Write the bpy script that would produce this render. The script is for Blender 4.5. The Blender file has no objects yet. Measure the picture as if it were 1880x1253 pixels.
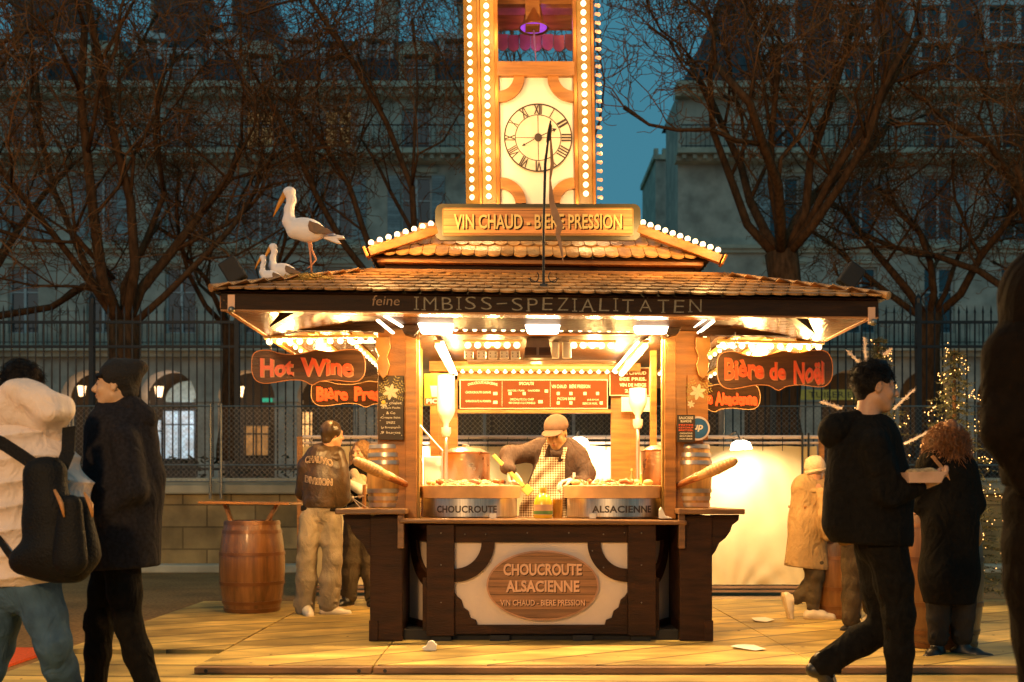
import bpy, bmesh, math, random
import numpy as np
from mathutils import Vector, Matrix, Euler
from math import sin, cos, pi, radians

random.seed(7)
SC = bpy.context.scene
COL = SC.collection
F, H0, CX, YH = 1850.0, 1.1, 940.0, 910.0        # focal length (px of the 1880 px wide frame), eye height, principal column, horizon row


def P(x, y, D):
    """The point at distance D (metres along the view axis) seen at pixel x, y: used once, to survey positions off the photograph."""
    return Vector(((x - CX) * D / F, D, H0 + (YH - y) * D / F))


# ------------------------------------------------------------------ mesh builder
class MB:
    def __init__(s):
        s.v, s.f = [], []

    def add(s, vs, fs):
        o = len(s.v)
        s.v.extend([tuple(p) for p in vs])
        s.f.extend([tuple(i + o for i in q) for q in fs])
        return s

    def bx(s, x0, x1, y0, y1, z0, z1):
        vs = [(x0, y0, z0), (x1, y0, z0), (x1, y1, z0), (x0, y1, z0), (x0, y0, z1), (x1, y0, z1), (x1, y1, z1), (x0, y1, z1)]
        return s.add(vs, [(0, 3, 2, 1), (4, 5, 6, 7), (0, 1, 5, 4), (1, 2, 6, 5), (2, 3, 7, 6), (3, 0, 4, 7)])

    def box(s, c, size, M=None):
        hx, hy, hz = size[0] / 2, size[1] / 2, size[2] / 2
        vs = [Vector(p) for p in [(-hx, -hy, -hz), (hx, -hy, -hz), (hx, hy, -hz), (-hx, hy, -hz), (-hx, -hy, hz), (hx, -hy, hz), (hx, hy, hz), (-hx, hy, hz)]]
        if M is not None:
            vs = [M @ p for p in vs]
        c = Vector(c)
        return s.add([p + c for p in vs], [(0, 3, 2, 1), (4, 5, 6, 7), (0, 1, 5, 4), (1, 2, 6, 5), (2, 3, 7, 6), (3, 0, 4, 7)])

    def beam(s, a, b, w, h, up=(0, 0, 1)):
        a, b = Vector(a), Vector(b)
        d = (b - a); L = d.length; d.normalize()
        r = d.cross(Vector(up))
        if r.length < 1e-5:
            r = Vector((1, 0, 0))
        r.normalize(); u = r.cross(d)
        M = Matrix((r, d, u)).transposed()
        return s.box((a + b) / 2, (w, L, h), M)

    def tube(s, pts, rad, n=8, cap=True):
        pts = [Vector(p) for p in pts]
        if not hasattr(rad, '__len__'):
            rad = [rad] * len(pts)
        o = len(s.v)
        prev = None
        for i, p in enumerate(pts):
            d = (pts[min(i + 1, len(pts) - 1)] - pts[max(i - 1, 0)])
            if d.length < 1e-9:
                d = Vector((0, 0, 1))
            d.normalize()
            if prev is None:
                r = d.cross(Vector((0, 0, 1)))
                if r.length < .05:
                    r = d.cross(Vector((0, 1, 0)))
            else:
                r = prev - d * prev.dot(d)
            r.normalize(); prev = r
            u = d.cross(r)
            for k in range(n):
                a = 2 * pi * k / n
                q = p + (r * cos(a) + u * sin(a)) * rad[i]
                s.v.append((q.x, q.y, q.z))
        for i in range(len(pts) - 1):
            for k in range(n):
                k2 = (k + 1) % n
                s.f.append((o + i * n + k, o + i * n + k2, o + (i + 1) * n + k2, o + (i + 1) * n + k))
        if cap:
            s.f.append(tuple(o + k for k in range(n))[::-1])
            s.f.append(tuple(o + (len(pts) - 1) * n + k for k in range(n)))
        return s

    def lathe(s, prof, c=(0, 0, 0), n=24, M=None):
        o = len(s.v); c = Vector(c)
        for r, z in prof:
            for k in range(n):
                a = 2 * pi * k / n
                p = Vector((r * cos(a), r * sin(a), z))
                if M is not None:
                    p = M @ p
                s.v.append(tuple(p + c))
        for i in range(len(prof) - 1):
            for k in range(n):
                k2 = (k + 1) % n
                s.f.append((o + i * n + k, o + i * n + k2, o + (i + 1) * n + k2, o + (i + 1) * n + k))
        if prof[0][0] > 1e-6:
            s.f.append(tuple(o + k for k in range(n))[::-1])
        if prof[-1][0] > 1e-6:
            s.f.append(tuple(o + (len(prof) - 1) * n + k for k in range(n)))
        return s

    def ball(s, c, r, n=10, m=6, sc=(1, 1, 1)):
        prof = [(sin(pi * i / m), -cos(pi * i / m)) for i in range(m + 1)]
        o = len(s.v); c = Vector(c)
        s.v.append((c.x, c.y, c.z - r * sc[2]))
        for i in range(1, m):
            for k in range(n):
                a = 2 * pi * k / n
                s.v.append((c.x + r * prof[i][0] * cos(a) * sc[0], c.y + r * prof[i][0] * sin(a) * sc[1], c.z + r * prof[i][1] * sc[2]))
        s.v.append((c.x, c.y, c.z + r * sc[2]))
        e = len(s.v) - 1
        for k in range(n):
            k2 = (k + 1) % n
            s.f.append((o, o + 1 + k2, o + 1 + k))
            for i in range(m - 2):
                a, b = o + 1 + i * n, o + 1 + (i + 1) * n
                s.f.append((a + k, a + k2, b + k2, b + k))
            s.f.append((o + 1 + (m - 2) * n + k, o + 1 + (m - 2) * n + k2, e))
        return s

    def prism(s, poly, y0, y1, tf=None):
        """poly: (x, z) outline, extruded along y."""
        n = len(poly)
        vs = [(x, y0, z) for x, z in poly] + [(x, y1, z) for x, z in poly]
        if tf:
            vs = [tf(Vector(p)) for p in vs]
        fs = [tuple(range(n)), tuple(range(2 * n - 1, n - 1, -1))]
        fs += [(i + n, (i + 1) % n + n, (i + 1) % n, i) for i in range(n)]
        return s.add(vs, fs)

    def quad(s, a, b, c, d):
        return s.add([a, b, c, d], [(0, 1, 2, 3)])

    def build(s, name, m, parent=None, smooth=False, bevel=0.0, warp=None, origin=None, **tags):
        me = bpy.data.meshes.new(name)
        vs = s.v
        if warp:
            vs = [tuple(warp(Vector(p))) for p in vs]
        if parent is None and origin is None:
            a = np.array(vs)
            lo, hi = a.min(0), a.max(0)
            origin = ((lo[0] + hi[0]) / 2, (lo[1] + hi[1]) / 2, lo[2])
        if parent is not None:
            origin = (0, 0, 0)
        if parent is None:
            vs = [(p[0] - origin[0], p[1] - origin[1], p[2] - origin[2]) for p in vs]
        me.from_pydata([tuple(p) for p in vs], [], s.f)
        me.validate()
        return finish(name, me, m, parent, smooth, bevel, origin, tags)


def finish(name, me, m, parent, smooth, bevel, origin, tags):
    for mm in (m if isinstance(m, (list, tuple)) else [m]):
        me.materials.append(mm)
    if smooth is True:
        me.polygons.foreach_set('use_smooth', [True] * len(me.polygons))
    o = bpy.data.objects.new(name, me)
    COL.objects.link(o)
    if smooth == 'auto':
        me.polygons.foreach_set('use_smooth', [True] * len(me.polygons))
        me.update()
        try:
            me.set_sharp_from_angle(angle=radians(38))
        except Exception:
            pass
    if parent is not None:
        o.parent = parent
        if parent.get('_root'):
            o.location = -Vector(parent['_root'])
    else:
        o.location = origin
    if bevel > 0:
        b = o.modifiers.new('bevel', 'BEVEL'); b.width = bevel; b.segments = 2; b.limit_method = 'ANGLE'; b.angle_limit = radians(40)
        b.harden_normals = False
    tag(o, **tags)
    return o


def tag(o, label=None, cat=None, group=None, kind=None):
    if label: o['label'] = label
    if cat: o['category'] = cat
    if group: o['group'] = group
    if kind: o['kind'] = kind
    return o


def thing(name, label, cat, loc, group=None):
    """Empty at the thing's base; parts are built in world coordinates and shifted by its location."""
    o = bpy.data.objects.new(name, None)
    COL.objects.link(o)
    o.empty_display_size = .1
    o.location = loc
    o['_root'] = tuple(loc)
    return tag(o, label, cat, group)


def dup(root, loc, label=None, group=None, rz=0.0):
    r = root.copy(); COL.objects.link(r)
    r.location = loc
    r.rotation_euler = (0, 0, rz)
    if label: r['label'] = label
    if group: r['group'] = group
    for ch in list(root.children):
        c = ch.copy(); COL.objects.link(c); c.parent = r
        for g in ch.children:
            d = g.copy(); COL.objects.link(d); d.parent = c
    return r


# ------------------------------------------------------------------ text as mesh
_tc = {}


def glyphs(txt, bold=0.0, spacing=1.0, res=3):
    key = (txt, bold, spacing, res)
    if key in _tc:
        return _tc[key]
    cu = bpy.data.curves.new('lettering', 'FONT')
    cu.body = txt; cu.size = 1; cu.offset = bold; cu.resolution_u = res; cu.space_character = spacing
    cu.extrude = 0
    ob = bpy.data.objects.new('lettering', cu)
    me = bpy.data.meshes.new_from_object(ob)
    v = np.array([tuple(p.co) for p in me.vertices]).reshape(-1, 3)
    f = [tuple(p.vertices) for p in me.polygons]
    bpy.data.objects.remove(ob); bpy.data.curves.remove(cu); bpy.data.meshes.remove(me)
    _tc[key] = (v, f)
    return v, f


def text(mb, txt, c, w, h, bold=0.0, jitter=0.0, thick=0.0, right=(1, 0, 0), up=(0, 0, 1), spacing=1.0, shear=0.0, arc=0.0, res=3):
    """Letters laid in the plane (right, up), centred on c, stretched to width w and height h."""
    v, f = glyphs(txt, bold, spacing, res)
    if not len(v):
        return mb
    v = v.copy()
    lo, hi = v.min(0), v.max(0)
    x = (v[:, 0] - (lo[0] + hi[0]) / 2) / max(hi[0] - lo[0], 1e-6) * w
    y = (v[:, 1] - (lo[1] + hi[1]) / 2) / max(hi[1] - lo[1], 1e-6) * h
    if jitter:
        n = max(len(txt), 1)
        k = np.floor((x / w + .5) * n)
        y = y * (1 + jitter * .35 * np.sin(k * 2.3 + 1)) + jitter * h * .12 * np.sin(k * 4.1)
    if shear:
        x = x + y * shear
    if arc:
        y = y + arc * (1 - (2 * x / w) ** 2)
    R, U = Vector(right).normalized(), Vector(up).normalized()
    N = R.cross(U)                                   # right x up points away from... toward the viewer is -y for x,z
    c = Vector(c)
    pts = [c + R * float(a) + U * float(b) for a, b in zip(x, y)]
    if thick:
        n = len(pts)
        back = [p - N * thick for p in pts]
        e = {}
        for q in f:
            for i in range(len(q)):
                a, b = q[i], q[(i + 1) % len(q)]
                e[(a, b)] = e.get((a, b), 0) + 1
        sides = [(a, a + n, b + n, b) for (a, b) in e if (b, a) not in e]
        mb.add(pts + back, list(f) + sides)
    else:
        mb.add(pts, f)
    return mb


# ------------------------------------------------------------------ materials
MATS = {}


def mat(name, col, rough=.6, metal=0.0, var=.25, scale=8.0, bump=.0, bscale=40.0, stretch=None, emit=None, es=0.0, spec=.5, coat=0.0,
        island=0.0, planks=None, col2=None, alpha=None, dirt=0.0, sheen=0.0, folds=0.0, fscale=7.0, glow=False):
    """planks=(axis, pitch, angle) darkens lines every pitch metres; stretch scales the noise coordinates (wood grain)."""
    if name in MATS:
        return MATS[name]
    m = bpy.data.materials.new(name); m.use_nodes = True
    nt = m.node_tree; N = nt.nodes; L = nt.links
    b = N['Principled BSDF']
    b.inputs['Roughness'].default_value = rough
    b.inputs['Metallic'].default_value = metal
    b.inputs['Specular IOR Level'].default_value = spec
    if coat: b.inputs['Coat Weight'].default_value = coat; b.inputs['Coat Roughness'].default_value = .15
    if sheen: b.inputs['Sheen Weight'].default_value = sheen
    tc = N.new('ShaderNodeTexCoord')
    mp = N.new('ShaderNodeMapping'); L.new(tc.outputs['Object'], mp.inputs[0])
    if stretch: mp.inputs['Scale'].default_value = stretch
    no = N.new('ShaderNodeTexNoise'); no.inputs['Scale'].default_value = scale; no.inputs['Detail'].default_value = 6
    L.new(mp.outputs[0], no.inputs[0])
    rp = N.new('ShaderNodeValToRGB')
    c2 = col2 or tuple(c * (1 + var) for c in col)
    c1 = tuple(c * (1 - var) for c in col)
    rp.color_ramp.elements[0].position = .32; rp.color_ramp.elements[0].color = (*c1, 1)
    rp.color_ramp.elements[1].position = .68; rp.color_ramp.elements[1].color = (*c2, 1)
    L.new(no.outputs['Fac'], rp.inputs[0])
    out = rp.outputs[0]

    def mult(colsock, facsock):
        mx = N.new('ShaderNodeMix'); mx.data_type = 'RGBA'; mx.blend_type = 'MULTIPLY'; mx.inputs[0].default_value = 1
        L.new(colsock, mx.inputs[6]); L.new(facsock, mx.inputs[7])
        return mx.outputs[2]
    bumpin = None
    if island:
        g = N.new('ShaderNodeNewGeometry')
        mr = N.new('ShaderNodeMapRange'); mr.inputs[3].default_value = 1 - island; mr.inputs[4].default_value = 1 + island * .6
        L.new(g.outputs['Random Per Island'], mr.inputs[0]); out = mult(out, mr.outputs[0])
    if planks:
        ax, pitch, ang = planks
        m2 = N.new('ShaderNodeMapping'); L.new(tc.outputs['Object'], m2.inputs[0]); m2.inputs['Rotation'].default_value = (0, 0, radians(ang))
        sx = N.new('ShaderNodeSeparateXYZ'); L.new(m2.outputs[0], sx.inputs[0])
        ma = N.new('ShaderNodeMath'); ma.operation = 'DIVIDE'; ma.inputs[1].default_value = pitch; L.new(sx.outputs[ax], ma.inputs[0])
        fr = N.new('ShaderNodeMath'); fr.operation = 'FRACT'; L.new(ma.outputs[0], fr.inputs[0])
        fl = N.new('ShaderNodeMath'); fl.operation = 'FLOOR'; L.new(ma.outputs[0], fl.inputs[0])
        wn = N.new('ShaderNodeTexWhiteNoise'); wn.noise_dimensions = '1D'; L.new(fl.outputs[0], wn.inputs['W'])
        mr = N.new('ShaderNodeMapRange'); mr.inputs[3].default_value = .72; mr.inputs[4].default_value = 1.15
        L.new(wn.outputs['Value'], mr.inputs[0]); out = mult(out, mr.outputs[0])
        cr = N.new('ShaderNodeValToRGB'); cr.color_ramp.elements[0].color = (.05, .04, .03, 1); cr.color_ramp.elements[0].position = .0
        cr.color_ramp.elements[1].position = .11; cr.color_ramp.elements[1].color = (1, 1, 1, 1)
        L.new(fr.outputs[0], cr.inputs[0]); out = mult(out, cr.outputs[0]); bumpin = cr.outputs[0]
    if dirt:
        n3 = N.new('ShaderNodeTexNoise'); n3.inputs['Scale'].default_value = 1.7; n3.inputs['Detail'].default_value = 8
        L.new(tc.outputs['Object'], n3.inputs[0])
        cr = N.new('ShaderNodeValToRGB'); cr.color_ramp.elements[0].position = .3; cr.color_ramp.elements[1].position = .62
        cr.color_ramp.elements[0].color = (1 - dirt, 1 - dirt, 1 - dirt, 1); cr.color_ramp.elements[1].color = (1, 1, 1, 1)
        L.new(n3.outputs['Fac'], cr.inputs[0]); out = mult(out, cr.outputs[0])
    L.new(out, b.inputs['Base Color'])
    if rough > .15:
        mr = N.new('ShaderNodeMapRange'); mr.inputs[3].default_value = rough * .8; mr.inputs[4].default_value = min(1, rough * 1.25)
        L.new(no.outputs['Fac'], mr.inputs[0]); L.new(mr.outputs[0], b.inputs['Roughness'])
    if bump or bumpin:
        bn = N.new('ShaderNodeTexNoise'); bn.inputs['Scale'].default_value = bscale; bn.inputs['Detail'].default_value = 5
        L.new(mp.outputs[0], bn.inputs[0])
        bp = N.new('ShaderNodeBump'); bp.inputs['Strength'].default_value = min(1, bump * 2); bp.inputs['Distance'].default_value = .01
        if bumpin:
            ad = N.new('ShaderNodeMath'); ad.operation = 'ADD'; L.new(bn.outputs['Fac'], ad.inputs[0]); L.new(bumpin, ad.inputs[1])
            L.new(ad.outputs[0], bp.inputs['Height']); bp.inputs['Strength'].default_value = max(.3, bump)
        else:
            L.new(bn.outputs['Fac'], bp.inputs['Height'])
        L.new(bp.outputs[0], b.inputs['Normal'])
    if folds:
        m4 = N.new('ShaderNodeMapping'); L.new(tc.outputs['Object'], m4.inputs[0]); m4.inputs['Scale'].default_value = (1, 1, .55)
        n4 = N.new('ShaderNodeTexNoise'); n4.inputs['Scale'].default_value = fscale; n4.inputs['Detail'].default_value = 2.5; n4.inputs['Distortion'].default_value = 1.3
        L.new(m4.outputs[0], n4.inputs[0])
        b4 = N.new('ShaderNodeBump'); b4.inputs['Strength'].default_value = min(1, folds); b4.inputs['Distance'].default_value = .06
        L.new(n4.outputs['Fac'], b4.inputs['Height'])
        if b.inputs['Normal'].links: L.new(b.inputs['Normal'].links[0].from_socket, b4.inputs['Normal'])
        L.new(b4.outputs[0], b.inputs['Normal'])
    if emit and glow:
        gn = N.new('ShaderNodeTexNoise'); gn.inputs['Scale'].default_value = 2.2; gn.inputs['Detail'].default_value = 4; L.new(tc.outputs['Object'], gn.inputs[0])
        gr = N.new('ShaderNodeMapRange'); gr.inputs[1].default_value = .3; gr.inputs[2].default_value = .7; gr.inputs[3].default_value = es * .15; gr.inputs[4].default_value = es * 1.7
        L.new(gn.outputs['Fac'], gr.inputs[0]); L.new(gr.outputs[0], b.inputs['Emission Strength'])
    if emit:
        b.inputs['Emission Color'].default_value = (*emit, 1); b.inputs['Emission Strength'].default_value = es
        try: m.cycles.emission_sampling = 'NONE'
        except Exception: pass
    if alpha is not None:
        b.inputs['Alpha'].default_value = alpha
    MATS[name] = m
    return m


# ------------------------------------------------------------------ signed-distance sculpting (people, storks)
def _n(v):
    v = Vector(v); v.normalize(); return v


class Sculpt:
    def __init__(s, lo, hi, h):
        s.h = h
        s.lo = np.array(lo, float)
        n = np.ceil((np.array(hi, float) - s.lo) / h).astype(int) + 1
        s.n = n
        s.g = np.full(n, .3, np.float32)
        s.ax = [(s.lo[i] + h * np.arange(n[i])).astype(np.float32) for i in range(3)]

    def _sl(s, lo, hi, m):
        a = np.maximum(((np.array(lo) - m - s.lo) / s.h).astype(int), 0)
        b = np.minimum(((np.array(hi) + m - s.lo) / s.h).astype(int) + 2, s.n)
        if (b <= a).any():
            return None
        sl = tuple(slice(a[i], b[i]) for i in range(3))
        X, Y, Z = np.meshgrid(s.ax[0][sl[0]], s.ax[1][sl[1]], s.ax[2][sl[2]], indexing='ij')
        return sl, X, Y, Z

    def _mix(s, sl, d, k, op):
        g = s.g[sl]
        if op == 'sub':
            d = -d
            if k > 0:
                hh = np.clip(.5 - .5 * (g - d) / k, 0, 1)
                s.g[sl] = g + (d - g) * hh + k * hh * (1 - hh)
            else:
                s.g[sl] = np.maximum(g, d)
            return
        if k > 0:
            hh = np.clip(.5 + .5 * (g - d) / k, 0, 1)
            s.g[sl] = g + (d - g) * hh - k * hh * (1 - hh)
        else:
            s.g[sl] = np.minimum(g, d)

    def cone(s, a, b, ra, rb, k=.02, sq=None, op='add'):
        """Tapered capsule; sq=(axis, factor) flattens it along an axis by the factor (<1)."""
        a, b = np.array(a, float), np.array(b, float)
        R = max(ra, rb)
        q = s._sl(np.minimum(a, b) - R, np.maximum(a, b) + R, k + 3 * s.h + .02)
        if q is None: return s
        sl, X, Y, Z = q
        px, py, pz = X - a[0], Y - a[1], Z - a[2]
        d = b - a
        fac = 1.0
        if sq:
            nx = np.array(_n(sq[0])); fac = sq[1]
            e = px * nx[0] + py * nx[1] + pz * nx[2]
            w = e * (1 / fac - 1)
            px, py, pz = px + w * nx[0], py + w * nx[1], pz + w * nx[2]
            e2 = d @ nx; d = d + nx * e2 * (1 / fac - 1)
        L2 = max(d @ d, 1e-9)
        t = np.clip((px * d[0] + py * d[1] + pz * d[2]) / L2, 0, 1)
        D = np.sqrt((px - t * d[0]) ** 2 + (py - t * d[1]) ** 2 + (pz - t * d[2]) ** 2) - (ra + t * (rb - ra))
        s._mix(sl, (D * (fac if fac < 1 else 1) if sq else D).astype(np.float32), k, op)
        return s

    def chain(s, pts, rads, k=.02, sq=None):
        for i in range(len(pts) - 1):
            s.cone(pts[i], pts[i + 1], rads[i], rads[i + 1], k, sq)
        return s

    def ell(s, c, r, k=.02, M=None, op='add'):
        c = np.array(c, float); R = max(r)
        q = s._sl(c - R, c + R, k + 3 * s.h + .02)
        if q is None: return s
        sl, X, Y, Z = q
        x, y, z = X - c[0], Y - c[1], Z - c[2]
        if M is not None:                      # M: columns are the local axes
            m = np.array(M)
            x, y, z = (x * m[0][0] + y * m[1][0] + z * m[2][0], x * m[0][1] + y * m[1][1] + z * m[2][1], x * m[0][2] + y * m[1][2] + z * m[2][2])
        k0 = np.sqrt((x / r[0]) ** 2 + (y / r[1]) ** 2 + (z / r[2]) ** 2)
        k1 = np.sqrt((x / r[0] ** 2) ** 2 + (y / r[1] ** 2) ** 2 + (z / r[2] ** 2) ** 2) + 1e-6
        s._mix(sl, (k0 * (k0 - 1) / k1).astype(np.float32), k, op)
        return s

    def cut(s, p, n):
        p, n = np.array(p, float), np.array(_n(n))
        X, Y, Z = np.meshgrid(*s.ax, indexing='ij', sparse=True)
        s.g = np.maximum(s.g, ((X - p[0]) * n[0] + (Y - p[1]) * n[1] + (Z - p[2]) * n[2]).astype(np.float32))
        return s

    def ripple(s, amp, freq, seed=0, stretch=(1, 1, 1)):
        rnd = random.Random(seed)
        X, Y, Z = np.meshgrid(*s.ax, indexing='ij', sparse=True)
        tot = 0
        for i in range(5):
            k = np.array([rnd.uniform(-1, 1) * stretch[0], rnd.uniform(-1, 1) * stretch[1], rnd.uniform(-1, 1) * stretch[2]])
            k = k / np.linalg.norm(k) * freq * rnd.uniform(.6, 1.6)
            k2 = np.array([rnd.uniform(-1, 1) for _ in range(3)]) * freq * .35
            tot = tot + np.sin(X * k[0] + Y * k[1] + Z * k[2] + rnd.uniform(0, 6) + 1.5 * np.sin(X * k2[0] + Y * k2[1] + Z * k2[2])) / 2.2
        s.g = s.g + (tot * amp).astype(np.float32)
        return s

    def mesh(s):
        g = s.g.copy()
        g[0], g[-1], g[:, 0], g[:, -1], g[:, :, 0], g[:, :, -1] = .1, .1, .1, .1, .1, .1
        ins = g < 0
        nx, ny, nz = s.n
        c = [ins[dx:nx - 1 + dx, dy:ny - 1 + dy, dz:nz - 1 + dz] for dx in (0, 1) for dy in (0, 1) for dz in (0, 1)]
        cnt = sum(a.astype(np.int8) for a in c)
        act = (cnt > 0) & (cnt < 8)
        I = np.argwhere(act)
        idx = np.full(act.shape, -1, np.int64); idx[act] = np.arange(len(I))
        acc = np.zeros((len(I), 3)); num = np.zeros(len(I))
        for ax in range(3):
            for p in (0, 1):
                for q in (0, 1):
                    o = [0, 0, 0]; others = [a for a in range(3) if a != ax]
                    o[others[0]] = p; o[others[1]] = q
                    A = I + o; B = A.copy(); B[:, ax] += 1
                    ga = g[A[:, 0], A[:, 1], A[:, 2]]; gb = g[B[:, 0], B[:, 1], B[:, 2]]
                    m = (ga < 0) != (gb < 0)
                    t = np.where(m, ga / np.where(m, ga - gb, 1), 0)
                    pt = A.astype(float); pt[:, ax] += t
                    acc[m] += pt[m]; num[m] += 1
        V = acc / np.maximum(num, 1)[:, None] * s.h + s.lo
        faces = []
        for ax in range(3):
            o1, o2 = [a for a in range(3) if a != ax]
            sl0 = [slice(None)] * 3; sl1 = [slice(None)] * 3
            sl0[ax] = slice(0, -1); sl1[ax] = slice(1, None)
            ch = ins[tuple(sl0)] != ins[tuple(sl1)]
            E = np.argwhere(ch)
            E = E[(E[:, o1] > 0) & (E[:, o2] > 0) & (E[:, o1] < s.n[o1] - 1) & (E[:, o2] < s.n[o2] - 1)]
            st = ins[E[:, 0], E[:, 1], E[:, 2]]
            def cell(d1, d2):
                C = E.copy(); C[:, o1] += d1; C[:, o2] += d2
                return idx[C[:, 0], C[:, 1], C[:, 2]]
            q = np.stack([cell(-1, -1), cell(0, -1), cell(0, 0), cell(-1, 0)], 1)
            flip = st if ax != 1 else ~st
            q[~flip] = q[~flip][:, ::-1]
            faces.append(q)
        Fc = np.concatenate(faces)
        Fc = Fc[(Fc >= 0).all(1)]
        return V, Fc

    def build(s, name, m, parent=None, origin=None, extra=None, **tags):
        V, Fc = s.mesh()
        if extra is not None:
            for (v2, f2) in extra:
                Fc = np.concatenate([Fc, f2 + len(V)]); V = np.concatenate([V, v2])
        if parent is None:
            if origin is None:
                origin = ((V[:, 0].min() + V[:, 0].max()) / 2, (V[:, 1].min() + V[:, 1].max()) / 2, V[:, 2].min())
            V = V - np.array(origin)
        else:
            origin = (0, 0, 0)
        me = bpy.data.meshes.new(name)
        me.vertices.add(len(V)); me.vertices.foreach_set('co', V.astype(np.float32).ravel())
        me.loops.add(len(Fc) * 4); me.loops.foreach_set('vertex_index', Fc.astype(np.int32).ravel())
        me.polygons.add(len(Fc)); me.polygons.foreach_set('loop_start', np.arange(0, len(Fc) * 4, 4, dtype=np.int32))
        me.update(calc_edges=True); me.validate()
        return finish(name, me, m, parent, True, 0, origin, tags)
# ------------------------------------------------------------------ palette
M_WOODW = mat('varnished warm timber', (.4, .165, .032), .38, var=.35, scale=3, stretch=(1, 1, 8), bump=.15, bscale=30, dirt=.25)
M_WOODH = mat('varnished horizontal timber', (.38, .155, .032), .4, var=.35, scale=3, stretch=(1, 6, 9), bump=.15, bscale=30, dirt=.25)
M_DARK = mat('dark stained timber', (.036, .013, .004), .5, var=.45, spec=.22, scale=4, stretch=(1, 1, 6), bump=.25, bscale=25, dirt=.4)
M_DARKH = mat('dark stained beam', (.036, .013, .004), .5, var=.45, spec=.22, scale=4, stretch=(1, 6, 8), bump=.25, bscale=25, dirt=.4)
M_FASC = mat('nearly black fascia board', (.03, .014, .006), .6, var=.4, scale=4, stretch=(1, 6, 8), bump=.2, bscale=25, spec=.2)
M_TOP = mat('worn counter timber', (.2, .095, .035), .35, var=.3, scale=4, stretch=(.6, 6, 6), bump=.2, bscale=22, dirt=.3)
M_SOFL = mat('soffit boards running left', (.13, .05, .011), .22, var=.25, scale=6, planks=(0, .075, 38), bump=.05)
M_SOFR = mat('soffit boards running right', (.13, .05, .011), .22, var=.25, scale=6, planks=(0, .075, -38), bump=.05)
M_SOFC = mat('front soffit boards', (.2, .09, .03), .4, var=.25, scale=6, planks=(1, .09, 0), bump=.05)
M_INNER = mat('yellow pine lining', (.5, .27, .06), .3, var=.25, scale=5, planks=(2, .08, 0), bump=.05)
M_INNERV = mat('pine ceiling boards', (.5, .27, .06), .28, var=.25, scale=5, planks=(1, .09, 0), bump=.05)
M_TILE = mat('clay roof tile', (.5, .26, .09), .42, var=.3, scale=14, island=.45, bump=.25, bscale=60, dirt=.45)
M_TILE2 = mat('glazed clay roof tile', (.6, .32, .11), .2, var=.3, scale=14, island=.4, bump=.2, bscale=60, dirt=.3)
M_CREAM = mat('cream lacquered board', (.74, .6, .5), .45, var=.06, scale=3, bump=.05, dirt=.12)
M_CLOCKW = mat('white enamel panel', (.82, .74, .62), .4, var=.05, scale=3, dirt=.08)
M_BRASS = mat('orange anodised trim', (.45, .17, .035), .3, metal=.6, var=.15)
M_MUST = mat('mustard lamp channel', (.26, .14, .02), .4, var=.15)
M_BULB = mat('warm lamp bulb', (.9, .8, .6), .3, emit=(1, .74, .42), es=3.6)
M_BULBT = mat('bright lamp bulb', (.9, .8, .6), .3, emit=(1, .74, .42), es=2.6)
M_BULBDIM = mat('lamp bulb seen from behind', (.8, .4, .2), .3, emit=(1, .45, .2), es=.9)
M_FLOOD = mat('floodlight glass', (.9, .8, .7), .3, emit=(1, .8, .58), es=9.0)
M_TUBE = mat('strip lamp cover', (.9, .9, .8), .3, emit=(1, .8, .55), es=6.0)
M_BLACK = mat('black powder coated steel', (.02, .02, .022), .45, var=.3)
M_BLK = mat('matt black', (.012, .011, .011), .7, var=.3)
M_STEEL = mat('brushed stainless steel', (.72, .66, .58), .33, metal=1, var=.15, scale=20, stretch=(6, 6, .3))
M_COPPER = mat('hammered copper', (.72, .36, .17), .28, metal=1, var=.15, scale=9, bump=.15, bscale=35)
M_RIM = mat('tan pan rim', (.62, .34, .15), .45, var=.15, scale=8, bump=.1, bscale=30)
M_GALV = mat('galvanised steel', (.28, .26, .22), .4, metal=.8, var=.2)
M_WHITE = mat('white plastic', (.8, .76, .7), .4, var=.05)
M_PAPER = mat('white paper', (.8, .77, .7), .7, var=.05)
M_BRONZE = mat('bell bronze', (.35, .15, .05), .35, metal=.7, var=.2)
M_INK = mat('dark clock ink', (.05, .03, .02), .5)
M_RED = mat('red sign paint', (.88, .13, .04), .4, var=.1)
M_ORLET = mat('orange letter edge', (.75, .3, .12), .4, var=.1)
M_GREYLET = mat('faded painted letters', (.24, .2, .13), .6, var=.3, scale=60)
M_TANLET = mat('faded brown letters', (.3, .17, .08), .6, var=.3, scale=60)
M_SIGNB = mat('brown sign board', (.1, .042, .016), .45, var=.4, scale=5, stretch=(.6, 4, 5), bump=.3, bscale=18)
M_SIGNP = mat('printed plank sign', (.72, .3, .09), .45, var=.3, scale=5, stretch=(.5, 4, 9), planks=(2, .055, 0))
M_GOLD = mat('gold letter', (.85, .58, .2), .4, var=.12)
M_SAND = mat('sand letter', (.72, .42, .26), .5, var=.08)
M_OLIVE = mat('dark olive frame', (.06, .045, .012), .4, var=.2)
M_MENU = mat('orange menu board', (.12, .03, .007), .6, spec=.15, var=.15, scale=3)
M_CHALKB = mat('chalkboard', (.035, .02, .01), .55, var=.3)
M_CHALK = mat('chalk white', (.75, .68, .55), .8, var=.15)
M_YEL = mat('yellow paint', (.8, .5, .05), .4, var=.1)
M_GREEN = mat('leaf green paint', (.1, .2, .05), .5, var=.2)
M_BARRL = mat('small oak cask', (.55, .29, .07), .35, var=.3, scale=5, stretch=(5, 5, .5), island=.0, bump=.1)
M_BARR = mat('varnished barrel staves', (.22, .09, .022), .3, var=.35, scale=4, stretch=(5, 5, .5), bump=.15, coat=.3, dirt=.25)
M_HOOP = mat('barrel hoop', (.18, .07, .02), .35, metal=.3, var=.2)
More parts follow.
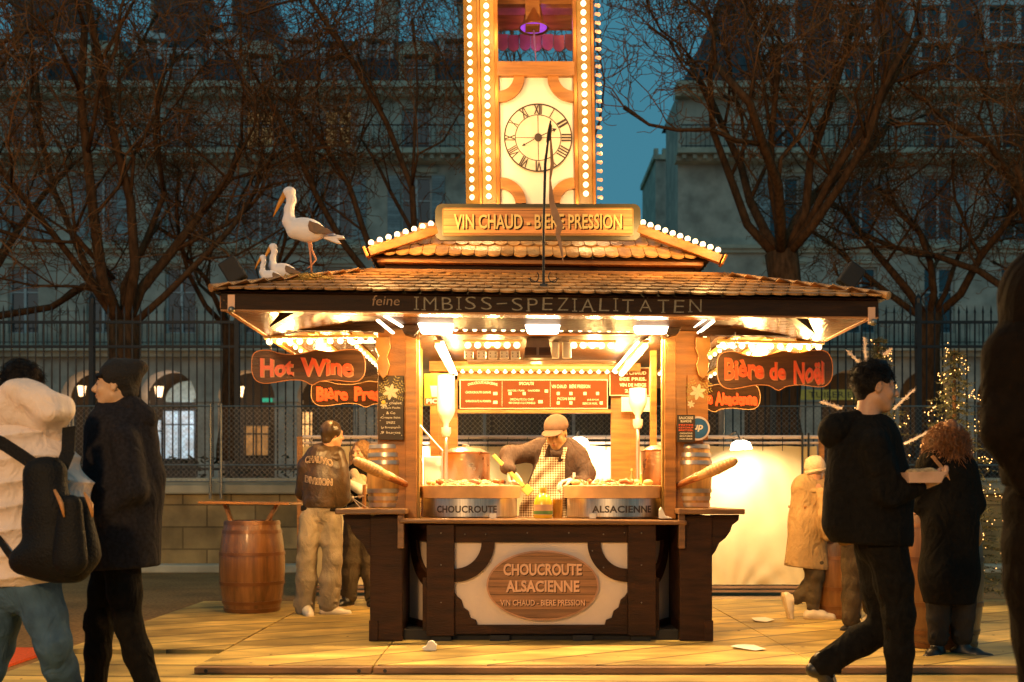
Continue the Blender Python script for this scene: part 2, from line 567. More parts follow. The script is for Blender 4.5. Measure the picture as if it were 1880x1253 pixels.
M_HOOPS = mat('bright barrel hoop', (.62, .5, .38), .3, metal=.8, var=.2)
M_DECK = mat('plywood deck', (.74, .52, .15), .5, var=.35, scale=2.6, stretch=(.8, 3, 1), planks=(0, .36, 58), bump=.12, bscale=50, dirt=.6)
M_DECKE = mat('deck edge board', (.27, .14, .06), .6, var=.35, scale=4, stretch=(.5, 3, 3), bump=.2, dirt=.4)
M_FLOOR = mat('trodden board floor', (.74, .52, .15), .55, var=.3, scale=2, stretch=(.4, 3, 1), planks=(1, .42, 3), bump=.12, bscale=40, dirt=.6)
M_ASPH = mat('damp asphalt', (.34, .2, .08), .9, var=.35, scale=30, bump=.3, bscale=200, dirt=.3, spec=.15)
M_STREET = mat('street asphalt', (.05, .05, .05), .7, var=.3, scale=20, dirt=.3)
M_REDMAT = mat('red carpet', (.75, .1, .015), .9, var=.2, scale=60, bump=.3, bscale=300)
M_TARP = mat('cream tarpaulin', (.64, .48, .22), .55, var=.1, scale=2, bump=.12, bscale=6, dirt=.12)
M_STONE = mat('pale limestone facade', (.52, .48, .38), .85, var=.18, scale=1.2, bump=.3, bscale=3, dirt=.35)
M_STONE2 = mat('moulded limestone trim', (.55, .5, .36), .8, var=.2, scale=2, dirt=.3)
M_SLATE = mat('zinc and slate roof', (.055, .06, .07), .5, var=.4, scale=2, stretch=(4, 1, .6), dirt=.3)
M_SHUT = mat('pale shutter', (.3, .36, .36), .6, var=.15, planks=(2, .11, 0))
M_WFRAME = mat('white window frame', (.5, .54, .52), .5, var=.1)
M_GLASS = mat('dark window glass', (.02, .03, .035), .08, spec=.9, var=.3, scale=.5)
M_LITW = mat('lit window', (.5, .3, .1), .5, emit=(1, .5, .16), es=.12, var=.4, scale=3, glow=True)
M_LITB = mat('cold lit shop glass', (.5, .5, .5), .5, emit=(.45, .8, 1), es=.38, glow=True)
M_LITH = mat('white lit doorway', (.5, .5, .5), .5, emit=(1, .95, .85), es=2.0, glow=True)
M_LITO = mat('amber lit doorway', (.5, .3, .1), .5, emit=(1, .5, .16), es=1.4, glow=True)
M_LANT = mat('lantern glass', (.9, .7, .5), .4, emit=(1, .68, .36), es=3.0)
M_NEON = mat('green neon', (.1, .6, .4), .4, emit=(.05, .9, .45), es=.3)
M_IRON = mat('wrought iron', (.015, .014, .012), .5, var=.3)
M_BARK = mat('grey brown bark', (.13, .06, .025), .9, var=.4, scale=6, stretch=(3, 3, 1), bump=.6, bscale=20, spec=.1)
M_TWIG = mat('bare twigs', (.24, .105, .038), .9, var=.4, scale=3, spec=.1)

# garden wall stone: coursed blocks
def _stone_wall():
    m = mat('coursed garden wall stone', (.58, .4, .17), .85, var=.3, scale=2.2, bump=.5, bscale=14, dirt=.5)
    nt = m.node_tree; N, L = nt.nodes, nt.links
    b = N['Principled BSDF']
    src = b.inputs['Base Color'].links[0].from_socket
    tc = N.new('ShaderNodeTexCoord'); mp = N.new('ShaderNodeMapping'); mp.inputs['Rotation'].default_value = (radians(90), 0, 0)
    L.new(tc.outputs['Object'], mp.inputs[0])
    br = N.new('ShaderNodeTexBrick'); br.inputs['Scale'].default_value = 1.0
    br.inputs['Brick Width'].default_value = .72; br.inputs['Row Height'].default_value = .33; br.inputs['Mortar Size'].default_value = .012
    br.inputs['Color1'].default_value = (1, 1, 1, 1); br.inputs['Color2'].default_value = (.62, .6, .55, 1); br.inputs['Mortar'].default_value = (.35, .33, .3, 1)
    L.new(mp.outputs[0], br.inputs[0])
    mx = N.new('ShaderNodeMix'); mx.data_type = 'RGBA'; mx.blend_type = 'MULTIPLY'; mx.inputs[0].default_value = 1
    L.new(src, mx.inputs[6]); L.new(br.outputs[0], mx.inputs[7]); L.new(mx.outputs[2], b.inputs['Base Color'])
    return m
M_GWALL = _stone_wall()

# ------------------------------------------------------------------ camera, sky
cam = bpy.data.cameras.new('camera'); camo = bpy.data.objects.new('camera', cam); COL.objects.link(camo)
camo.location = (0, 0, H0); camo.rotation_euler = (radians(90), 0, 0)
cam.sensor_width = 36; cam.lens = 36 * F / 1880
cam.shift_x = 0; cam.shift_y = (YH - 626.5) / 1880
cam.clip_end = 2000
cam.dof.use_dof = True; cam.dof.focus_distance = 7.4; cam.dof.aperture_fstop = 2.2
SC.camera = camo

w = bpy.data.worlds.new('World'); SC.world = w; w.use_nodes = True
nt = w.node_tree; N, L = nt.nodes, nt.links
bg = N['Background']
sky = N.new('ShaderNodeTexSky'); sky.sky_type = 'NISHITA'; sky.sun_disc = False
sky.sun_elevation = radians(1.0); sky.sun_rotation = radians(200); sky.altitude = 0; sky.ozone_density = 3
tint = N.new('ShaderNodeMix'); tint.data_type = 'RGBA'; tint.blend_type = 'MIX'; tint.inputs[0].default_value = .8
tint.inputs[7].default_value = (.26, 1.12, 1.5, 1)
L.new(sky.outputs[0], tint.inputs[6]); L.new(tint.outputs[2], bg.inputs[0])
bg.inputs[1].default_value = .21
SC.view_settings.view_transform = 'Standard'; SC.view_settings.look = 'None'; SC.view_settings.exposure = 0
SC.cycles.use_denoising = True
SC.cycles.max_bounces = 6; SC.cycles.diffuse_bounces = 3; SC.cycles.glossy_bounces = 3; SC.cycles.transparent_max_bounces = 6
SC.cycles.sample_clamp_indirect = 4.0; SC.cycles.caustics_reflective = False; SC.cycles.caustics_refractive = False
SC.cycles.use_light_tree = True


def lamp(kind, loc, power, col=(1, .6, .27), size=.08, target=None, sizey=None, spot=60, blend=.5):
    l = bpy.data.lights.new(kind.lower() + '_lamp', kind); l.energy = power; l.color = col
    o = bpy.data.objects.new(kind.lower() + '_lamp', l); COL.objects.link(o); o.location = loc
    if kind == 'AREA':
        l.shape = 'RECTANGLE'; l.size = size; l.size_y = sizey or size
    else:
        l.shadow_soft_size = size
    if kind == 'SPOT':
        l.spot_size = radians(spot); l.spot_blend = blend
    if target is not None:
        o.rotation_euler = (Vector(target) - Vector(loc)).to_track_quat('-Z', 'Y').to_euler()
    return o


# ------------------------------------------------------------------ ground
g = MB(); g.add([(-400, -40, -.03), (400, -40, -.03), (400, 900, -.03), (-400, 900, -.03)], [(0, 1, 2, 3)])
g.build('ground', M_ASPH, kind='structure')
g = MB().bx(-3.15, 9, -2, 10.3, -.025, 0.0); g.build('board_floor', M_FLOOR, kind='structure')
g = MB().bx(-9, -3.3, 3.5, 7.35, -.026, -.008); g.build('red_carpet', M_REDMAT, label='bright orange red carpet laid on the ground beside the board floor', cat='carpet')
# raised deck: sheets with open joints, a bull-nosed edge board in front
dk = thing('raised_deck', None, None, (.5, 6.2, 0)); dk['kind'] = 'structure'
xs = [-1.96, -.86, 1.9, 4.2, 6.4, 8.8]
for i in range(len(xs) - 1):
    b = MB().bx(xs[i] + .004, xs[i + 1] - .004, 6.27, 8.35, .005, .046 + .002 * (i % 2)); b.build('deck_panel', M_DECK, dk, bevel=.003)
    b = MB().bx(xs[i] + .004, xs[i + 1] - .004, 8.358, 10.25, .005, .045 + .002 * ((i + 1) % 2)); b.build('deck_panel', M_DECK, dk, bevel=.003)
    b = MB().bx(xs[i] + .006, xs[i + 1] - .006, 6.19, 6.262, .003, .043)
    b.build('edge_board', M_DECKE, dk, bevel=.006)
    b = MB()
    for sx in (xs[i] + .08, xs[i + 1] - .08):
        b.lathe([(0, 0), (.012, 0), (.012, .004), (0, .004)], (sx, 6.19, .022), 10, Matrix.Rotation(radians(90), 3, 'X'))
    b.build('bolt', M_BLACK, dk)
b = MB().bx(-3.12, -2.0, 7.0, 10.2, .0, .03); b.build('side_deck', M_DECK, kind='structure')

# ------------------------------------------------------------------ garden wall with iron fence, street beyond
WX0, WX1, WD = -13.0, 14.0, 15.0
b = MB().bx(WX0, WX1, WD, WD + .45, -.03, 1.12)
wall = b.build('garden_wall', M_GWALL, label='long low garden wall of coursed yellow stone under the iron fence', cat='wall', bevel=.02)
cp = MB().bx(WX0, WX1, WD - .1, WD + .55, 1.12, 1.36)
cpo = MB(); cpo.v = [(p[0] - wall.location.x, p[1] - wall.location.y, p[2] - wall.location.z) for p in cp.v]; cpo.f = cp.f
cpo.build('coping', M_STONE2, wall, bevel=.03)
b = MB().bx(WX0, WX1, WD - .35, WD, -.03, .09); b.build('kerb', M_STONE2, kind='structure', bevel=.02)
b = MB().bx(-60, 60, WD + .45, 60, .5, 1.0); b.build('street', M_STREET, kind='structure')

for k, (fx0, fx1, lab) in enumerate([(-13.0, -.5, 'tall black iron railing on the garden wall, stretch behind the puffer jacket walker'),
                                     (-.5, 14.0, 'tall black iron railing on the garden wall, stretch behind the two fir trees')]):
    fr = thing('iron_railing', lab, 'railing', ((fx0 + fx1) / 2, WD + .25, 1.36), 'iron railings on the garden wall')
    for z in (1.5, 3.35, 3.72):
        MB().bx(fx0, fx1 - .01, WD + .225, WD + .26, z - .02, z + .02).build('rail', M_IRON, fr)
    bars = MB(); x = fx0 + .06
    i = 0
    while x < fx1:
        if i % 18 == 0:
            p = MB().bx(x - .035, x + .035, WD + .2, WD + .29, 1.36, 4.0)
            p.lathe([(.0, 4.16), (.05, 4.08), (.05, 4.0), (.0, 4.0)][::-1], (x, WD + .245, 0), 8)
            p.build('post', M_IRON, fr)
        else:
            bars.tube([(x, WD + .243, 1.38), (x, WD + .243, 3.86)], .0125, 5)
            bars.tube([(x, WD + .243, 3.86), (x, WD + .243, 3.98)], [.02, .001], 5)
        x += .122; i += 1
    bars.build('upright_bar_row', M_IRON, fr, kind='stuff')

# chain link fence panels in front of the railing
def chainlink(x0, x1, D, z0, z1, posts, label, pitch=.075, wire=.0026):
    t = thing('chain_link_fence', label, 'fence', ((x0 + x1) / 2, D, 0), 'chain link fence panels on the garden wall')
    m = MB(); H = z1 - z0
    n = int((x1 - x0 + H) / pitch)
    for s in (1, -1):
        for i in range(n):
            a = x0 - H + i * pitch if s == 1 else x0 + i * pitch
            b_ = a + s * H
            za, zb = z0, z1
            if s == 1:
                if a < x0: za = z0 + (x0 - a); a = x0
                if b_ > x1: zb = z1 - (b_ - x1); b_ = x1
            else:
                if b_ < x0: zb = z1 - (x0 - b_); b_ = x0
                if a > x1: za = z0 + (a - x1); a = x1
            if za >= zb or abs(a - b_) < .01: continue
            dx = wire * .9
            y = D + (.002 if s == 1 else -.002)
            m.add([(a - dx, y, za), (a + dx, y, za), (b_ + dx, y, zb), (b_ - dx, y, zb)], [(0, 1, 2, 3)])
    m.build('wire_mesh', M_GALV, t)
    for x in posts:
        MB().tube([(x, D, z0 - .25), (x, D, z1 + .04)], .022, 8).build('post', M_GALV, t, smooth='auto')
    for z in (z1, z0 + (z1 - z0) * .22, z0):
        MB().tube([(x0, D - .01, z), (x1, D - .01, z)], .012, 6).build('rail', M_GALV, t, smooth='auto')
    return t
chainlink(-8.4, -4.35, 14.7, 1.3, 2.4, (-8.3, -6.4, -4.4), 'leftmost grey chain link fence panel between the hooded walkers and the barrel')
chainlink(-4.3, -.3, 14.72, 1.3, 2.4, (-4.25, -2.3, -.4), 'grey chain link fence panel behind the man in the leather jacket')
chainlink(-.28, 3.2, 14.7, 1.3, 2.4, (.9, 3.1), 'grey chain link fence panel seen through the open back of the stall')
chainlink(3.25, 8.5, 14.72, 1.3, 2.4, (5.2, 8.4), 'grey chain link fence panel behind the tarpaulin and the fir trees')

# ------------------------------------------------------------------ tarpaulin hoarding
tp = thing('tarpaulin_fence', 'cream tarpaulin hoarding on a pipe frame behind the stall with a glaring lamp spot', 'fence', (.5, 11.3, 0))
x0, x1, z0, z1, D = -2.35, 3.42, .1, 1.66, 11.3
m = MB(); nx, nz = 150, 44
vs = []
for j in range(nz + 1):
    for i in range(nx + 1):
        x = x0 + (x1 - x0) * i / nx; z = z0 + (z1 - z0) * j / nz
        sag = .012 * sin(x * 9 + 2 * sin(z * 3)) + .008 * sin(x * 23 + z * 7)
        fold = 0.0
        for cx_ in (-1.4, .6, 2.45, 3.3):
            r = math.hypot(x - cx_, z + .1)
            a = math.atan2(z + .1, x - cx_)
            fold += .014 * sin(a * 15 + cx_ * 3) * math.exp(-r * 2.0)
        vs.append((x, D + sag * .6 + fold - .03 * sin(pi * (z - z0) / (z1 - z0)), z - (.012 * abs(sin(x * 7.2)) if j == nz else 0)))
fs = [(j * (nx + 1) + i, j * (nx + 1) + i + 1, (j + 1) * (nx + 1) + i + 1, (j + 1) * (nx + 1) + i) for j in range(nz) for i in range(nx)]
m.add(vs, fs); m.build('tarpaulin', M_TARP, tp, smooth=True)
for x in (x0 - .03, .55, 3.47):
    MB().bx(x - .028, x + .028, D - .02, D + .03, 0, 1.76).build('post', M_WOODW, tp, bevel=.004)
for z in (1.755, 1.69):
    MB().tube([(x0, D + .03, z), (x1 + .05, D + .03, z)], .016 if z < 1.7 else .022, 8).build('rail', M_CREAM, tp, smooth='auto')
for z in (.075, .03):
    MB().bx(x0, x1, D - .03, D + .02, z - .015, z + .012).build('bottom_rail', M_DECKE, tp)
ties = MB(); i = 0
x = x0 + .1
while x < x1:
    ties.tube([(x, D - .008, 1.6), (x, D - .012, 1.72), (x + .01, D + .03, 1.78)], .004, 5); x += .22
ties.build('tie_cord_row', M_BLACK, tp, kind='stuff')
for x in (3.25, 3.32):
    MB().tube([(x, D - .02, 1.25), (x, D - .02, 1.8)], .012, 6).build('rail', M_BLACK, tp)

# lamp that glares on the tarpaulin, clamped to the top rail
fl = thing('work_floodlight', 'small glaring white floodlight clamped to the top rail of the tarpaulin beside the stall', 'floodlight', P(1361, 818, 10.75))
c = P(1361, 818, 10.75)
m = MB().prism([(-.115, -.055), (.115, -.04), (.09, .03), (.03, .055), (-.05, .052), (-.1, .02)], -.03, .04, lambda p: p + c); m.build('lamp_head', M_FLOOD, fl, bevel=.01)
MB().tube([c + Vector((0, .03, .05)), Vector((c.x, 11.0, 1.8)), Vector((c.x, 11.33, 1.78))], .009, 6).build('bracket', M_GALV, fl)

fl2 = thing('work_floodlight', 'second glaring floodlight on the tarpaulin, just behind the cook\'s shoulder', 'floodlight', P(1063, 812, 10.95))
c = P(1063, 812, 10.95)
m = MB().prism([(-.115, -.055), (.115, -.04), (.09, .03), (.03, .055), (-.05, .052), (-.1, .02)], -.03, .04, lambda p: p + c); m.build('lamp_head', M_FLOOD, fl2, bevel=.01)
MB().tube([c + Vector((0, .03, .05)), Vector((c.x, 11.0, 1.8)), Vector((c.x, 11.33, 1.78))], .009, 6).build('bracket', M_GALV, fl2)

# ------------------------------------------------------------------ street buildings
def arch_panel(m, xa, xb, zs, zt, y0, y1, n=14):
    """Spandrel of one arcade bay: opening xa..xb springing at zs, panel top zt."""
    cx = (xa + xb) / 2; r = (xb - xa) / 2
    pts = [(cx - r * cos(pi * i / n), zs + r * sin(pi * i / n)) for i in range(n + 1)]
    for i in range(n):
        (ax, az), (bx_, bz) = pts[i], pts[i + 1]
        m.add([(ax, y0, az), (bx_, y0, bz), (bx_, y0, zt), (ax, y0, zt)], [(0, 1, 2, 3)])
        m.add([(ax, y0, az), (bx_, y0, bz), (bx_, y1, bz), (ax, y1, az)], [(3, 2, 1, 0)])


def facade(root, xa, xb, xw, pitch, D, floors, zt, z_arc=6.9, lit=()):
    """floors: (z0, z1, half width, kind). One window column every pitch metres from xw."""
    cols = []
    x = xw
    while x < xb - .9:
        if x > xa + .9: cols.append(x)
        x += pitch
    w_ = MB(); T = .4
    zprev = z_arc
    for (z0, z1, hw, kind) in floors:
        w_.bx(xa, xb, D, D + T, zprev, z0)
        e = [xa] + sum([[c - hw, c + hw] for c in cols], []) + [xb]
        for i in range(0, len(e), 2):
            w_.bx(e[i], e[i + 1], D, D + T, z0, z1)
        zprev = z1
    w_.bx(xa, xb, D, D + T, zprev, zt)
    w_.build('wall', M_STONE, root)
    a_ = MB()
    for i, c in enumerate(cols):
        c = c - .5
        arch_panel(a_, c - 1.15, c + 1.15, 5.05, z_arc, D - .02, D + .9)
        a_.bx(c + 1.15, c + pitch - 1.15, D - .02, D + .9, 1.0, z_arc)
        if i == 0: a_.bx(c - pitch + 1.15, c - 1.15, D - .02, D + .9, 1.0, z_arc)
        a_.bx(c + 1.08, c + pitch - 1.08, D - .1, D + .95, 4.9, 5.05)
    a_.build('arcade', M_STONE, root)
    for fi, (z0, z1, hw, kind) in enumerate(floors):
        for ci, c in enumerate(cols):
            fr = MB()
            t = .07
            fr.bx(c - hw, c + hw, D + .2, D + .28, z1 - t, z1).bx(c - hw, c + hw, D + .2, D + .28, z0, z0 + t)
            fr.bx(c - hw, c - hw + t, D + .2, D + .28, z0 + t, z1 - t).bx(c + hw - t, c + hw, D + .2, D + .28, z0 + t, z1 - t)
            fr.bx(c - .05, c + .05, D + .19, D + .27, z0 + t, z1 - t)
            fr.bx(c - hw + t, c + hw - t, D + .2, D + .26, z0 + (z1 - z0) * .62, z0 + (z1 - z0) * .62 + .05)
            f = fr.build('window', M_WFRAME, root)
            pane = MB().quad((c - hw, D + .25, z0), (c + hw, D + .25, z0), (c + hw, D + .25, z1), (c - hw, D + .25, z1))
            pane.build('pane', M_LITW if (fi, ci) in lit else M_GLASS, f)
            if kind == 'shutter':
                for s in (-1, 1):
                    MB().bx(c + s * (hw + .02) - (.52 if s < 0 else 0), c + s * (hw + .02) + (.52 if s > 0 else 0), D - .06, D - .015, z0, z1).build('shutter', M_SHUT, f)
            if kind in ('trim', 'shutter'):
                MB().bx(c - hw - .25, c + hw + .25, D - .1, D, z1 + .12, z1 + .3).build('lintel', M_STONE2, f)
    return cols


def cornice(root, xa, xb, D, z, d=.5, h=.32, dent=True):
    m = MB().bx(xa, xb, D - d, D, z, z + h * .5).bx(xa, xb, D - d * .6, D, z - h * .5, z)
    if dent:
        x = xa + .2
        while x < xb:
            m.bx(x, x + .16, D - d * .85, D - d * .6, z - h * .45, z - .02); x += .42
    m.build('cornice', M_STONE2, root)


def railing(root, xa, xb, D, z, h=.95):
    m = MB().bx(xa, xb, D - .03, D + .02, z + h - .04, z + h).bx(xa, xb, D - .03, D + .02, z + .08, z + .11)
    x = xa
    while x < xb:
        m.bx(x, x + .025, D - .015, D + .01, z, z + h); x += .19
    m.build('balcony_railing', M_IRON, root)


def dormer(root, c, D, z0, z1, hw, curved=False):
    m = MB().bx(c - hw - .22, c - hw, D, D + 1.5, z0, z1 + .1).bx(c + hw, c + hw + .22, D, D + 1.5, z0, z1 + .1)
    if curved:
        pts = [(c + (hw + .35) * cos(pi * i / 10), z1 + .1 + .55 * sin(pi * i / 10)) for i in range(11)]
        m.prism(pts, D - .08, D + 1.5)
    else:
        m.bx(c - hw - .35, c + hw + .35, D - .1, D + 1.5, z1 + .1, z1 + .34)
    d = m.build('dormer', M_WFRAME if not curved else M_STONE2, root)
    f = MB().bx(c - .04, c + .04, D + .1, D + .16, z0, z1).bx(c - hw, c + hw, D + .1, D + .16, z0 + (z1 - z0) * .6, z0 + (z1 - z0) * .6 + .05)
    f.build('window_frame', M_WFRAME, d)
    MB().quad((c - hw, D + .17, z0), (c + hw, D + .17, z0), (c + hw, D + .17, z1), (c - hw, D + .17, z1)).build('pane', M_GLASS, d)


def mansard(root, xa, xb, D, z0, z1, back, over_l=False, over_r=False, depth=12):
    xl = xa + (back if over_l else 0); xr = xb - (back if over_r else 0)
    m = MB()
    m.add([(xa, D, z0), (xb, D, z0), (xr, D + back, z1), (xl, D + back, z1), (xa, D + depth, z0), (xb, D + depth, z0), (xr, D + depth - back, z1), (xl, D + depth - back, z1)],
          [(0, 1, 2, 3), (1, 5, 6, 2), (5, 4, 7, 6), (4, 0, 3, 7), (3, 2, 6, 7)])
    m.build('roof', M_SLATE, root)


D = 41.0
FL = [(7.7, 10.4, .62, 'trim'), (11.5, 14.1, .62, 'shutter'), (15.05, 16.85, .58, 'plain')]
bl = thing('stone_townhouse', 'long pale stone arcaded townhouse with slate attic and chimneys behind the bare trees', 'building', (-14, D, 1))
cols = facade(bl, -27, -1.75, -10.3 - 12.8, 3.2, D, FL, 17.5, lit={(2, 4), (2, 5)})
cornice(bl, -27, -1.7, D, 17.45, .7, .5)
cornice(bl, -27, -1.7, D, 14.75, .9, .4)
cornice(bl, -27, -1.7, D, 11.1, .25, .3, False)
cornice(bl, -27, -1.7, D, 6.9, .7, .4, False)
railing(bl, -27, -1.75, D - .8, 14.95)
railing(bl, -27, -1.75, D - .6, 7.15)
railing(bl, -27, -1.75, D - .5, 17.7, .7)
mansard(bl, -27, -1.9, D + .2, 17.7, 20.35, 1.5)
for i, c in enumerate(cols):
    dormer(bl, c, D + .15, 17.95, 19.0, .5, curved=(i % 2 == 0))
    dormer(bl, c + 1.5, D + 1.0, 19.3, 20.0, .42)
for px0, px1, py in ((30, 62, -30), (282, 378, -20), (430, 460, -10), (690, 728, -20), (842, 870, 2)):
    a, b2 = P(px0, py, D + 3), P(px1, 60, D + 3)
    ch = MB().bx(a.x, b2.x, D + 2.6, D + 4.0, b2.z - .6, a.z)
    ch.build('chimney', M_STONE, bl)
    c2 = MB().bx(a.x - .08, b2.x + .08, D + 2.5, D + 4.1, a.z - .3, a.z - .1)
    n = max(2, int((b2.x - a.x) / .35))
    for k in range(n):
        c2.lathe([(.1, 0), (.08, .5)], (a.x + .15 + k * (b2.x - a.x - .3) / max(n - 1, 1), D + 3.2, a.z), 8)
    c2.build('chimney_pot', M_SLATE, bl)
# dark gable ends rising above the ridge
for px0, px1 in ((30, 165), (285, 385), (430, 500)):
    a = P(px0, 60, D + 2); b2 = P(px1, 60, D + 2); t2 = P(px0 + (px1 - px0) * .62, -60, D + 2)
    MB().prism([(a.x, a.z - 1), (b2.x, a.z - 1), (b2.x, a.z + .6), (t2.x, t2.z), (a.x, t2.z)], D + 1.8, D + 8).build('party_wall', M_SLATE, bl)

br_ = thing('stone_corner_house', 'taller pale stone corner house with steep slate mansard on the far side of the gap', 'building', (16, D, 1))
cols2 = facade(br_, 6.75, 27, 11.1, 3.15, D, FL, 17.5, lit=())
cornice(br_, 6.6, 27, D, 17.45, .7, .5)
cornice(br_, 6.6, 27, D, 14.75, .9, .4)
cornice(br_, 6.6, 27, D, 11.1, .25, .3, False)
cornice(br_, 6.6, 27, D, 6.9, .7, .4, False)
railing(br_, 6.75, 27, D - .8, 14.95)
railing(br_, 6.75, 27, D - .6, 7.15)
railing(br_, 6.75, 27, D - .5, 17.7, .7)
MB().bx(6.75, 7.2, D + .4, D + 3.2, 1, 17.5).build('side_wall', M_STONE, br_)
mansard(br_, 6.85, 27, D + .2, 17.7, 22.6, 2.2, over_l=True, depth=5.0)
for c in cols2:
    dormer(br_, c, D + .3, 18.0, 19.5, .6)
    dormer(br_, c, D + 1.2, 20.1, 21.5, .55)
# rounded turret at the corner in the gap, farther up the side street
tr = P(1225, 285, 60); 
tu = thing('distant_turret_house', 'small dark house with a dentilled parapet far off in the gap of sky', 'building', (tr.x, 60, 1))
w_ = MB().bx(tr.x - .7, tr.x + 3.5, 60, 66, 1, tr.z - .3); w_.build('wall', M_STONE, tu)
w_ = MB().bx(tr.x - .85, tr.x + 3.6, 59.85, 66, tr.z - .3, tr.z)
for k in range(8): w_.bx(tr.x - .8 + k * .5, tr.x - .55 + k * .5, 59.85, 60.2, tr.z, tr.z + .35)
w_.build('parapet', M_STONE2, tu)

# shops and lamps under the arcade
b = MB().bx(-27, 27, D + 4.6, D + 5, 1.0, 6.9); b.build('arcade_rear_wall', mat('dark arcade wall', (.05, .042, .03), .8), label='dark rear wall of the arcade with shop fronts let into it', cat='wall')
b = MB().bx(-27, 27, D + .9, D + 4.6, 6.7, 6.88); b.build('arcade_ceiling', M_STONE, kind='structure')
SHOPS = [((300, 356, 755, 812), M_LITB, 'cold blue lit shop window under the arcade beyond the fence', 'shop_window'),
         ((262, 296, 772, 812), M_LITB, 'narrow bluish shop window left of the bright blue one', 'shop_window'),
         ((402, 418, 752, 806), M_LITH, 'tall white lit doorway under the arcade behind the barrel table', 'doorway'),
         ((546, 573, 757, 806), M_LITO, 'amber lit doorway under the arcade behind the leather jacket', 'doorway'),
         ((672, 690, 760, 806), M_LITH, 'slim white lit doorway seen beside the left chalkboard post', 'doorway'),
         ((448, 492, 782, 806), M_LITW, 'dim brown lit shop window between two lit doorways', 'shop_window'),
         ((1466, 1476, 776, 806), M_LITH, 'sliver of white lit doorway right of the stall', 'doorway')]
for (xa, xb, ya, yb), mm, lab, nm in SHOPS:
    a, c = P(xa, yb + 30, D + 4.4), P(xb, ya, D + 4.4)
    t = thing(nm, lab, nm.replace('_', ' '), ((a.x + c.x) / 2, D + 4.5, a.z))
    MB().bx(a.x, c.x, D + 4.45, D + 4.5, a.z, c.z).build('lit_glass', mm, t)
    fr = MB().bx(a.x - .08, a.x, D + 4.38, D + 4.52, a.z, c.z + .08).bx(c.x, c.x + .08, D + 4.38, D + 4.52, a.z, c.z + .08).bx(a.x - .08, c.x + .08, D + 4.36, D + 4.5, c.z, c.z + .12)
    fr.bx((a.x + c.x) / 2 - .03, (a.x + c.x) / 2 + .03, D + 4.4, D + 4.45, a.z, c.z).bx(a.x, c.x, D + 4.4, D + 4.45, a.z + .7 * (c.z - a.z), a.z + .7 * (c.z - a.z) + .06)
    fr.build('frame', M_IRON, t)
a = P(258, 700, D + 4.4); 
# pale blue lunette
m = MB(); c0 = P(345, 738, D + 4.2); pts = [(c0.x + 1.05 * cos(pi * i / 14), c0.z + .95 * sin(pi * i / 14)) for i in range(15)]
m.prism([p for p in pts if p[0] < c0.x + .35] + [(c0.x + .35, c0.z)], D + 4.3, D + 4.4)
m.build('lunette_window', mat('pale blue lunette', (.3, .4, .4), .4, emit=(.3, .55, .6), es=.06, glow=True), label='pale blue half round window glowing above the cold lit shop', cat='window')


def lantern(px, py, D, lab, s=1.0):
    c = P(px, py, D)
    t = thing('arcade_lantern', lab, 'lantern', (c.x, c.y, c.z - .3), 'glass lanterns hanging under the arcade')
    MB().lathe([(.12 * s, -.26 * s), (.2 * s, .2 * s)], c, 6).build('glass', M_LANT, t)
    MB().lathe([(.23 * s, .2 * s), (.2 * s, .27 * s), (.07 * s, .4 * s), (.02, .48 * s), (.0, .5 * s)], c, 6).build('cap', M_IRON, t)
    m = MB()
    for k in range(6):
        a = 2 * pi * k / 6
        m.tube([c + Vector((.125 * s * cos(a), .125 * s * sin(a), -.27 * s)), c + Vector((.21 * s * cos(a), .21 * s * sin(a), .21 * s))], .012, 4)
    m.lathe([(.0, -.36 * s), (.06 * s, -.3 * s), (.13 * s, -.27 * s), (.13 * s, -.24 * s)], c, 6)
    m.build('cage', M_IRON, t)
    MB().tube([c + Vector((0, 0, .48 * s)), c + Vector((0, 0, 1.1))], .012, 4).build('rod', M_IRON, t)
    lamp('POINT', c + Vector((0, -.5, -.1)), 30, (1, .55, .25), .2)
lantern(150, 718, D + 2, 'lit arcade lantern just left of the beanie wearer\'s face')
lantern(292, 719, D + 2, 'lit arcade lantern between the beanie and the blue lit shop')
lantern(440, 719, D + 2, 'lit arcade lantern beside the thin trunk left of the Hot Wine sign')
lantern(1832, 722, D - 2, 'lit lantern right of the taller fir tree', 1.15)
for px_ in (60, 200, 330, 470, 620, 760, 1300, 1450, 1600, 1720, 1850):
    lamp('POINT', P(px_, 745, D + 2.4), 55, (1, .5, .2), .3)
for px_ in (100, 420, 740, 1380, 1760):
    lamp('POINT', P(px_, 735, D - 5), 60, (1, .62, .34), .4)
lamp('POINT', P(330, 770, D + 3), 70, (.5, .8, 1), .3)
t = P(500, 735, D); MB().box(t, (.9, .06, .16)).build('neon_sign', M_NEON, label='short green neon sign low under the arcade', cat='sign')
t = P(1520, 725, 39.5)
sg = thing('street_banner_sign', 'dull yellow TUILERIES sign over the street behind the railing', 'sign', (t.x, 39.5, t.z - .3))
MB().bx(t.x - 1.35, t.x + 1.35, 39.5, 39.6, t.z - .2, t.z + .2).build('board', mat('dull yellow board', (.3, .26, .05), .6, emit=(.5, .4, .05), es=.12), sg)
text(MB(), 'TUILERIES', (t.x + .2, 39.49, t.z), 1.9, .24, .0).build('lettering', M_IRON, sg)
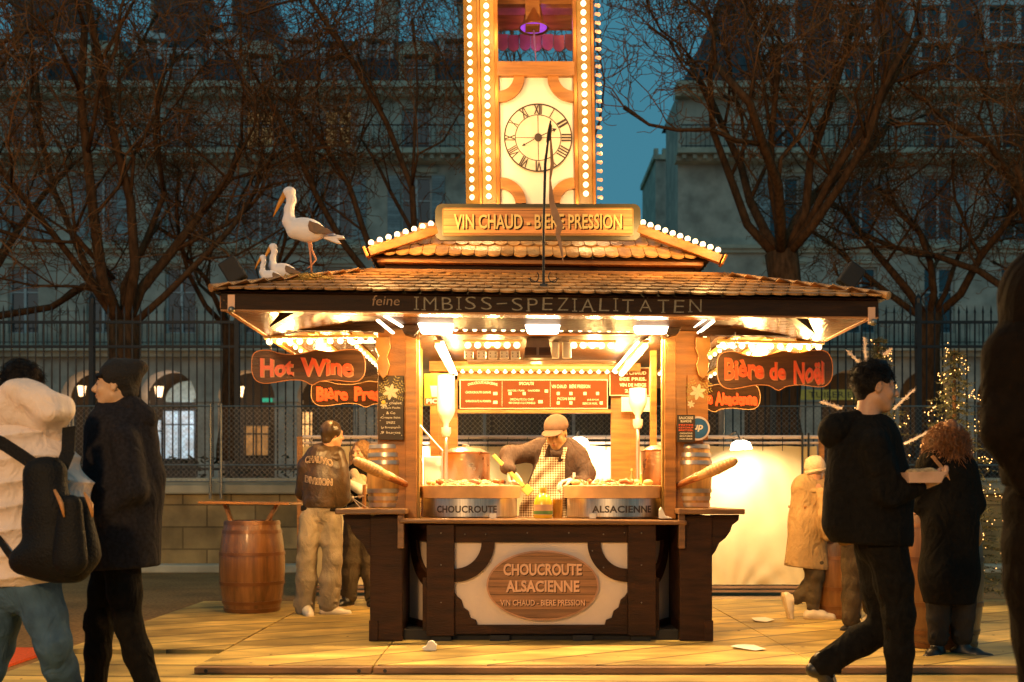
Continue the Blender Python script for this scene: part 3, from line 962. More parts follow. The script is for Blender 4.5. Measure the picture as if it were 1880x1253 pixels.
# parked dark people crowd hint: hedge strip behind the wall
m = MB(); rnd = random.Random(3)
for i in range(2600):
    x = rnd.uniform(-12, 12); z = rnd.uniform(1.0, 1.75); y = 16.4 + rnd.uniform(-.35, .35)
    a = rnd.uniform(0, 6.28); r = rnd.uniform(.04, .09)
    d1 = Vector((cos(a), sin(a) * .6, rnd.uniform(-.6, .6))) * r; d2 = Vector((-sin(a) * .5, cos(a), rnd.uniform(-.3, .9))) * r * .6
    c = Vector((x, y, z)); m.add([c - d1, c + d2, c + d1, c - d2], [(0, 1, 2, 3)])
m.build('clipped_hedge', mat('dark hedge leaf', (.03, .04, .018), .7, var=.4), label='low dark clipped hedge running behind the garden wall', cat='hedge', kind='stuff')


# ------------------------------------------------------------------ bare trees
def bare_tree(name, base, trunk_r, fork_z, top_z, spread, seed, label, lean=0.0, forks=5, upright=.5, dens=1.0):
    rnd = random.Random(seed)
    t = thing(name, label, 'tree', base, 'bare pollarded trees behind the garden wall')
    big, fine = MB(), MB()
    bx, by, bz = base
    count = [0]

    def limb(p, d, r, L, lvl):
        n = 5 if lvl < 3 else 4
        pts = [p.copy()]; rad = [r]
        d = d.normalized()
        seg = L / n
        rr = r
        for i in range(n):
            wob = .13 + .085 * lvl
            d = d + Vector((rnd.gauss(0, wob), rnd.gauss(0, wob), rnd.gauss(0, wob * .8) + upright * .16))
            # keep inside the clipped crown box
            q = p + d * seg
            if abs(q.x - bx) > spread: d.x *= -.3
            if abs(q.y - by) > spread * .7: d.y *= -.3
            if q.z > top_z: d.z *= .1
            if q.z < fork_z + .1: d.z = abs(d.z) + .2
            d.normalize()
            p = p + d * seg
            rr = rr * (.88 if lvl < 3 else .84)
            pts.append(p.copy()); rad.append(rr)
            if lvl < 5:
                k = {1: 1.6, 2: 1.35, 3: 1.3, 4: 1.35}[lvl] * dens
                k = int(k) + (rnd.random() < k - int(k))
                if i == 0 and lvl == 1: k = 0
                for _ in range(k):
                    a = rnd.uniform(0, 2 * pi)
                    side = d.orthogonal().normalized()
                    side = Matrix.Rotation(a, 3, d) @ side
                    nd = d * rnd.uniform(.35, .9) + side * rnd.uniform(.5, 1.0) + Vector((0, 0, .3 * upright))
                    limb(p, nd, max(rr * rnd.uniform(.4, .62), .005), L * rnd.uniform(.45, .7), lvl + 1)
        rad = [max(q, .0062) for q in rad]
        # pollard knuckle at the ends of mid limbs
        if lvl in (2, 3) and rnd.random() < .5:
            rad[-1] *= 1.7
            for _ in range(3):
                nd = d + Vector((rnd.gauss(0, .7), rnd.gauss(0, .7), rnd.gauss(.5, .5)))
                limb(p, nd, max(rr * .45, .006), L * .5, 5)
        count[0] += 1
        (big if lvl < 3 else fine).tube(pts, rad, 9 if lvl < 2 else (5 if lvl < 3 else 3), cap=lvl < 3)

    # trunk
    pts = []; rad = []
    n = 9
    for i in range(n + 1):
        f = i / n
        z = bz + (fork_z - bz) * f
        pts.append(Vector((bx + lean * f * f + .05 * sin(f * 5 + seed), by + .03 * sin(f * 7), z)))
        rad.append(trunk_r * (1.25 - .3 * min(1, f * 4)) * (1 + .06 * sin(f * 20)) if f < .25 else trunk_r * (.96 + .12 * max(0, f - .8) * 5 * .5))
    big.tube(pts, rad, 14)
    top = pts[-1]
    for k in range(forks):
        a = 2 * pi * (k + rnd.uniform(-.2, .2)) / forks + seed
        el = rnd.uniform(.45, 1.1) if k % 2 else rnd.uniform(.9, 2.2)
        d = Vector((cos(a), sin(a) * .7, el))
        H = top_z - fork_z
        limb(top - Vector((0, 0, .15)), d, trunk_r * rnd.uniform(.24, .4), H * rnd.uniform(.62, .85), 1)
    big.build('trunk', M_BARK, t, smooth=True)
    fine.build('crown', M_TWIG, t)
    return count[0]


TREES = [
    ('bare_pollarded_tree', P(222, 845, 17.0), .27, 4.0, 10.6, 4.0, 11, 'big leafless tree with thick trunk left of the stall above the two walkers', .05, 7, .6),
    ('bare_pollarded_tree', P(-90, 845, 18.5), .3, 4.2, 10.8, 3.8, 5, 'leafless tree at the far left edge of the view', .0, 5, .6),
    ('bare_pollarded_tree', P(420, 845, 20.5), .17, 4.6, 9.0, 3.2, 23, 'slender leafless tree behind the Hot Wine sign', .0, 5, .5),
    ('bare_pollarded_tree', P(765, 845, 18.5), .21, 4.6, 11.3, 3.3, 31, 'leafless tree directly behind the left side of the bulb lit tower', .1, 6, .7),
    ('bare_pollarded_tree', P(1445, 845, 17.0), .27, 5.2, 10.4, 3.6, 42, 'large leafless tree forking into several trunks right of the tower', -.1, 8, .8),
    ('bare_pollarded_tree', P(1700, 845, 19.5), .24, 4.6, 9.2, 3.4, 57, 'leafless tree with low crooked limbs behind the fir trees', .1, 6, .35),
    ('bare_pollarded_tree', P(1960, 845, 17.5), .25, 4.4, 9.8, 3.8, 68, 'leafless tree at the far right edge of the view', .0, 6, .5),
]
for tdef in TREES:
    n = bare_tree(*tdef, dens=.76)
    print('tree', n)
# ------------------------------------------------------------------ the stall (local frame: u across, v deep; v=0 is the counter front)
KX, KY = .21, 7.27
kiosk = thing('market_stall', 'glowing timber market stall with tiled roof, bulb lit clock tower and carved counter', 'market stall', (KX, KY, .05))


def K(px, py, v):
    """Survey helper: pixel to stall point on the plane v deep."""
    return P(px, py, KY + v)


def warp_roof(p):      # the roof sits a little low on its right side
    return Vector((p.x, p.y, p.z - .0115 * (p.x - KX)))


def warp_top(p):
    return Vector((p.x, p.y, p.z - .006 * (p.x - KX)))


def warp_tower(p):     # and the tower leans a touch to the left
    return Vector((p.x - .014 * (p.z - 3.3), p.y, p.z))


def U(b, u0, u1, v0, v1, z0, z1):
    return b.bx(KX + u0, KX + u1, KY + v0, KY + v1, z0, z1)


def kb(name, u0, u1, v0, v1, z0, z1, m, bevel=.004, parent=None, warp=None):
    return U(MB(), u0, u1, v0, v1, z0, z1).build(name, m, parent or kiosk, bevel=bevel, warp=warp)


# ---- counter
ZB = .05
for s in (-1, 1):
    a, b_ = (-1.235, -1.0) if s < 0 else (1.0, 1.235)
    kb('side_cabinet', a, b_, 0, 1.2, ZB, .955, M_DARK, .006)
    # bracketed drop panel beside the cabinet top
    kb('cabinet_trim', a - .006 if s < 0 else b_ - .06, a + .06 if s < 0 else b_ + .006, -.012, -.002, ZB, .2, M_DARK)
    kb('end_bracket', (-1.03 if s < 0 else .985), (-.985 if s < 0 else 1.03), -.055, -.005, .72, .99, M_TOP)
    # side shelf
    e = (-1.47, -.965) if s < 0 else (.975, 1.45)
    U(MB(), e[0], e[1], -.1, 1.1, .965, 1.005).build('side_shelf', M_TOP, kiosk, bevel=.008)
    # curved corbel under the shelf overhang
    xo = KX + (-1.235 if s < 0 else 1.235)
    pts = [(0, .96), (s * .2, .96), (s * .195, .92), (s * .15, .885), (s * .135, .84), (s * .1, .79), (s * .055, .755), (s * .03, .7), (0, .66)]
    MB().prism([(xo + x, z) for x, z in (pts if s > 0 else pts[::-1])][::-1], KY + .02, KY + .09).build('shelf_corbel', M_DARK, kiosk, bevel=.003)
# recessed counter body (canted front)
zc0, zc1 = .13, .885
poly = [(-1.0, .5), (-.72, .03), (.72, .03), (1.0, .5)]


def canted(m, i, z0, z1, off=0.0, t=.03, a0=0.0, a1=1.0):
    """Board on side i of the canted plan, running a0..a1 of its length, standing off outward by off."""
    (xa, ya), (xb, yb) = poly[i], poly[i + 1]
    d = Vector((xb - xa, yb - ya, 0)); L_ = d.length; d.normalize(); n = Vector((d.y, -d.x, 0))
    A = Vector((KX + xa, KY + ya, 0)) + d * L_ * a0 + n * off
    B = Vector((KX + xa, KY + ya, 0)) + d * L_ * a1 + n * off
    vs = []
    for z in (z0, z1):
        for q in (A, B, B - n * t, A - n * t):
            vs.append((q.x, q.y, z))
    return m.add(vs, [(3, 2, 1, 0), (4, 5, 6, 7), (0, 1, 5, 4), (1, 2, 6, 5), (2, 3, 7, 6), (3, 0, 4, 7)])


for i in range(3):
    canted(MB(), i, zc0, zc1, 0, .02).build('cream_panel', M_CREAM, kiosk)
    canted(MB(), i, .76, .885, .024, .022).build('top_rail', M_DARKH, kiosk, bevel=.003)
    canted(MB(), i, .10, .165, .03, .028).build('bottom_rail', M_DARKH, kiosk, bevel=.003)
for s in (-1, 1):
    U(MB(), *sorted((s * .625, s * .825)), -.03, .035, .09, .89).build('corner_post', M_DARK, kiosk, bevel=.005)
    U(MB(), *sorted((s * .82, s * .86)), .05, .09, .12, .5).build('post_bracket', M_DARK, kiosk, bevel=.003)
U(MB(), -1.0, 1.0, .06, .6, ZB, .12).build('plinth', M_BLK, kiosk)
for u in (-.72, .72, -.3, .3):
    U(MB(), u - .07, u + .07, .0, .06, ZB, .09).build('foot_block', M_BLK, kiosk)
U(MB(), -1.0, 1.0, .6, 1.15, ZB, .9).build('counter_core', M_DARK, kiosk)


def ring(m, cx, cz, r0, r1, a0, a1, y0, y1, n=14):
    for i in range(n):
        p = [a0 + (a1 - a0) * (i + j) / n for j in (0, 1)]
        q = [(cx + r0 * cos(radians(p[0])), cz + r0 * sin(radians(p[0]))), (cx + r1 * cos(radians(p[0])), cz + r1 * sin(radians(p[0]))),
             (cx + r1 * cos(radians(p[1])), cz + r1 * sin(radians(p[1]))), (cx + r0 * cos(radians(p[1])), cz + r0 * sin(radians(p[1])))]
        m.prism(q[::-1], y0, y1)
    return m


for s in (-1, 1):
    a0, a1 = (180, 270) if s > 0 else (270, 360)
    ring(MB(), KX + s * .625, .765, .195, .29, a0, a1, KY + .0, KY + .03, 18).build('curved_brace', M_DARK, kiosk, smooth='auto')
    # stepped carved corner at the foot
    pts = [(0, .165), (s * -.165, .165), (s * -.155, .2), (s * -.115, .215), (s * -.1, .265), (s * -.065, .29), (s * -.05, .345), (s * -.02, .37), (0, .4)]
    MB().prism([(KX + s * .625 + x, z) for x, z in (pts[::-1] if s > 0 else pts)], KY + .0, KY + .03).build('carved_corner', M_DARK, kiosk, bevel=.002)
    # brace on the canted side
    i = 0 if s < 0 else 2
    (xa, ya), (xb, yb) = (poly[0], poly[1]) if s < 0 else (poly[3], poly[2])
    o = Vector((KX + xb, KY + yb, 0)); d = Vector((xa - xb, ya - yb, 0)).normalized(); nn = Vector((d.y, -d.x, 0)) * (1 if s > 0 else -1)
    if nn.y > 0: nn = -nn
    m = MB()
    for k in range(12):
        for_ = []
        for aa, rr in ((k, .25), (k, .36), (k + 1, .36), (k + 1, .25)):
            th = radians(270 + 90 * aa / 12)
            for_.append(o + d * (.12 + rr * cos(th)) + Vector((0, 0, .77 + rr * sin(th))))
        f_, bk = [q + nn * .03 for q in for_], for_
        m.add(f_ + bk, [(0, 1, 2, 3), (7, 6, 5, 4), (0, 4, 5, 1), (1, 5, 6, 2), (2, 6, 7, 3), (3, 7, 4, 0)])
    m.build('curved_brace', M_DARK, kiosk)
# bolts
m = MB()
for u, z in [(-.72, .83), (-.72, .6), (-.72, .33), (.72, .83), (.72, .6), (.72, .33), (-.55, .82), (-.4, .82), (-.1, .83), (.2, .83), (.45, .82), (.6, .83), (-.37, .62), (-.42, .55), (.37, .7), (.45, .58)]:
    m.ball((KX + u, KY - .032 if abs(u) > .65 else KY - .002, z), .006, 8, 4)
m.build('bolt_heads', M_GALV, kiosk, smooth=True, kind='stuff')

# oval sign on the counter
cx, cz = (P(996, 1075, KY).x, P(996, 1075, KY).z)
ra, rb = .405, .253
N_ = 56
rim = MB().prism([(cx + (ra) * cos(2 * pi * i / N_), cz + (rb) * sin(2 * pi * i / N_)) for i in range(N_)][::-1], KY - .012, KY + .0)
osg = rim.build('oval_sign', mat('pinkish sign rim', (.5, .27, .17), .5), kiosk, smooth='auto')
MB().prism([(cx + (ra - .012) * cos(2 * pi * i / N_), cz + (rb - .012) * sin(2 * pi * i / N_)) for i in range(N_)][::-1], KY - .02, KY - .0125).build('plank_face', mat('printed oval planks', (.3, .14, .06), .5, var=.35, scale=4, stretch=(.5, 4, 10), planks=(2, .055, 0)), osg)
for (tx, dz, w_, h_, bd) in (('CHOUCROUTE', .115, .565, .085, .035), ('ALSACIENNE', -.005, .53, .085, .035), ('VIN CHAUD - BIERE PRESSION', -.123, .61, .043, .02)):
    text(MB(), tx, (cx + .006, KY - .0215, cz + dz - .006), w_, h_, bd, .12).build('letter_shadow', M_DARK, osg)
    text(MB(), tx, (cx, KY - .0235, cz + dz), w_, h_, bd, .12).build('lettering', M_SAND, osg)

# countertop
m = MB()
pts = [(-1.02, .6), (-1.02, .42), (-.76, -.06), (.78, -.06), (1.03, .42), (1.03, .6)]
vs = [(KX + x, KY + y, .892) for x, y in pts] + [(KX + x, KY + y, .932) for x, y in pts]
n = len(pts)
m.add(vs, [tuple(range(n))[::-1], tuple(range(n, 2 * n))] + [(i, (i + 1) % n, (i + 1) % n + n, i + n) for i in range(n)])
U(m, -1.0, 1.0, .601, 1.15, .892, .931)
m.build('countertop', M_TOP, kiosk, bevel=.006, warp=warp_top)
U(MB(), -1.02, 1.04, -.075, -.0, .895, .928).build('counter_edge', M_TOP, kiosk, bevel=.01, warp=warp_top)

# ---- posts and side panels
for s in (-1, 1):
    kb('front_post', *sorted((s * .905, s * .99)), .1, .19, .93, 2.33, M_WOODW, .005)
    kb('panel_board', *sorted((s * .99, s * 1.2)), .16, .2, 1.0, 2.32, M_WOODW, .003)
    kb('post_edge', *sorted((s * .89, s * .905)), .11, .17, .93, 2.33, M_MUST, .002)
    kb('rear_post', *sorted((s * .9, s * .98)), 2.2, 2.28, ZB, 2.4, M_WOODW, .005)
    kb('rear_wall_panel', *sorted((s * .72, s * .9)), 2.2, 2.24, ZB, 2.4, M_WOODW, .003)
kb('side_wall', -1.0, -.97, .2, 1.3, .93, 2.35, M_INNER)
kb('side_wall', .975, 1.0, .2, .75, .93, 2.35, M_INNER)
kb('side_wall_sill', .96, 1.02, .75, 2.2, .9, 1.1, M_WOODH)
kb('side_jamb', .95, 1.0, 1.15, 1.22, 1.1, 2.35, M_WOODW)
kb('rear_header', -.9, .9, 2.2, 2.25, 2.18, 2.42, M_WOODH)
kb('rear_sill', -.72, .72, 2.19, 2.25, .05, .85, M_DARKH)
kb('menu_ledge', -.72, .72, 2.1, 2.18, 1.865, 1.9, M_WOODH)
# rear-side shutter board glimpsed through the right side opening
# ---- inner ceiling: raised lining
m = MB(); U(m, -.97, .97, .25, 2.2, 2.4, 2.43); m.build('ceiling_lining', M_INNERV, kiosk)
kb('ceiling_beam', -.97, .97, .3, .38, 2.31, 2.4, M_WOODH)
kb('ceiling_beam', -.97, .97, 1.98, 2.06, 2.24, 2.4, M_WOODH)

# ---- front lintel, fascia, soffit
kb('front_lintel', -1.14, 1.12, .02, .1, 2.325, 2.44, M_DARKH, .004, warp=warp_roof)
for s in (-1, 1):
    x0_ = KX + s * .86
    MB().prism([(x0_, 2.33), (x0_ + s * .16, 2.33), (x0_ + s * .13, 2.27), (x0_ + s * .06, 2.25)][::(1 if s < 0 else -1)], KY + .0, KY + .1).build('lintel_corbel', M_DARK, kiosk, bevel=.003)
EU0, EU1, EV0, EV1 = -2.02, 2.06, -1.08, 3.25
fas = kb('front_fascia', EU0 + .02, EU1 - .02, EV0, EV0 + .045, 2.22, 2.325, M_FASC, .004, warp=warp_roof)
kb('fascia_strip', EU0 + .02, EU1 - .02, EV0 - .004, EV0 + .03, 2.211, 2.2195, M_WOODH, 0, warp=warp_roof)
for s in (-1, 1):
    e = EU0 if s < 0 else EU1 - .035
    kb('side_fascia', e, e + .035, EV0 + .05, EV1, 2.235, 2.32, M_WOODH, .003, warp=warp_roof)
kb('rear_fascia', EU0, EU1, EV1, EV1 + .035, 2.23, 2.32, M_DARKH, .003, warp=warp_roof)
for px, s in ((425, -1), (1600, 1)):
    c = P(px, 555 if s < 0 else 578, KY + EV0 - .003)
    kb('metal_bracket', c.x - KX - .022, c.x - KX + .022, EV0 - .009, EV0 - .001, c.z - .06, c.z + .045, M_SAND, .001)
    MB().ball((c.x + .005, KY + EV0 - .02, c.z - .05), .022, 10, 6).build('bracket_bolt', M_GALV, kiosk, smooth=True)
yF = KY + EV0 - .0035
m = MB()
txt = 'IMBISS-SPEZIALITÄTEN'
xa, xb = P(757, 560, KY + EV0).x, P(1293, 560, KY + EV0).x
widths = [.45, 1, .85, .4, .85, .85, .8, .85, .8, .8, .85, .4, 1, .8, .4, .9, 1, .9, .8, .95]
tot = sum(widths); cur = xa
rnd = random.Random(4)
for ch, wd in zip(txt, widths):
    wch = (xb - xa) * wd / tot
    zc = 2.273 + rnd.uniform(-.004, .004)
    if ch == '-':
        m.add([(cur + wch * .15, yF, zc - .004), (cur + wch * .85, yF, zc), (cur + wch * .85, yF, zc + .007), (cur + wch * .15, yF, zc + .003)], [(0, 1, 2, 3)])
    elif ch == 'I':
        text(m, 'I', (cur + wch / 2, yF, zc), .008, .078, 0)
        for sz in (-1, 1):
            m.bx(cur + wch / 2 - .015, cur + wch / 2 + .015, yF - .0005, yF, zc + sz * .037 - .003, zc + sz * .037 + .003)
    else:
        text(m, ch, (cur + wch / 2, yF, zc + (.006 if ch == 'Ä' else 0)), wch * .68, .09 if ch == 'Ä' else .078, -.012, shear=rnd.uniform(-.05, .08))
        if ch in 'MPEZATN':
            xs_ = {'M': (-.34, .34), 'P': (-.3,), 'E': (), 'Z': (), 'A': (-.34, .34), 'T': (0,), 'N': (-.3,)}[ch]
            for q in xs_:
                m.bx(cur + wch / 2 + q * wch - .013, cur + wch / 2 + q * wch + .013, yF - .0005, yF, zc - .041, zc - .036)
    cur += wch
m.build('lettering', M_GREYLET, fas, warp=warp_roof)
c = P(709, 556, KY + EV0)
text(MB(), 'feine', (c.x, yF, 2.285), .17, .06, .0, .25, shear=.15).build('lettering', M_TANLET, fas, warp=warp_roof)

# soffit: four slopes of boards rising inward
zo, zi = 2.236, 2.365
IU, IV0, IV1 = 1.02, .04, 2.3
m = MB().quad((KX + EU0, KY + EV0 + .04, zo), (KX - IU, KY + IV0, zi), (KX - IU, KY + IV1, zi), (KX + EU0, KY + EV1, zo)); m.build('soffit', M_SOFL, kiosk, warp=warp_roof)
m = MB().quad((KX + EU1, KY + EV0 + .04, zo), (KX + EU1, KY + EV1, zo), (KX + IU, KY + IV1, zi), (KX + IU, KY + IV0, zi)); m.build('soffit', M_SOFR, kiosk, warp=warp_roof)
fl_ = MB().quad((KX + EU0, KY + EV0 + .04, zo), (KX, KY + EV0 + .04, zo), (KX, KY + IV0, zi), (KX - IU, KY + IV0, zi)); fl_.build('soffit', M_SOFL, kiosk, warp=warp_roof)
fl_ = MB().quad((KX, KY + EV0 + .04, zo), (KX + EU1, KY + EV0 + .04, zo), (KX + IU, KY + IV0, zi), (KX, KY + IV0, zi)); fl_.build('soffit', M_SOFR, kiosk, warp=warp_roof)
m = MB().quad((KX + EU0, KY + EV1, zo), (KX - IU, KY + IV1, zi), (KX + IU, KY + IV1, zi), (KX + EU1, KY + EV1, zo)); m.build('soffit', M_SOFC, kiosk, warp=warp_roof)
# outrigger beams over the side counters with hip braces
for s in (-1, 1):
    e = sorted((s * 1.14, s * (2.0 if s > 0 else 1.97)))
    kb('outrigger_beam', e[0], e[1], -.02, .05, 2.268, 2.335, M_DARKH, .003, warp=warp_roof)
    MB().beam((KX + s * 1.97, KY - .03, 2.285), (KX + s * 1.5, KY + EV0 + .06, 2.26), .06, .06).build('diagonal_brace', M_DARK, kiosk, warp=warp_roof)


# ---- tiled roofs
def tile_slope(name, A, B, C_, D_, tw, exposure, m_, seed, thick=.012, lift=.012):
    """A-B eave (left to right seen from outside), D_-C_ top. Scalloped overlapping tiles laid in courses."""
    A, B, C_, D_ = Vector(A), Vector(B), Vector(C_), Vector(D_)
    rnd = random.Random(seed)
    U_ = (B - A).normalized()
    nrm = U_.cross((D_ - A)); nrm.normalize()
    if nrm.z < 0: nrm = -nrm
    Vd = nrm.cross(U_); Vd.normalize()
    if Vd.z < 0: Vd = -Vd
    H = (D_ - A).dot(Vd)
    rows = int(math.ceil(H / exposure))
    mb = MB()
    for r in range(rows, -1, -1):
        y = r * exposure
        f = min(1, max(0, y / H))
        xl = (D_ - A).dot(U_) * f; xr = (B - A).length + ((C_ - B).dot(U_)) * f
        off = (r % 2) * tw / 2
        k = int((xl - off) / tw) - 1
        while True:
            x = k * tw + off; k += 1
            if x > xr: break
            if x + tw < xl: continue
            a, b = max(x + .002, xl - .01), min(x + tw - .002, xr + .01)
            if b - a < .012: continue
            top = min(y + exposure * 1.35, H + .01)
            jl = rnd.uniform(-.004, .005); tilt = rnd.uniform(0, .006)
            sc_ = [(a, .026), (a + (b - a) * .12, .008), (a + (b - a) * .3, -.004), (a + (b - a) * .5, -.009), (a + (b - a) * .7, -.004), (a + (b - a) * .88, .008), (b, .026)]
            outl = [A + U_ * px + Vd * (y + py + jl) + nrm * (lift + tilt) for px, py in sc_]
            outl += [A + U_ * b + Vd * top + nrm * .002, A + U_ * a + Vd * top + nrm * .002]
            under = [q - nrm * thick for q in outl]
            n = len(outl)
            mb.add(outl + under, [tuple(range(n)), tuple(range(2 * n - 1, n - 1, -1))] + [(i + n, (i + 1) % n + n, (i + 1) % n, i) for i in range(n)])
    return mb.build(name, m_, kiosk, warp=warp_roof)


z0r, z1r = 2.335, 2.672
e = dict(l=KX + EU0 - .03, r=KX + EU1 + .03, f=KY + EV0 - .04, b=KY + EV1 + .04)
t_ = dict(l=KX - 1.27, r=KX + 1.3, f=KY - .1, b=KY + 2.35)
tile_slope('roof_tiles', (e['l'], e['f'], z0r), (e['r'], e['f'], z0r), (t_['r'], t_['f'], z1r), (t_['l'], t_['f'], z1r), .098, .168, M_TILE, 1)
tile_slope('roof_tiles', (e['l'], e['b'], z0r), (e['l'], e['f'], z0r), (t_['l'], t_['f'], z1r), (t_['l'], t_['b'], z1r), .098, .09, M_TILE, 2, .007, .004)
tile_slope('roof_tiles', (e['r'], e['f'], z0r), (e['r'], e['b'], z0r), (t_['r'], t_['b'], z1r), (t_['r'], t_['f'], z1r), .098, .09, M_TILE, 3, .007, .004)
m = MB(); m.add([(e['l'] + .01, e['f'] + .01, z0r - .012), (e['r'] - .01, e['f'] + .01, z0r - .012), (e['r'] - .01, e['b'] - .01, z0r - .012), (e['l'] + .01, e['b'] - .01, z0r - .012),
                 (t_['l'], t_['f'], z1r - .012), (t_['r'], t_['f'], z1r - .012), (t_['r'], t_['b'], z1r - .012), (t_['l'], t_['b'], z1r - .012)],
                [(0, 1, 5, 4), (1, 2, 6, 5), (2, 3, 7, 6), (3, 0, 4, 7), (4, 5, 6, 7), (3, 2, 1, 0)])
m.build('roof_deck', M_DARK, kiosk, warp=warp_roof)
# hip ridge caps
m = MB()
for (p0, p1) in (((e['l'], e['f'], z0r), (t_['l'], t_['f'], z1r)), ((e['r'], e['f'], z0r), (t_['r'], t_['f'], z1r))):
    p0, p1 = Vector(p0), Vector(p1)
    for k in range(14):
        a = p0.lerp(p1, k / 14); b2 = p0.lerp(p1, (k + 1.15) / 14)
        m.tube([a + Vector((0, 0, .008)), b2 + Vector((0, 0, .014))], [.026, .018], 8)
m.build('ridge_cap_row', M_TILE, kiosk, smooth='auto', warp=warp_roof, kind='stuff')

# step between the roofs
kb('roof_curb', -1.27, 1.32, -.12, 2.4, 2.676, 2.698, M_WOODH, .003, warp=warp_roof)
kb('roof_riser', -1.12, 1.1, -.06, 2.3, 2.6985, 2.742, M_DARKH, .003, warp=warp_roof)
kb('upper_eave_board', -1.17, 1.15, -.12, 2.35, 2.7425, 2.776, M_WOODH, .004, warp=warp_roof)
z2, z3 = 2.785, 3.23
e2 = dict(l=KX - 1.22, r=KX + 1.2, f=KY - .15, b=KY + 2.4)
t2 = dict(l=KX - .6, r=KX + .58, f=KY + .5, b=KY + 1.75)
tile_slope('roof_tiles', (e2['l'], e2['f'], z2), (e2['r'], e2['f'], z2), (t2['r'], t2['f'], z3), (t2['l'], t2['f'], z3), .093, .2, M_TILE2, 4)
tile_slope('roof_tiles', (e2['l'], e2['b'], z2), (e2['l'], e2['f'], z2), (t2['l'], t2['f'], z3), (t2['l'], t2['b'], z3), .093, .1, M_TILE2, 5, .007, .004)
tile_slope('roof_tiles', (e2['r'], e2['f'], z2), (e2['r'], e2['b'], z2), (t2['r'], t2['b'], z3), (t2['r'], t2['f'], z3), .093, .1, M_TILE2, 6, .007, .004)
m = MB(); m.add([(e2['l'] + .01, e2['f'] + .01, z2 - .012), (e2['r'] - .01, e2['f'] + .01, z2 - .012), (e2['r'] - .01, e2['b'] - .01, z2 - .012), (e2['l'] + .01, e2['b'] - .01, z2 - .012),
                 (t2['l'], t2['f'], z3 - .012), (t2['r'], t2['f'], z3 - .012), (t2['r'], t2['b'], z3 - .012), (t2['l'], t2['b'], z3 - .012)],
                [(0, 1, 5, 4), (1, 2, 6, 5), (2, 3, 7, 6), (3, 0, 4, 7), (4, 5, 6, 7), (3, 2, 1, 0)])
m.build('roof_deck', M_DARK, kiosk, warp=warp_roof)


def bulb(parent, c, r=.019, m_=None, name='bulb', socket=True):
    b = MB().ball(c, r, 10, 6)
    o = b.build(name, m_ or M_BULB, parent, smooth=True)
    return o


# bulb bars up the hips of the upper roof
for (xa, ya, xb, yb, n) in ((675, 452, 800, 412, 8), (1174, 410, 1325, 466, 11)):
    A = P(xa, ya + 12, KY - .2); B = P(xb, yb + 12, KY - .02)
    if xa > 1000: A = P(xa, ya + 12, KY - .02); B = P(xb, yb + 12, KY - .2)
    bar = MB().beam(A, B, .09, .06).build('hip_light_bar', M_WOODH, kiosk, bevel=.004)
    s = MB()
    for k in range(n):
        f = (k + .45) / n
        c = A.lerp(B, f) + Vector((0, -.02, .055))
        bulb(bar, c, .021, M_BULBT)
        s.tube([c - Vector((0, 0, .03)), c - Vector((0, 0, .012))], .013, 8)
    s.build('lamp_holder_row', M_BRASS, bar, smooth='auto', kind='stuff')
    E_ = A if xa < 1000 else B
    d = (B - A).normalized() * (-1 if xa < 1000 else 1)
    MB().box(E_ + d * .01 + Vector((0, -.0, 0)), (.02, .1, .075), Matrix.Rotation(math.atan2(-(B - A).z, (B - A).x), 3, 'Y')).build('bar_end_cap', M_BRASS, bar, bevel=.003)

# ---- VIN CHAUD sign
c = K((807 + 1168) / 2, 408, -.06)
W, Hh = .735, .118
def rrect(cx, cz, w, h, r, n=5):
    pts = []
    for (sx, sz, a0) in ((1, 1, 0), (-1, 1, 90), (-1, -1, 180), (1, -1, 270)):
        for i in range(n + 1):
            a = radians(a0 + 90 * i / n)
            pts.append((cx + sx * (w - r) + r * cos(a), cz + sz * (h - r) + r * sin(a)))
    return pts
sg = MB().prism(rrect(c.x, c.z, W, Hh + .012, .05)[::-1], c.y, c.y + .03).build('roof_sign', M_OLIVE, kiosk)
MB().prism(rrect(c.x, c.z, W - .05, Hh - .016, .02)[::-1], c.y - .006, c.y - .0005).build('sign_border', M_MUST, sg)
MB().prism(rrect(c.x, c.z, W - .06, Hh - .026, .016)[::-1], c.y - .011, c.y - .0065).build('sign_face', M_SIGNP, sg)
text(MB(), 'VIN CHAUD - BIERE PRESSION', (c.x + .01, c.y - .013, c.z - .008), 1.2, .105, .018, .12).build('letter_shadow', M_DARK, sg)
text(MB(), 'VIN CHAUD - BIERE PRESSION', (c.x, c.y - .016, c.z), 1.2, .105, .018, .12).build('lettering', M_GOLD, sg)

# ---- clock tower
TZ0, TZ1 = 3.2, 5.75
TV = .62
yT = KY + TV


def tx(px):
    return (px - CX) * (KY + TV) / F - KX


def tb(name, u0, u1, v0, v1, z0, z1, m_, bevel=.003, parent=None):
    return U(MB(), u0, u1, v0, v1, z0, z1).build(name, m_, parent or kiosk, bevel=bevel, warp=warp_tower)


UL0, UL1 = tx(886), tx(912)
UR0, UR1 = tx(1063), tx(1089)
for (a, b_) in ((UL0, UL1), (UR0, UR1)):
    tb('bulb_channel', a, b_, TV, TV + .05, TZ0, TZ1, M_MUST)
for (a, b_) in ((UL0 - .022, UL0 - .001), (UL1 + .001, UL1 + .03), (UR0 - .03, UR0 - .001), (UR1 + .001, UR1 + .024)):
    tb('tower_trim', a, b_, TV - .018, TV + .06, TZ0, TZ1, M_BRASS)
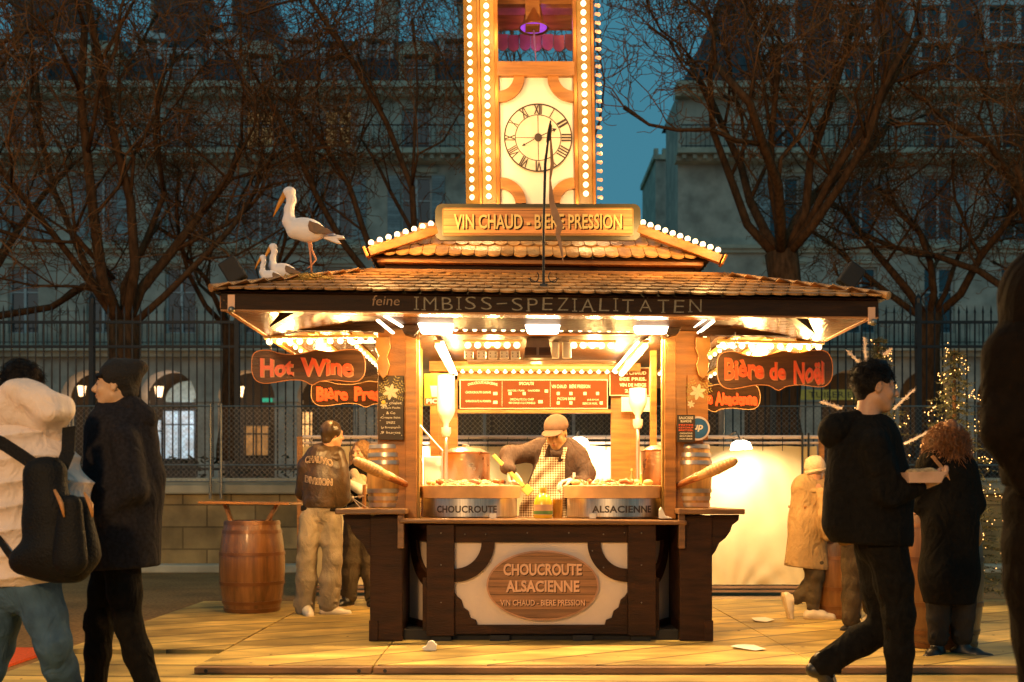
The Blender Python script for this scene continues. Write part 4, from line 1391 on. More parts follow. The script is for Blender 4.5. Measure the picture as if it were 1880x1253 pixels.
# canted left cheek with the double bulb row
A = Vector((KX + tx(855), KY + TV + .09, 0)); B = Vector((KX + UL0 - .024, KY + TV + .0, 0))
m = MB(); m.add([(A.x, A.y, TZ0), (B.x, B.y, TZ0), (B.x, B.y + .04, TZ0), (A.x, A.y + .04, TZ0), (A.x, A.y, TZ1), (B.x, B.y, TZ1), (B.x, B.y + .04, TZ1), (A.x, A.y + .04, TZ1)],
               [(3, 2, 1, 0), (4, 5, 6, 7), (0, 1, 5, 4), (1, 2, 6, 5), (2, 3, 7, 6), (3, 0, 4, 7)])
m.build('bulb_channel', M_MUST, kiosk, warp=warp_tower)
A2 = Vector((KX + UR1 + .026, KY + TV + .0, 0)); B2 = Vector((KX + tx(1098) + .0, KY + TV + .2, 0))
m = MB(); m.add([(A2.x, A2.y, TZ0), (B2.x, B2.y, TZ0), (B2.x - .03, B2.y + .02, TZ0), (A2.x - .0, A2.y + .04, TZ0), (A2.x, A2.y, TZ1), (B2.x, B2.y, TZ1), (B2.x - .03, B2.y + .02, TZ1), (A2.x - .0, A2.y + .04, TZ1)],
               [(3, 2, 1, 0), (4, 5, 6, 7), (0, 1, 5, 4), (1, 2, 6, 5), (2, 3, 7, 6), (3, 0, 4, 7)])
m.build('bulb_channel', M_WOODW, kiosk, warp=warp_tower)
# rear corner posts, side rails: the belfry is open
for s in (-1, 1):
    tb('rear_corner_post', *sorted((s * .42 - .03, s * .51 - .03)), TV + .95, TV + 1.04, TZ0, TZ1, M_WOODW)
    for zz in ((3.3, 3.4), (4.42, 4.5), (5.1, 5.18)):
        tb('side_rail', *sorted((s * .45 - .03, s * .49 - .03)), TV + .07, TV + .95, zz[0], zz[1], M_WOODH)
# clock panel
zP0, zP1 = P(985, 374, yT).z, P(985, 141, yT).z
tb('clock_panel', UL1 + .03, UR0 - .03, TV + .02, TV + .05, zP0, zP1, M_CLOCKW)
tb('clock_side', UL1 + .03, UR0 - .03, TV + 1.0, TV + 1.03, zP0, zP1, M_CLOCKW)
zB0, zB1 = P(985, 141, yT).z, P(985, 115, yT).z
tb('belfry_sill', UL1 + .02, UR0 - .02, TV - .025, TV + .06, zB0, zB1, M_WOODH)
for s, u in ((1, UL1 + .03), (-1, UR0 - .03)):
    for top in (0, 1):
        zc = zP1 if top else zP0
        r0, r1 = .115, .2
        if s > 0: a0, a1 = (270, 360) if top else (0, 90)
        else: a0, a1 = (180, 270) if top else (90, 180)
        ring(MB(), KX + u + s * .002, zc, r0, r1, a0, a1, yT - .012, yT + .018, 14).build('curved_brace', M_WOODW, kiosk, smooth='auto', warp=warp_tower)
# clock
cc = P(990, 253, yT)
R1 = 63 * yT / F
def circ(m, r0, r1, y, n=56, cx=None, cz=None):
    cx = cc.x if cx is None else cx; cz = cc.z if cz is None else cz
    o = []
    for i in range(n):
        a = 2 * pi * i / n; b = 2 * pi * (i + 1) / n
        m.add([(cx + r0 * cos(a), y, cz + r0 * sin(a)), (cx + r1 * cos(a), y, cz + r1 * sin(a)), (cx + r1 * cos(b), y, cz + r1 * sin(b)), (cx + r0 * cos(b), y, cz + r0 * sin(b))], [(3, 2, 1, 0)])
    return m
clk = MB().prism([(cc.x + R1 * cos(2 * pi * i / 64), cc.z + R1 * sin(2 * pi * i / 64)) for i in range(64)][::-1], yT + .004, yT + .019).build('clock_dial', mat('clock dial', (.78, .68, .5), .5, var=.1, scale=10, dirt=.2), kiosk, warp=warp_tower)
m = circ(MB(), R1 - .011, R1, yT + .002); circ(m, R1 * .655, R1 * .655 + .006, yT + .002)
for a in (0, 90, 180, 270):
    ca, sa = cos(radians(a)), sin(radians(a)); w_ = .0022
    m.add([(cc.x + .03 * ca - w_ * sa, yT + .0015, cc.z + .03 * sa + w_ * ca), (cc.x + .03 * ca + w_ * sa, yT + .0015, cc.z + .03 * sa - w_ * ca),
           (cc.x + R1 * .655 * ca + w_ * sa, yT + .0015, cc.z + R1 * .655 * sa - w_ * ca), (cc.x + R1 * .655 * ca - w_ * sa, yT + .0015, cc.z + R1 * .655 * sa + w_ * ca)], [(0, 1, 2, 3)])
m.build('dial_ring', M_INK, clk, warp=warp_tower)
m = MB()
for i, nm in enumerate(['XII', 'I', 'II', 'III', 'IIII', 'V', 'VI', 'VII', 'VIII', 'IX', 'X', 'XI']):
    a = radians(90 - 30 * i)
    up = Vector((cos(a), 0, sin(a))); right = Vector((sin(a), 0, -cos(a)))
    text(m, nm, (cc.x + up.x * R1 * .82, yT - .0005, cc.z + up.z * R1 * .82), (.007 if nm == 'I' else .014 + .0155 * len(nm)), R1 * .28, .028 if len(nm) < 4 else .012, right=right, up=up)
m.build('numerals', M_INK, clk, warp=warp_tower)
MB().lathe([(0, -.01), (.03, -.008), (.03, .008), (0, .01)], (cc.x, yT - .004, cc.z), 16, Matrix.Rotation(radians(90), 3, 'X')).build('hub', M_INK, clk, smooth='auto', warp=warp_tower)
for ang, L_, tip in ((209, .15, .012), (24, .16, .018)):
    d = Vector((cos(radians(ang)), 0, sin(radians(ang)))); q = Vector((-d.z, 0, d.x)); o = Vector((cc.x, yT - .014, cc.z))
    pts = [o - q * .0035, o + d * L_ * .8 - q * .0035, o + d * L_ * .8 - q * tip, o + d * L_, o + d * L_ * .8 + q * tip, o + d * L_ * .8 + q * .0035, o + q * .0035]
    MB().add(pts, [tuple(range(7))]).build('hand', M_INK, clk, warp=warp_tower)
# belfry: ceiling, rear valance, bell
tb('belfry_ceiling', -.45, .4, TV + .06, TV + 1.0, 5.32, 5.35, mat('pink washed ceiling', (.42, .18, .14), .5))
tb('belfry_beam', -.42, .37, TV + .45, TV + .53, 5.17, 5.25, M_WOODH)
tb('belfry_beam', -.42, .37, TV + .96, TV + 1.0, 5.2, 5.32, M_WOODH)
tb('bell_yoke', -.075, .045, TV + .43, TV + .56, 4.98, 5.32, M_WOODW)
m = MB()
for k in range(8):
    u = -.42 + k * .1
    m.prism([(KX + u + .002, 5.17), (KX + u + .098, 5.17), (KX + u + .098, 5.06), (KX + u + .075, 5.035), (KX + u + .05, 5.025), (KX + u + .025, 5.035), (KX + u + .002, 5.06)][::-1], KY + TV + 1.02 - .02 * (k % 2), KY + TV + 1.035 - .02 * (k % 2))
m.build('tile_valance', mat('purple washed tile', (.4, .13, .12), .4, island=.5), kiosk, warp=warp_tower)
bc = P(985, 52, yT + .5); bz = bc.z
prof = [(.0, .2), (.05, .195), (.068, .16), (.075, .1), (.092, .04), (.125, 0), (.128, -.008), (.118, -.008), (.085, .04), (.068, .1), (.06, .15), (0, .17)]
bell = MB().lathe(prof[::-1], (bc.x, yT + .5, bz), 32).build('bell', M_BRONZE, kiosk, smooth=True, warp=warp_tower)
MB().lathe([(0, 0), (.112, 0), (.112, .004), (0, .004)], (bc.x, yT + .5, bz + .004), 28).build('bell_lamp', mat('violet bell glow', (.4, .1, .6), .5, emit=(.42, .08, .95), es=.75), bell, warp=warp_tower)  # Added glowing disc: violet light inside the bell put into its colour
MB().tube([(bc.x, yT + .5, bz + .15), (bc.x, yT + .5, bz - .02)], .006, 6).ball((bc.x, yT + .5, bz + .0), .018, 8, 6).build('clapper', M_BRONZE, bell, smooth=True, warp=warp_tower)
MB().tube([(bc.x, yT + .5, bz - .01), (bc.x + .005, yT + .5, bz - .12), (bc.x + .015, yT + .5, bz - .27)], [.008, .008, .005], 6).build('bell_rope', mat('purple rope', (.4, .2, .5), .8), bell, smooth=True, warp=warp_tower)
# bulbs of the tower: the ones that show are single parts
sock = MB()
nb = 0
zz = P(985, 362, yT).z; i = 0
more = MB()
while zz < TZ1 - .05:
    for (px, dv, dz) in ((898, -.018, 0), (1076, -.018, .02)):
        c = Vector((KX + tx(px), yT + dv, zz + dz))
        sock.lathe([(.014, 0), (.019, -.012), (0, -.012)], (c.x, c.y + .008, c.z), 8, Matrix.Rotation(radians(90), 3, 'X'))
        MB().ball(c, .0225, 10, 6).build('bulb', M_BULBT, kiosk, smooth=True, warp=warp_tower); nb += 1
    c = Vector((KX + tx(867), yT + .045, zz + .01)); MB().ball(c, .022, 10, 6).build('bulb', M_BULBT, kiosk, smooth=True, warp=warp_tower); nb += 1
    if nb < 99 or True:
        c2 = c + Vector((.028, .015, .035 + .012 * sin(i * .9))); more.ball(c2, .016, 8, 5)
    q = Vector((KX + tx(1108) + .012, yT + .3, zz + .015)); more2 = MB().ball(q, .017, 8, 5)
    if i % 1 == 0:
        more_dim = globals().setdefault('_dim', MB()); more_dim.ball(q, .016, 8, 5); more_dim.tube([q, q + Vector((-.03, -.01, 0))], .012, 6)
    zz += 16.6 * yT / F; i += 1
more.build('bulb_row', M_BULBT, kiosk, smooth=True, warp=warp_tower, kind='stuff')
_dim.build('shaded_bulb_row', M_BULBDIM, kiosk, smooth=True, warp=warp_tower, kind='stuff')
sock.build('lamp_holder_row', M_BRASS, kiosk, warp=warp_tower, kind='stuff')
print('tower bulbs', nb)

# ---- bulbs under the canopy and inside
def strip(name, pts, r, n, m_=M_BULB, hang=.03, rail=True):
    A, B = Vector(pts[0]), Vector(pts[1])
    mb = MB()
    for k in range(n):
        c = A.lerp(B, (k + .5) / n); mb.ball(c, r, 10, 6)
    o = mb.build(name, m_, kiosk, smooth=True, kind='stuff')
    if rail:
        MB().beam(A + Vector((0, 0, hang)), B + Vector((0, 0, hang)), .05, .018).build('lamp_rail', M_GOLD, o)
    return o
strip('canopy_bulb_row', (P(485, 628, KY + .1), P(690, 625, KY + .1)), .0235, 11)
strip('canopy_bulb_row', (P(1318, 634, KY + .1), P(1512, 638, KY + .1)), .0235, 11)
strip('canopy_bulb_row', (P(560, 643, KY + 1.3), P(700, 640, KY + 1.3)), .02, 12)
strip('canopy_bulb_row', (P(1310, 645, KY + 1.3), P(1440, 650, KY + 1.3)), .02, 12)
strip('front_bulb_row', (P(775, 604, KY + .2), P(1232, 606, KY + .2)), .02, 26, hang=.026)
strip('ceiling_bulb_row', (P(850, 634, KY + .42), P(958, 634, KY + .42)), .026, 6)
strip('ceiling_bulb_row', (P(1045, 634, KY + .42), P(1130, 635, KY + .42)), .026, 5)
strip('ceiling_bulb_row', (P(826, 681, KY + 2.0), P(1138, 682, KY + 2.0)), .024, 20)
strip('side_bulb_row', (P(803, 634, KY + .5), P(830, 684, KY + 1.95)), .026, 15)
strip('side_bulb_row', (P(1186, 634, KY + .5), P(1140, 688, KY + 1.95)), .026, 15)
for s in (-1, 1):
    for u in (1.22, 1.45, 1.68, 1.9):
        zz = 2.31 - (u - 1.02) * .085
        strip('soffit_bulb_row', ((KX + s * u, KY + .12, zz - .0115 * s * u), (KX + s * u, KY + 2.6, zz - .0115 * s * u)), .017, 13, hang=.02)
for u in (-.62, -.31, 0, .31, .62):
    strip('ceiling_bulb_row', ((KX + u, KY + .5, 2.36), (KX + u, KY + 1.9, 2.36)), .021, 8, hang=.024)
strip('rear_bulb_row', ((KX - .9, KY + 2.15, 2.33), (KX + .9, KY + 2.15, 2.33)), .02, 24, hang=.024)
# LED tubes beside the side rows and at the post heads
for a, b_ in (((812, 628, .5), (838, 688, 1.9)), ((1172, 628, .5), (1126, 682, 1.9)), ((693, 588, -.35), (722, 612, .05)), ((706, 580, -.4), (738, 600, .0)), ((1282, 612, .05), (1310, 590, -.35)), ((1274, 600, .0), (1298, 584, -.4)),
             ((648, 628, .3), (690, 628, .3)), ((1316, 636, .3), (1352, 637, .3))):
    MB().beam(K(*a), K(*b_), .026, .016).build('tube_lamp', M_TUBE, kiosk, bevel=.008)
# three floodlights under the lintel
for px in (800, 996, 1195):
    c = K(px, 603, -.02)
    fx = MB(); fx.add([(c.x - .13, c.y - .05, c.z + .035), (c.x + .13, c.y - .05, c.z + .035), (c.x + .115, c.y + .02, c.z - .04), (c.x - .105, c.y + .02, c.z - .04),
                       (c.x - .13, c.y + .06, c.z + .04), (c.x + .13, c.y + .06, c.z + .04), (c.x + .115, c.y + .07, c.z - .03), (c.x - .105, c.y + .07, c.z - .03)],
                      [(3, 2, 1, 0), (4, 5, 6, 7), (0, 1, 5, 4), (1, 2, 6, 5), (2, 3, 7, 6), (3, 0, 4, 7)])
    o = fx.build('floodlight', M_FLOOD, kiosk, bevel=.012)
    MB().bx(c.x - .02, c.x + .02, c.y - .03, c.y + .04, c.z + .04, c.z + .09).build('mount', M_BLACK, o)

# dark hanging unit, sockets, paper rolls on the inner shelf
c = K(987, 640, .6)
m = MB().prism([(c.x - .085, c.z + .08), (c.x + .085, c.z + .08), (c.x + .1, c.z - .02), (c.x + .115, c.z - .08), (c.x - .115, c.z - .08), (c.x - .1, c.z - .02)], c.y - .05, c.y + .08)
hu = m.build('hanging_speaker', mat('dull brown grey case', (.1, .06, .03), .5, var=.3), kiosk, bevel=.008)
MB().bx(c.x - .1, c.x - .01, c.y - .056, c.y - .051, c.z - .06, c.z + .0).bx(c.x + .01, c.x + .1, c.y - .056, c.y - .051, c.z - .06, c.z + .0).build('grille', M_DARKH, hu)
c0, c1 = K(858, 663, .8), K(1130, 663, .8)
MB().bx(c0.x, c1.x, c0.y - .06, c0.y + .1, c0.z - .012, c0.z).build('high_shelf', M_CREAM, kiosk)
for px in (861, 884, 905, 926, 946):
    c = K(px, 653, .8)
    s_ = MB().bx(c.x - .036, c.x + .036, c.y - .04, c.y + .02, c.z - .03, c.z + .035).build('socket_box', M_WHITE, kiosk, bevel=.008)
    d_ = MB()
    for sx in (-1, 1):
        for szz in (-.012, .012): d_.ball((c.x + sx * .02, c.y - .042, c.z + szz), .005, 6, 4)
    d_.build('socket_holes', M_INK, s_)
for px in (1018, 1041):
    c = K(px, 640, .78)
    MB().lathe([(0, -.08), (.036, -.078), (.037, .06), (.03, .08), (0, .082)], c, 16).build('paper_roll', M_PAPER, kiosk, smooth='auto')

# ---- menu boards at the back
def panel(name, x0, x1, y0, y1, v, mface, label=None, border=M_CHALK, parent=None, t=.012):
    a, b_ = K(x0, y1, v), K(x1, y0, v)
    o = MB().bx(a.x, b_.x, a.y, a.y + t, a.z, b_.z).build(name, border, parent or kiosk, bevel=.002)
    MB().bx(a.x + .008, b_.x - .008, a.y - .003, a.y - .0005, a.z + .008, b_.z - .008).build('board_face', mface, o)
    return o, a, b_
bd, a, b_ = panel('menu_board', 844, 1116, 697, 751, 2.08, M_MENU)
w_, h_ = b_.x - a.x, b_.z - a.z
m = MB(); y = a.y - .005
def mt(s_, fx, fz, fw, fh, arc=0.0, bold=.01):
    text(m, s_, (a.x + w_ * fx, y, a.z + h_ * fz), w_ * fw, h_ * fh, bold, arc=arc)
mt('CHOUCROUTE ALSACIENNE', .155, .82, .2, .09, .02); mt('CHOUCROUTE GARNIE', .125, .56, .17, .075); mt('CHOUCROUTE AU POISSON', .125, .26, .17, .07)
mt('SPECIALITE', .45, .86, .1, .1); mt('BRETZEL / FLAM', .38, .62, .11, .06); mt('SAUCISSE', .5, .62, .08, .06)
mt('SPECIALITE DU CHEF', .42, .32, .16, .07); mt('VIN CHAUD A LA CANNELLE', .42, .2, .18, .07)
mt('VIN CHAUD', .67, .76, .1, .12); mt('BIERE PRESSION', .81, .76, .14, .12); mt('PICON BIERE', .72, .34, .12, .09); mt('JUS D\'OR', .9, .3, .08, .07); mt('BIERE DE NOEL', .88, .18, .1, .07)
for fx, fz, s_ in ((.24, .52, .028), (.24, .22, .028), (.34, .52, .02), (.435, .52, .02), (.585, .6, .022), (.545, .24, .03), (.665, .52, .02), (.75, .52, .02), (.845, .52, .02), (.93, .52, .02), (.665, .2, .02), (.75, .2, .02), (.955, .2, .02)):
    m.bx(a.x + w_ * fx - w_ * s_ / 2, a.x + w_ * fx + w_ * s_ / 2, y, y + .001, a.z + h_ * fz - .014, a.z + h_ * fz + .014)
m.bx(a.x + w_ * .285, a.x + w_ * .287, y, y + .001, a.z + .02, b_.z - .02); m.bx(a.x + w_ * .61, a.x + w_ * .612, y, y + .001, a.z + .02, b_.z - .02)
m.build('lettering', M_CHALK, bd)
bd2, a, b_ = panel('price_board', 1119, 1193, 675, 727, 2.1, M_MENU)
m = MB(); w_, h_ = b_.x - a.x, b_.z - a.z; y = a.y - .005
for i, s_ in enumerate(('VIN CHAUD', 'BEE PRES.', 'VIN DE NEIGE', '25CL')):
    text(m, s_, (a.x + w_ * .58, y, a.z + h_ * (.8 - i * .21)), w_ * (.66 if i < 3 else .4), h_ * .11, .02)
m.build('lettering', M_CHALK, bd2)
o, a, b_ = panel('price_sheet', 1141, 1196, 729, 756, 2.05, M_PAPER, border=M_PAPER)
m = MB(); text(m, 'l l l', (b_.x - .06, a.y - .005, (a.z + b_.z) / 2), .05, .06); m.build('lettering', mat('blue ink', (.1, .2, .7), .6), o)
o, a, b_ = panel('drink_poster', 778, 831, 686, 746, 1.0, M_YEL, border=M_GREEN)
w_, h_ = b_.x - a.x, b_.z - a.z
MB().ball((a.x + w_ * .5, a.y - .002, a.z + h_ * .66), .07, 14, 8, (1, .05, 1)).build('orange_disc', mat('orange print', (.7, .25, .04), .5), o, smooth=True)
MB().prism([(a.x + w_ * .28, a.z + h_ * .28), (a.x + w_ * .72, a.z + h_ * .28), (a.x + w_ * .78, a.z + h_ * .62), (a.x + w_ * .22, a.z + h_ * .62)], a.y - .009, a.y - .007).build('cup_print', M_PAPER, o)
MB().bx(a.x + .012, b_.x - .012, a.y - .006, a.y - .004, a.z + .012, a.z + h_ * .25).build('name_band', mat('brown print', (.22, .07, .03), .5), o)
text(MB(), 'PICON', (a.x + w_ * .5, a.y - .0075, a.z + h_ * .15), w_ * .82, h_ * .15, .04).build('lettering', M_PAPER, o)

# ---- flower chalkboards on the posts
def flower(m, c, r, n=6, y=0):
    for k in range(n):
        a = 2 * pi * k / n + .3
        d = Vector((cos(a), 0, sin(a))); q = Vector((-d.z, 0, d.x))
        m.add([c, c + d * r * .45 - q * r * .24, c + d * r * .85 - q * r * .14, c + d * r, c + d * r * .85 + q * r * .14, c + d * r * .45 + q * r * .24], [(0, 1, 2, 3, 4, 5)])
def sprig(m, c, ang, L_, n=6):
    d = Vector((cos(radians(ang)), 0, sin(radians(ang)))); q = Vector((-d.z, 0, d.x))
    m.add([c - q * .0015, c + d * L_, c + q * .0015], [(0, 1, 2)])
    for k in range(n):
        f = (k + 1) / n
        for s_ in (-1, 1):
            o = c + d * L_ * f; e_ = o + (d * .5 + q * s_).normalized() * L_ * .2
            m.add([o, (o + e_) / 2 + d * .005, e_, (o + e_) / 2 - d * .005], [(0, 1, 2, 3)])
for s in (-1, 1):
    x0_, x1_ = (694, 741) if s < 0 else (1262, 1300)
    v_ = .12
    a, b_ = K(x0_, 808, v_), K(x1_, 690, v_)
    ch = MB().bx(a.x, b_.x, a.y, a.y + .02, a.z, b_.z).build('chalkboard', M_CHALKB if s < 0 else M_WOODW, kiosk, bevel=.002)
    W_ = b_.x - a.x; yy = a.y - .002
    m = MB(); cx_ = (a.x + b_.x) / 2
    fz = b_.z - .12
    flower(m, Vector((cx_, yy, fz)), .062); flower(m, Vector((cx_ - .05, yy, fz - .09)), .03)
    m.build('painted_flower', mat('cream petals', (.7, .62, .42), .6, var=.15), ch)
    m = MB()
    for ang, L_ in ((70, .13), (110, .12), (45, .12), (135, .1), (20, .1), (160, .08), (-20, .09), (200, .08)):
        sprig(m, Vector((cx_, yy + .001, fz - .02)), ang, L_)
    m.build('painted_leaves', mat('gold green leaves', (.4, .32, .08), .6, var=.3), ch)
    if s < 0:
        m = MB(); tz = a.z + .27
        for i, s_ in enumerate(('du chalet', 'Croque Poulet', '& Co', 'Croque Salsa', 'SPRITZ', 'Le Bourguignon', '9 euros')):
            text(m, s_, (cx_ + (.01 if i == 0 else 0), yy, tz - i * .036), W_ * (.75 if len(s_) > 6 else .35), .018, .01, .3)
        for k in range(16):
            m.ball((a.x + random.uniform(.01, W_ - .01), yy, a.z + random.uniform(.02, .3)), .003, 6, 4, (1, .1, 1))
        m.build('lettering', M_CHALK, ch)
        MB().ball((a.x + .04, yy, tz + .005), .016, 10, 6, (1, .1, 1)).build('yellow_sun', M_YEL, ch, smooth=True)
pa, pb = K(1243, 812, .06), K(1276, 762, .06)
pst = MB().bx(pa.x, pb.x, pa.y, pa.y + .008, pa.z, pb.z).build('sausage_sign', M_CHALKB, kiosk)
m = MB(); w_ = pb.x - pa.x
text(m, 'SAUCISSE', ((pa.x + pb.x) / 2, pa.y - .001, pb.z - .022), w_ * .8, .02, .03); text(m, 'BLANCHE', ((pa.x + pb.x) / 2, pa.y - .001, pb.z - .046), w_ * .6, .018, .03)
for i in range(3): text(m, ('OIGNONS', 'MOUTARDE', 'PAIN FRAIS')[i], ((pa.x + pb.x) / 2, pa.y - .001, pb.z - .135 - i * .02), w_ * .7, .012, .02)
m.build('lettering', M_CHALK, pst)
m = MB()
for i in range(3): text(m, ('FRITES', 'KETCHUP', 'BRETZEL')[i], ((pa.x + pb.x) / 2, pa.y - .001, pb.z - .074 - i * .019), w_ * .8, .012, .02)
m.build('lettering', M_RED, pst)
cdc = K(1281, 787, .09)
dsc = MB().lathe([(0, 0), (.088, 0), (.088, .008), (0, .008)][::-1], cdc, 32, Matrix.Rotation(radians(90), 3, 'X')).build('round_badge', mat('pinkish white enamel', (.7, .6, .55), .4), kiosk, smooth='auto')
MB().lathe([(0, .0085), (.074, .0085), (.074, .0105), (0, .0105)][::-1], cdc, 32, Matrix.Rotation(radians(90), 3, 'X')).build('blue_disc', mat('deep blue enamel', (.03, .12, .3), .35), dsc, smooth='auto')
text(MB(), 'up', (cdc.x, cdc.y - .012, cdc.z), .07, .05, .03, shear=.2).build('lettering', M_CHALK, dsc)
# wavy apron boards and lamps at the post heads (glossy scalloped shields)
for s in (-1, 1):
    px = 703 if s < 0 else 1291
    c = K(px, 655, .02)
    pts = [(-.05, .14), (.05, .14), (.052, .06), (.03, .0), (.048, -.06), (.03, -.13), (0, -.16), (-.03, -.12), (-.045, -.05), (-.03, .0), (-.055, .06)]
    MB().prism([(c.x + x * (1 if s < 0 else -1), c.z + z) for x, z in (pts[::-1] if s < 0 else pts)], c.y, c.y + .02).build('carved_shield', mat('glossy yellow wood', (.4, .2, .05), .3, var=.3), kiosk, bevel=.004)

M_SIGNLOW = mat('shade toned sign board', (.02, .008, .003), .7, spec=.08, var=.4, scale=5, stretch=(.6, 4, 5), bump=.3, bscale=18)  # Darkened board copy: weaker lamp light on the lower signs put into its colour
M_REDLOW = mat('shade toned red letters', (.5, .05, .015), .6, spec=.1)  # Sign red darkened likewise, shade put into the colour
# ------------------------------------------------------------------ hanging signs
def wavy(w, h):
    top = [(-.5, .12), (-.495, .3), (-.47, .42), (-.42, .48), (-.34, .48), (-.24, .38), (-.12, .36), (-.02, .42), (.06, .49), (.12, .47), (.2, .44), (.32, .5), (.42, .5), (.47, .4), (.495, .22), (.5, 0)]
    bot = [(.49, -.22), (.46, -.36), (.41, -.43), (.33, -.42), (.22, -.38), (.1, -.42), (.03, -.52), (-.05, -.4), (-.16, -.38), (-.28, -.44), (-.38, -.48), (-.45, -.42), (-.485, -.28), (-.5, -.1)]
    p = [(x * w, z * h) for x, z in top + bot]
    out = []
    n = len(p)
    for i in range(n):      # Catmull-Rom smoothing
        p0, p1, p2, p3 = p[i - 1], p[i], p[(i + 1) % n], p[(i + 2) % n]
        for k in range(3):
            t = k / 3
            out.append(tuple(.5 * ((2 * p1[a]) + (-p0[a] + p2[a]) * t + (2 * p0[a] - 5 * p1[a] + 4 * p2[a] - p3[a]) * t * t + (-p0[a] + 3 * p1[a] - 3 * p2[a] + p3[a]) * t ** 3) for a in (0, 1)))
    return out[::-1]


def hanging_sign(lab, x0, x1, y0, y1, D, words, yaw=0, face=None, chain=True, mirror=False, lh=.5, letter=None):
    c = P((x0 + x1) / 2, (y0 + y1) / 2, D); w_ = (x1 - x0) * D / F; h_ = (y1 - y0) * D / F
    t = thing('hanging_sign', lab, 'sign', c, 'wavy wooden signs hanging from the canopy')
    R = Matrix.Rotation(yaw, 3, 'Z')
    tf = lambda p: c + R @ Vector(((-p.x if mirror else p.x), p.y, p.z))
    pl = wavy(w_, h_)
    if mirror:
        pl = [(x, z) for x, z in pl][::-1]
    bd = MB().prism(pl, -.012, .012, tf).build('sign_board', face or M_SIGNB, t, bevel=.002)
    edge = MB()
    pts = [tf(Vector((x, -.013, z))) for x, z in pl] ; pts.append(pts[0])
    edge.tube(pts, .0035, 5, cap=False); edge.build('painted_edge', M_ORLET if letter is None else M_TANLET, bd)
    R_ = R @ Vector((1, 0, 0))
    for (s_, fx, fz, fw, fh) in words:
        o = c + R @ Vector((w_ * fx, -.0145, h_ * fz))
        text(MB(), s_, o + Vector((.005, 0, -.004)), w_ * fw * 1.02, h_ * fh * 1.04, .05, .3, right=R_).build('letter_edge', M_ORLET if letter is None else M_REDLOW, bd)
        text(MB(), s_, o + R @ Vector((0, -.003, 0)), w_ * fw, h_ * fh, .033, .3, right=R_).build('lettering', letter or M_RED, bd)
    if chain:
        for fx in (-.34, .32):
            m = MB(); top = c + R @ Vector((w_ * fx, 0, h_ * .42)); k = 0
            zt = 2.26
            while top.z + k * .022 < zt:
                p = top + Vector((0, 0, k * .022)); a = Vector((.006, 0, 0)) if k % 2 else Vector((0, .006, 0))
                m.tube([p - a + Vector((0, 0, .0)), p - a + Vector((0, 0, .024)), p + a + Vector((0, 0, .024)), p + a, p - a], .0022, 5, cap=False); k += 1
            m.build('chain', M_GALV, t)
    return t
hanging_sign('glossy brown wavy sign reading Hot Wine in red letters hung on chains', 463, 671, 643, 706, 7.2, [('Hot', -.28, -.02, .29, .5), ('Wine', .16, .0, .46, .5)], yaw=.0)
hanging_sign('brown wavy sign reading Bière de Noël in red letters hung on chains', 1317, 1527, 645, 716, 7.2, [('Bière', -.27, .04, .34, .52), ('de', .02, -.02, .14, .42), ('Noël', .29, -.06, .26, .56)], yaw=-.03)
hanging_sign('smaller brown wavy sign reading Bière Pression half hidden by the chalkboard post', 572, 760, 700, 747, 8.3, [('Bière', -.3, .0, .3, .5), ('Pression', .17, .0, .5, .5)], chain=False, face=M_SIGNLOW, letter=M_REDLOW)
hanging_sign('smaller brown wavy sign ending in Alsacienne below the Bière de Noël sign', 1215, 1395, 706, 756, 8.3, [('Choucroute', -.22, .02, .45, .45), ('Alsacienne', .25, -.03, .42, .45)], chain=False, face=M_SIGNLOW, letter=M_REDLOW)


# ------------------------------------------------------------------ barrels
def barrel_mesh(r, h, n=30, bulge=1.22):
    prof = []
    for i in range(13):
        f = i / 12; prof.append((r * (1 + (bulge - 1) * sin(pi * f) ** .9), h * f))
    return [(0, 0)] + prof + [(r * .93, h), (r * .93, h - .02), (0, h - .02)]


def barrel(name, lab, base, r, h, mb_, mh, hoops, cat='barrel', bulge=1.22, group=None):
    t = thing(name, lab, cat, base, group)
    MB().lathe(barrel_mesh(r, h, 30, bulge), base, 34).build('staves', mb_, t, smooth='auto')
    for f in hoops:
        rr = r * (1 + (bulge - 1) * sin(pi * f) ** .9)
        f2 = f + .045 / max(h, .5) * .7
        rr2 = r * (1 + (bulge - 1) * sin(pi * min(f2, 1)) ** .9)
        MB().lathe([(rr - .002, 0), (rr + .006, 0), (rr2 + .006, h * (f2 - f)), (rr2 - .002, h * (f2 - f))], (base[0], base[1], base[2] + h * f), 34).build('hoop', mh, t, smooth='auto')
    return t


for s, px, lab in ((-1, 712, 'little yellow oak cask with pale hoops on the left side shelf below the chalkboard'), (1, 1268, 'little yellow oak cask with pale hoops on the right side shelf below the painted flowers')):
    c = K(px, 930, .28)
    barrel('oak_cask', lab, (c.x, c.y, 1.006), .132, .475, M_BARRL, M_HOOPS, (.02, .12, .24, .68, .8, .93), 'cask', 1.17, 'small oak casks on the side shelves')

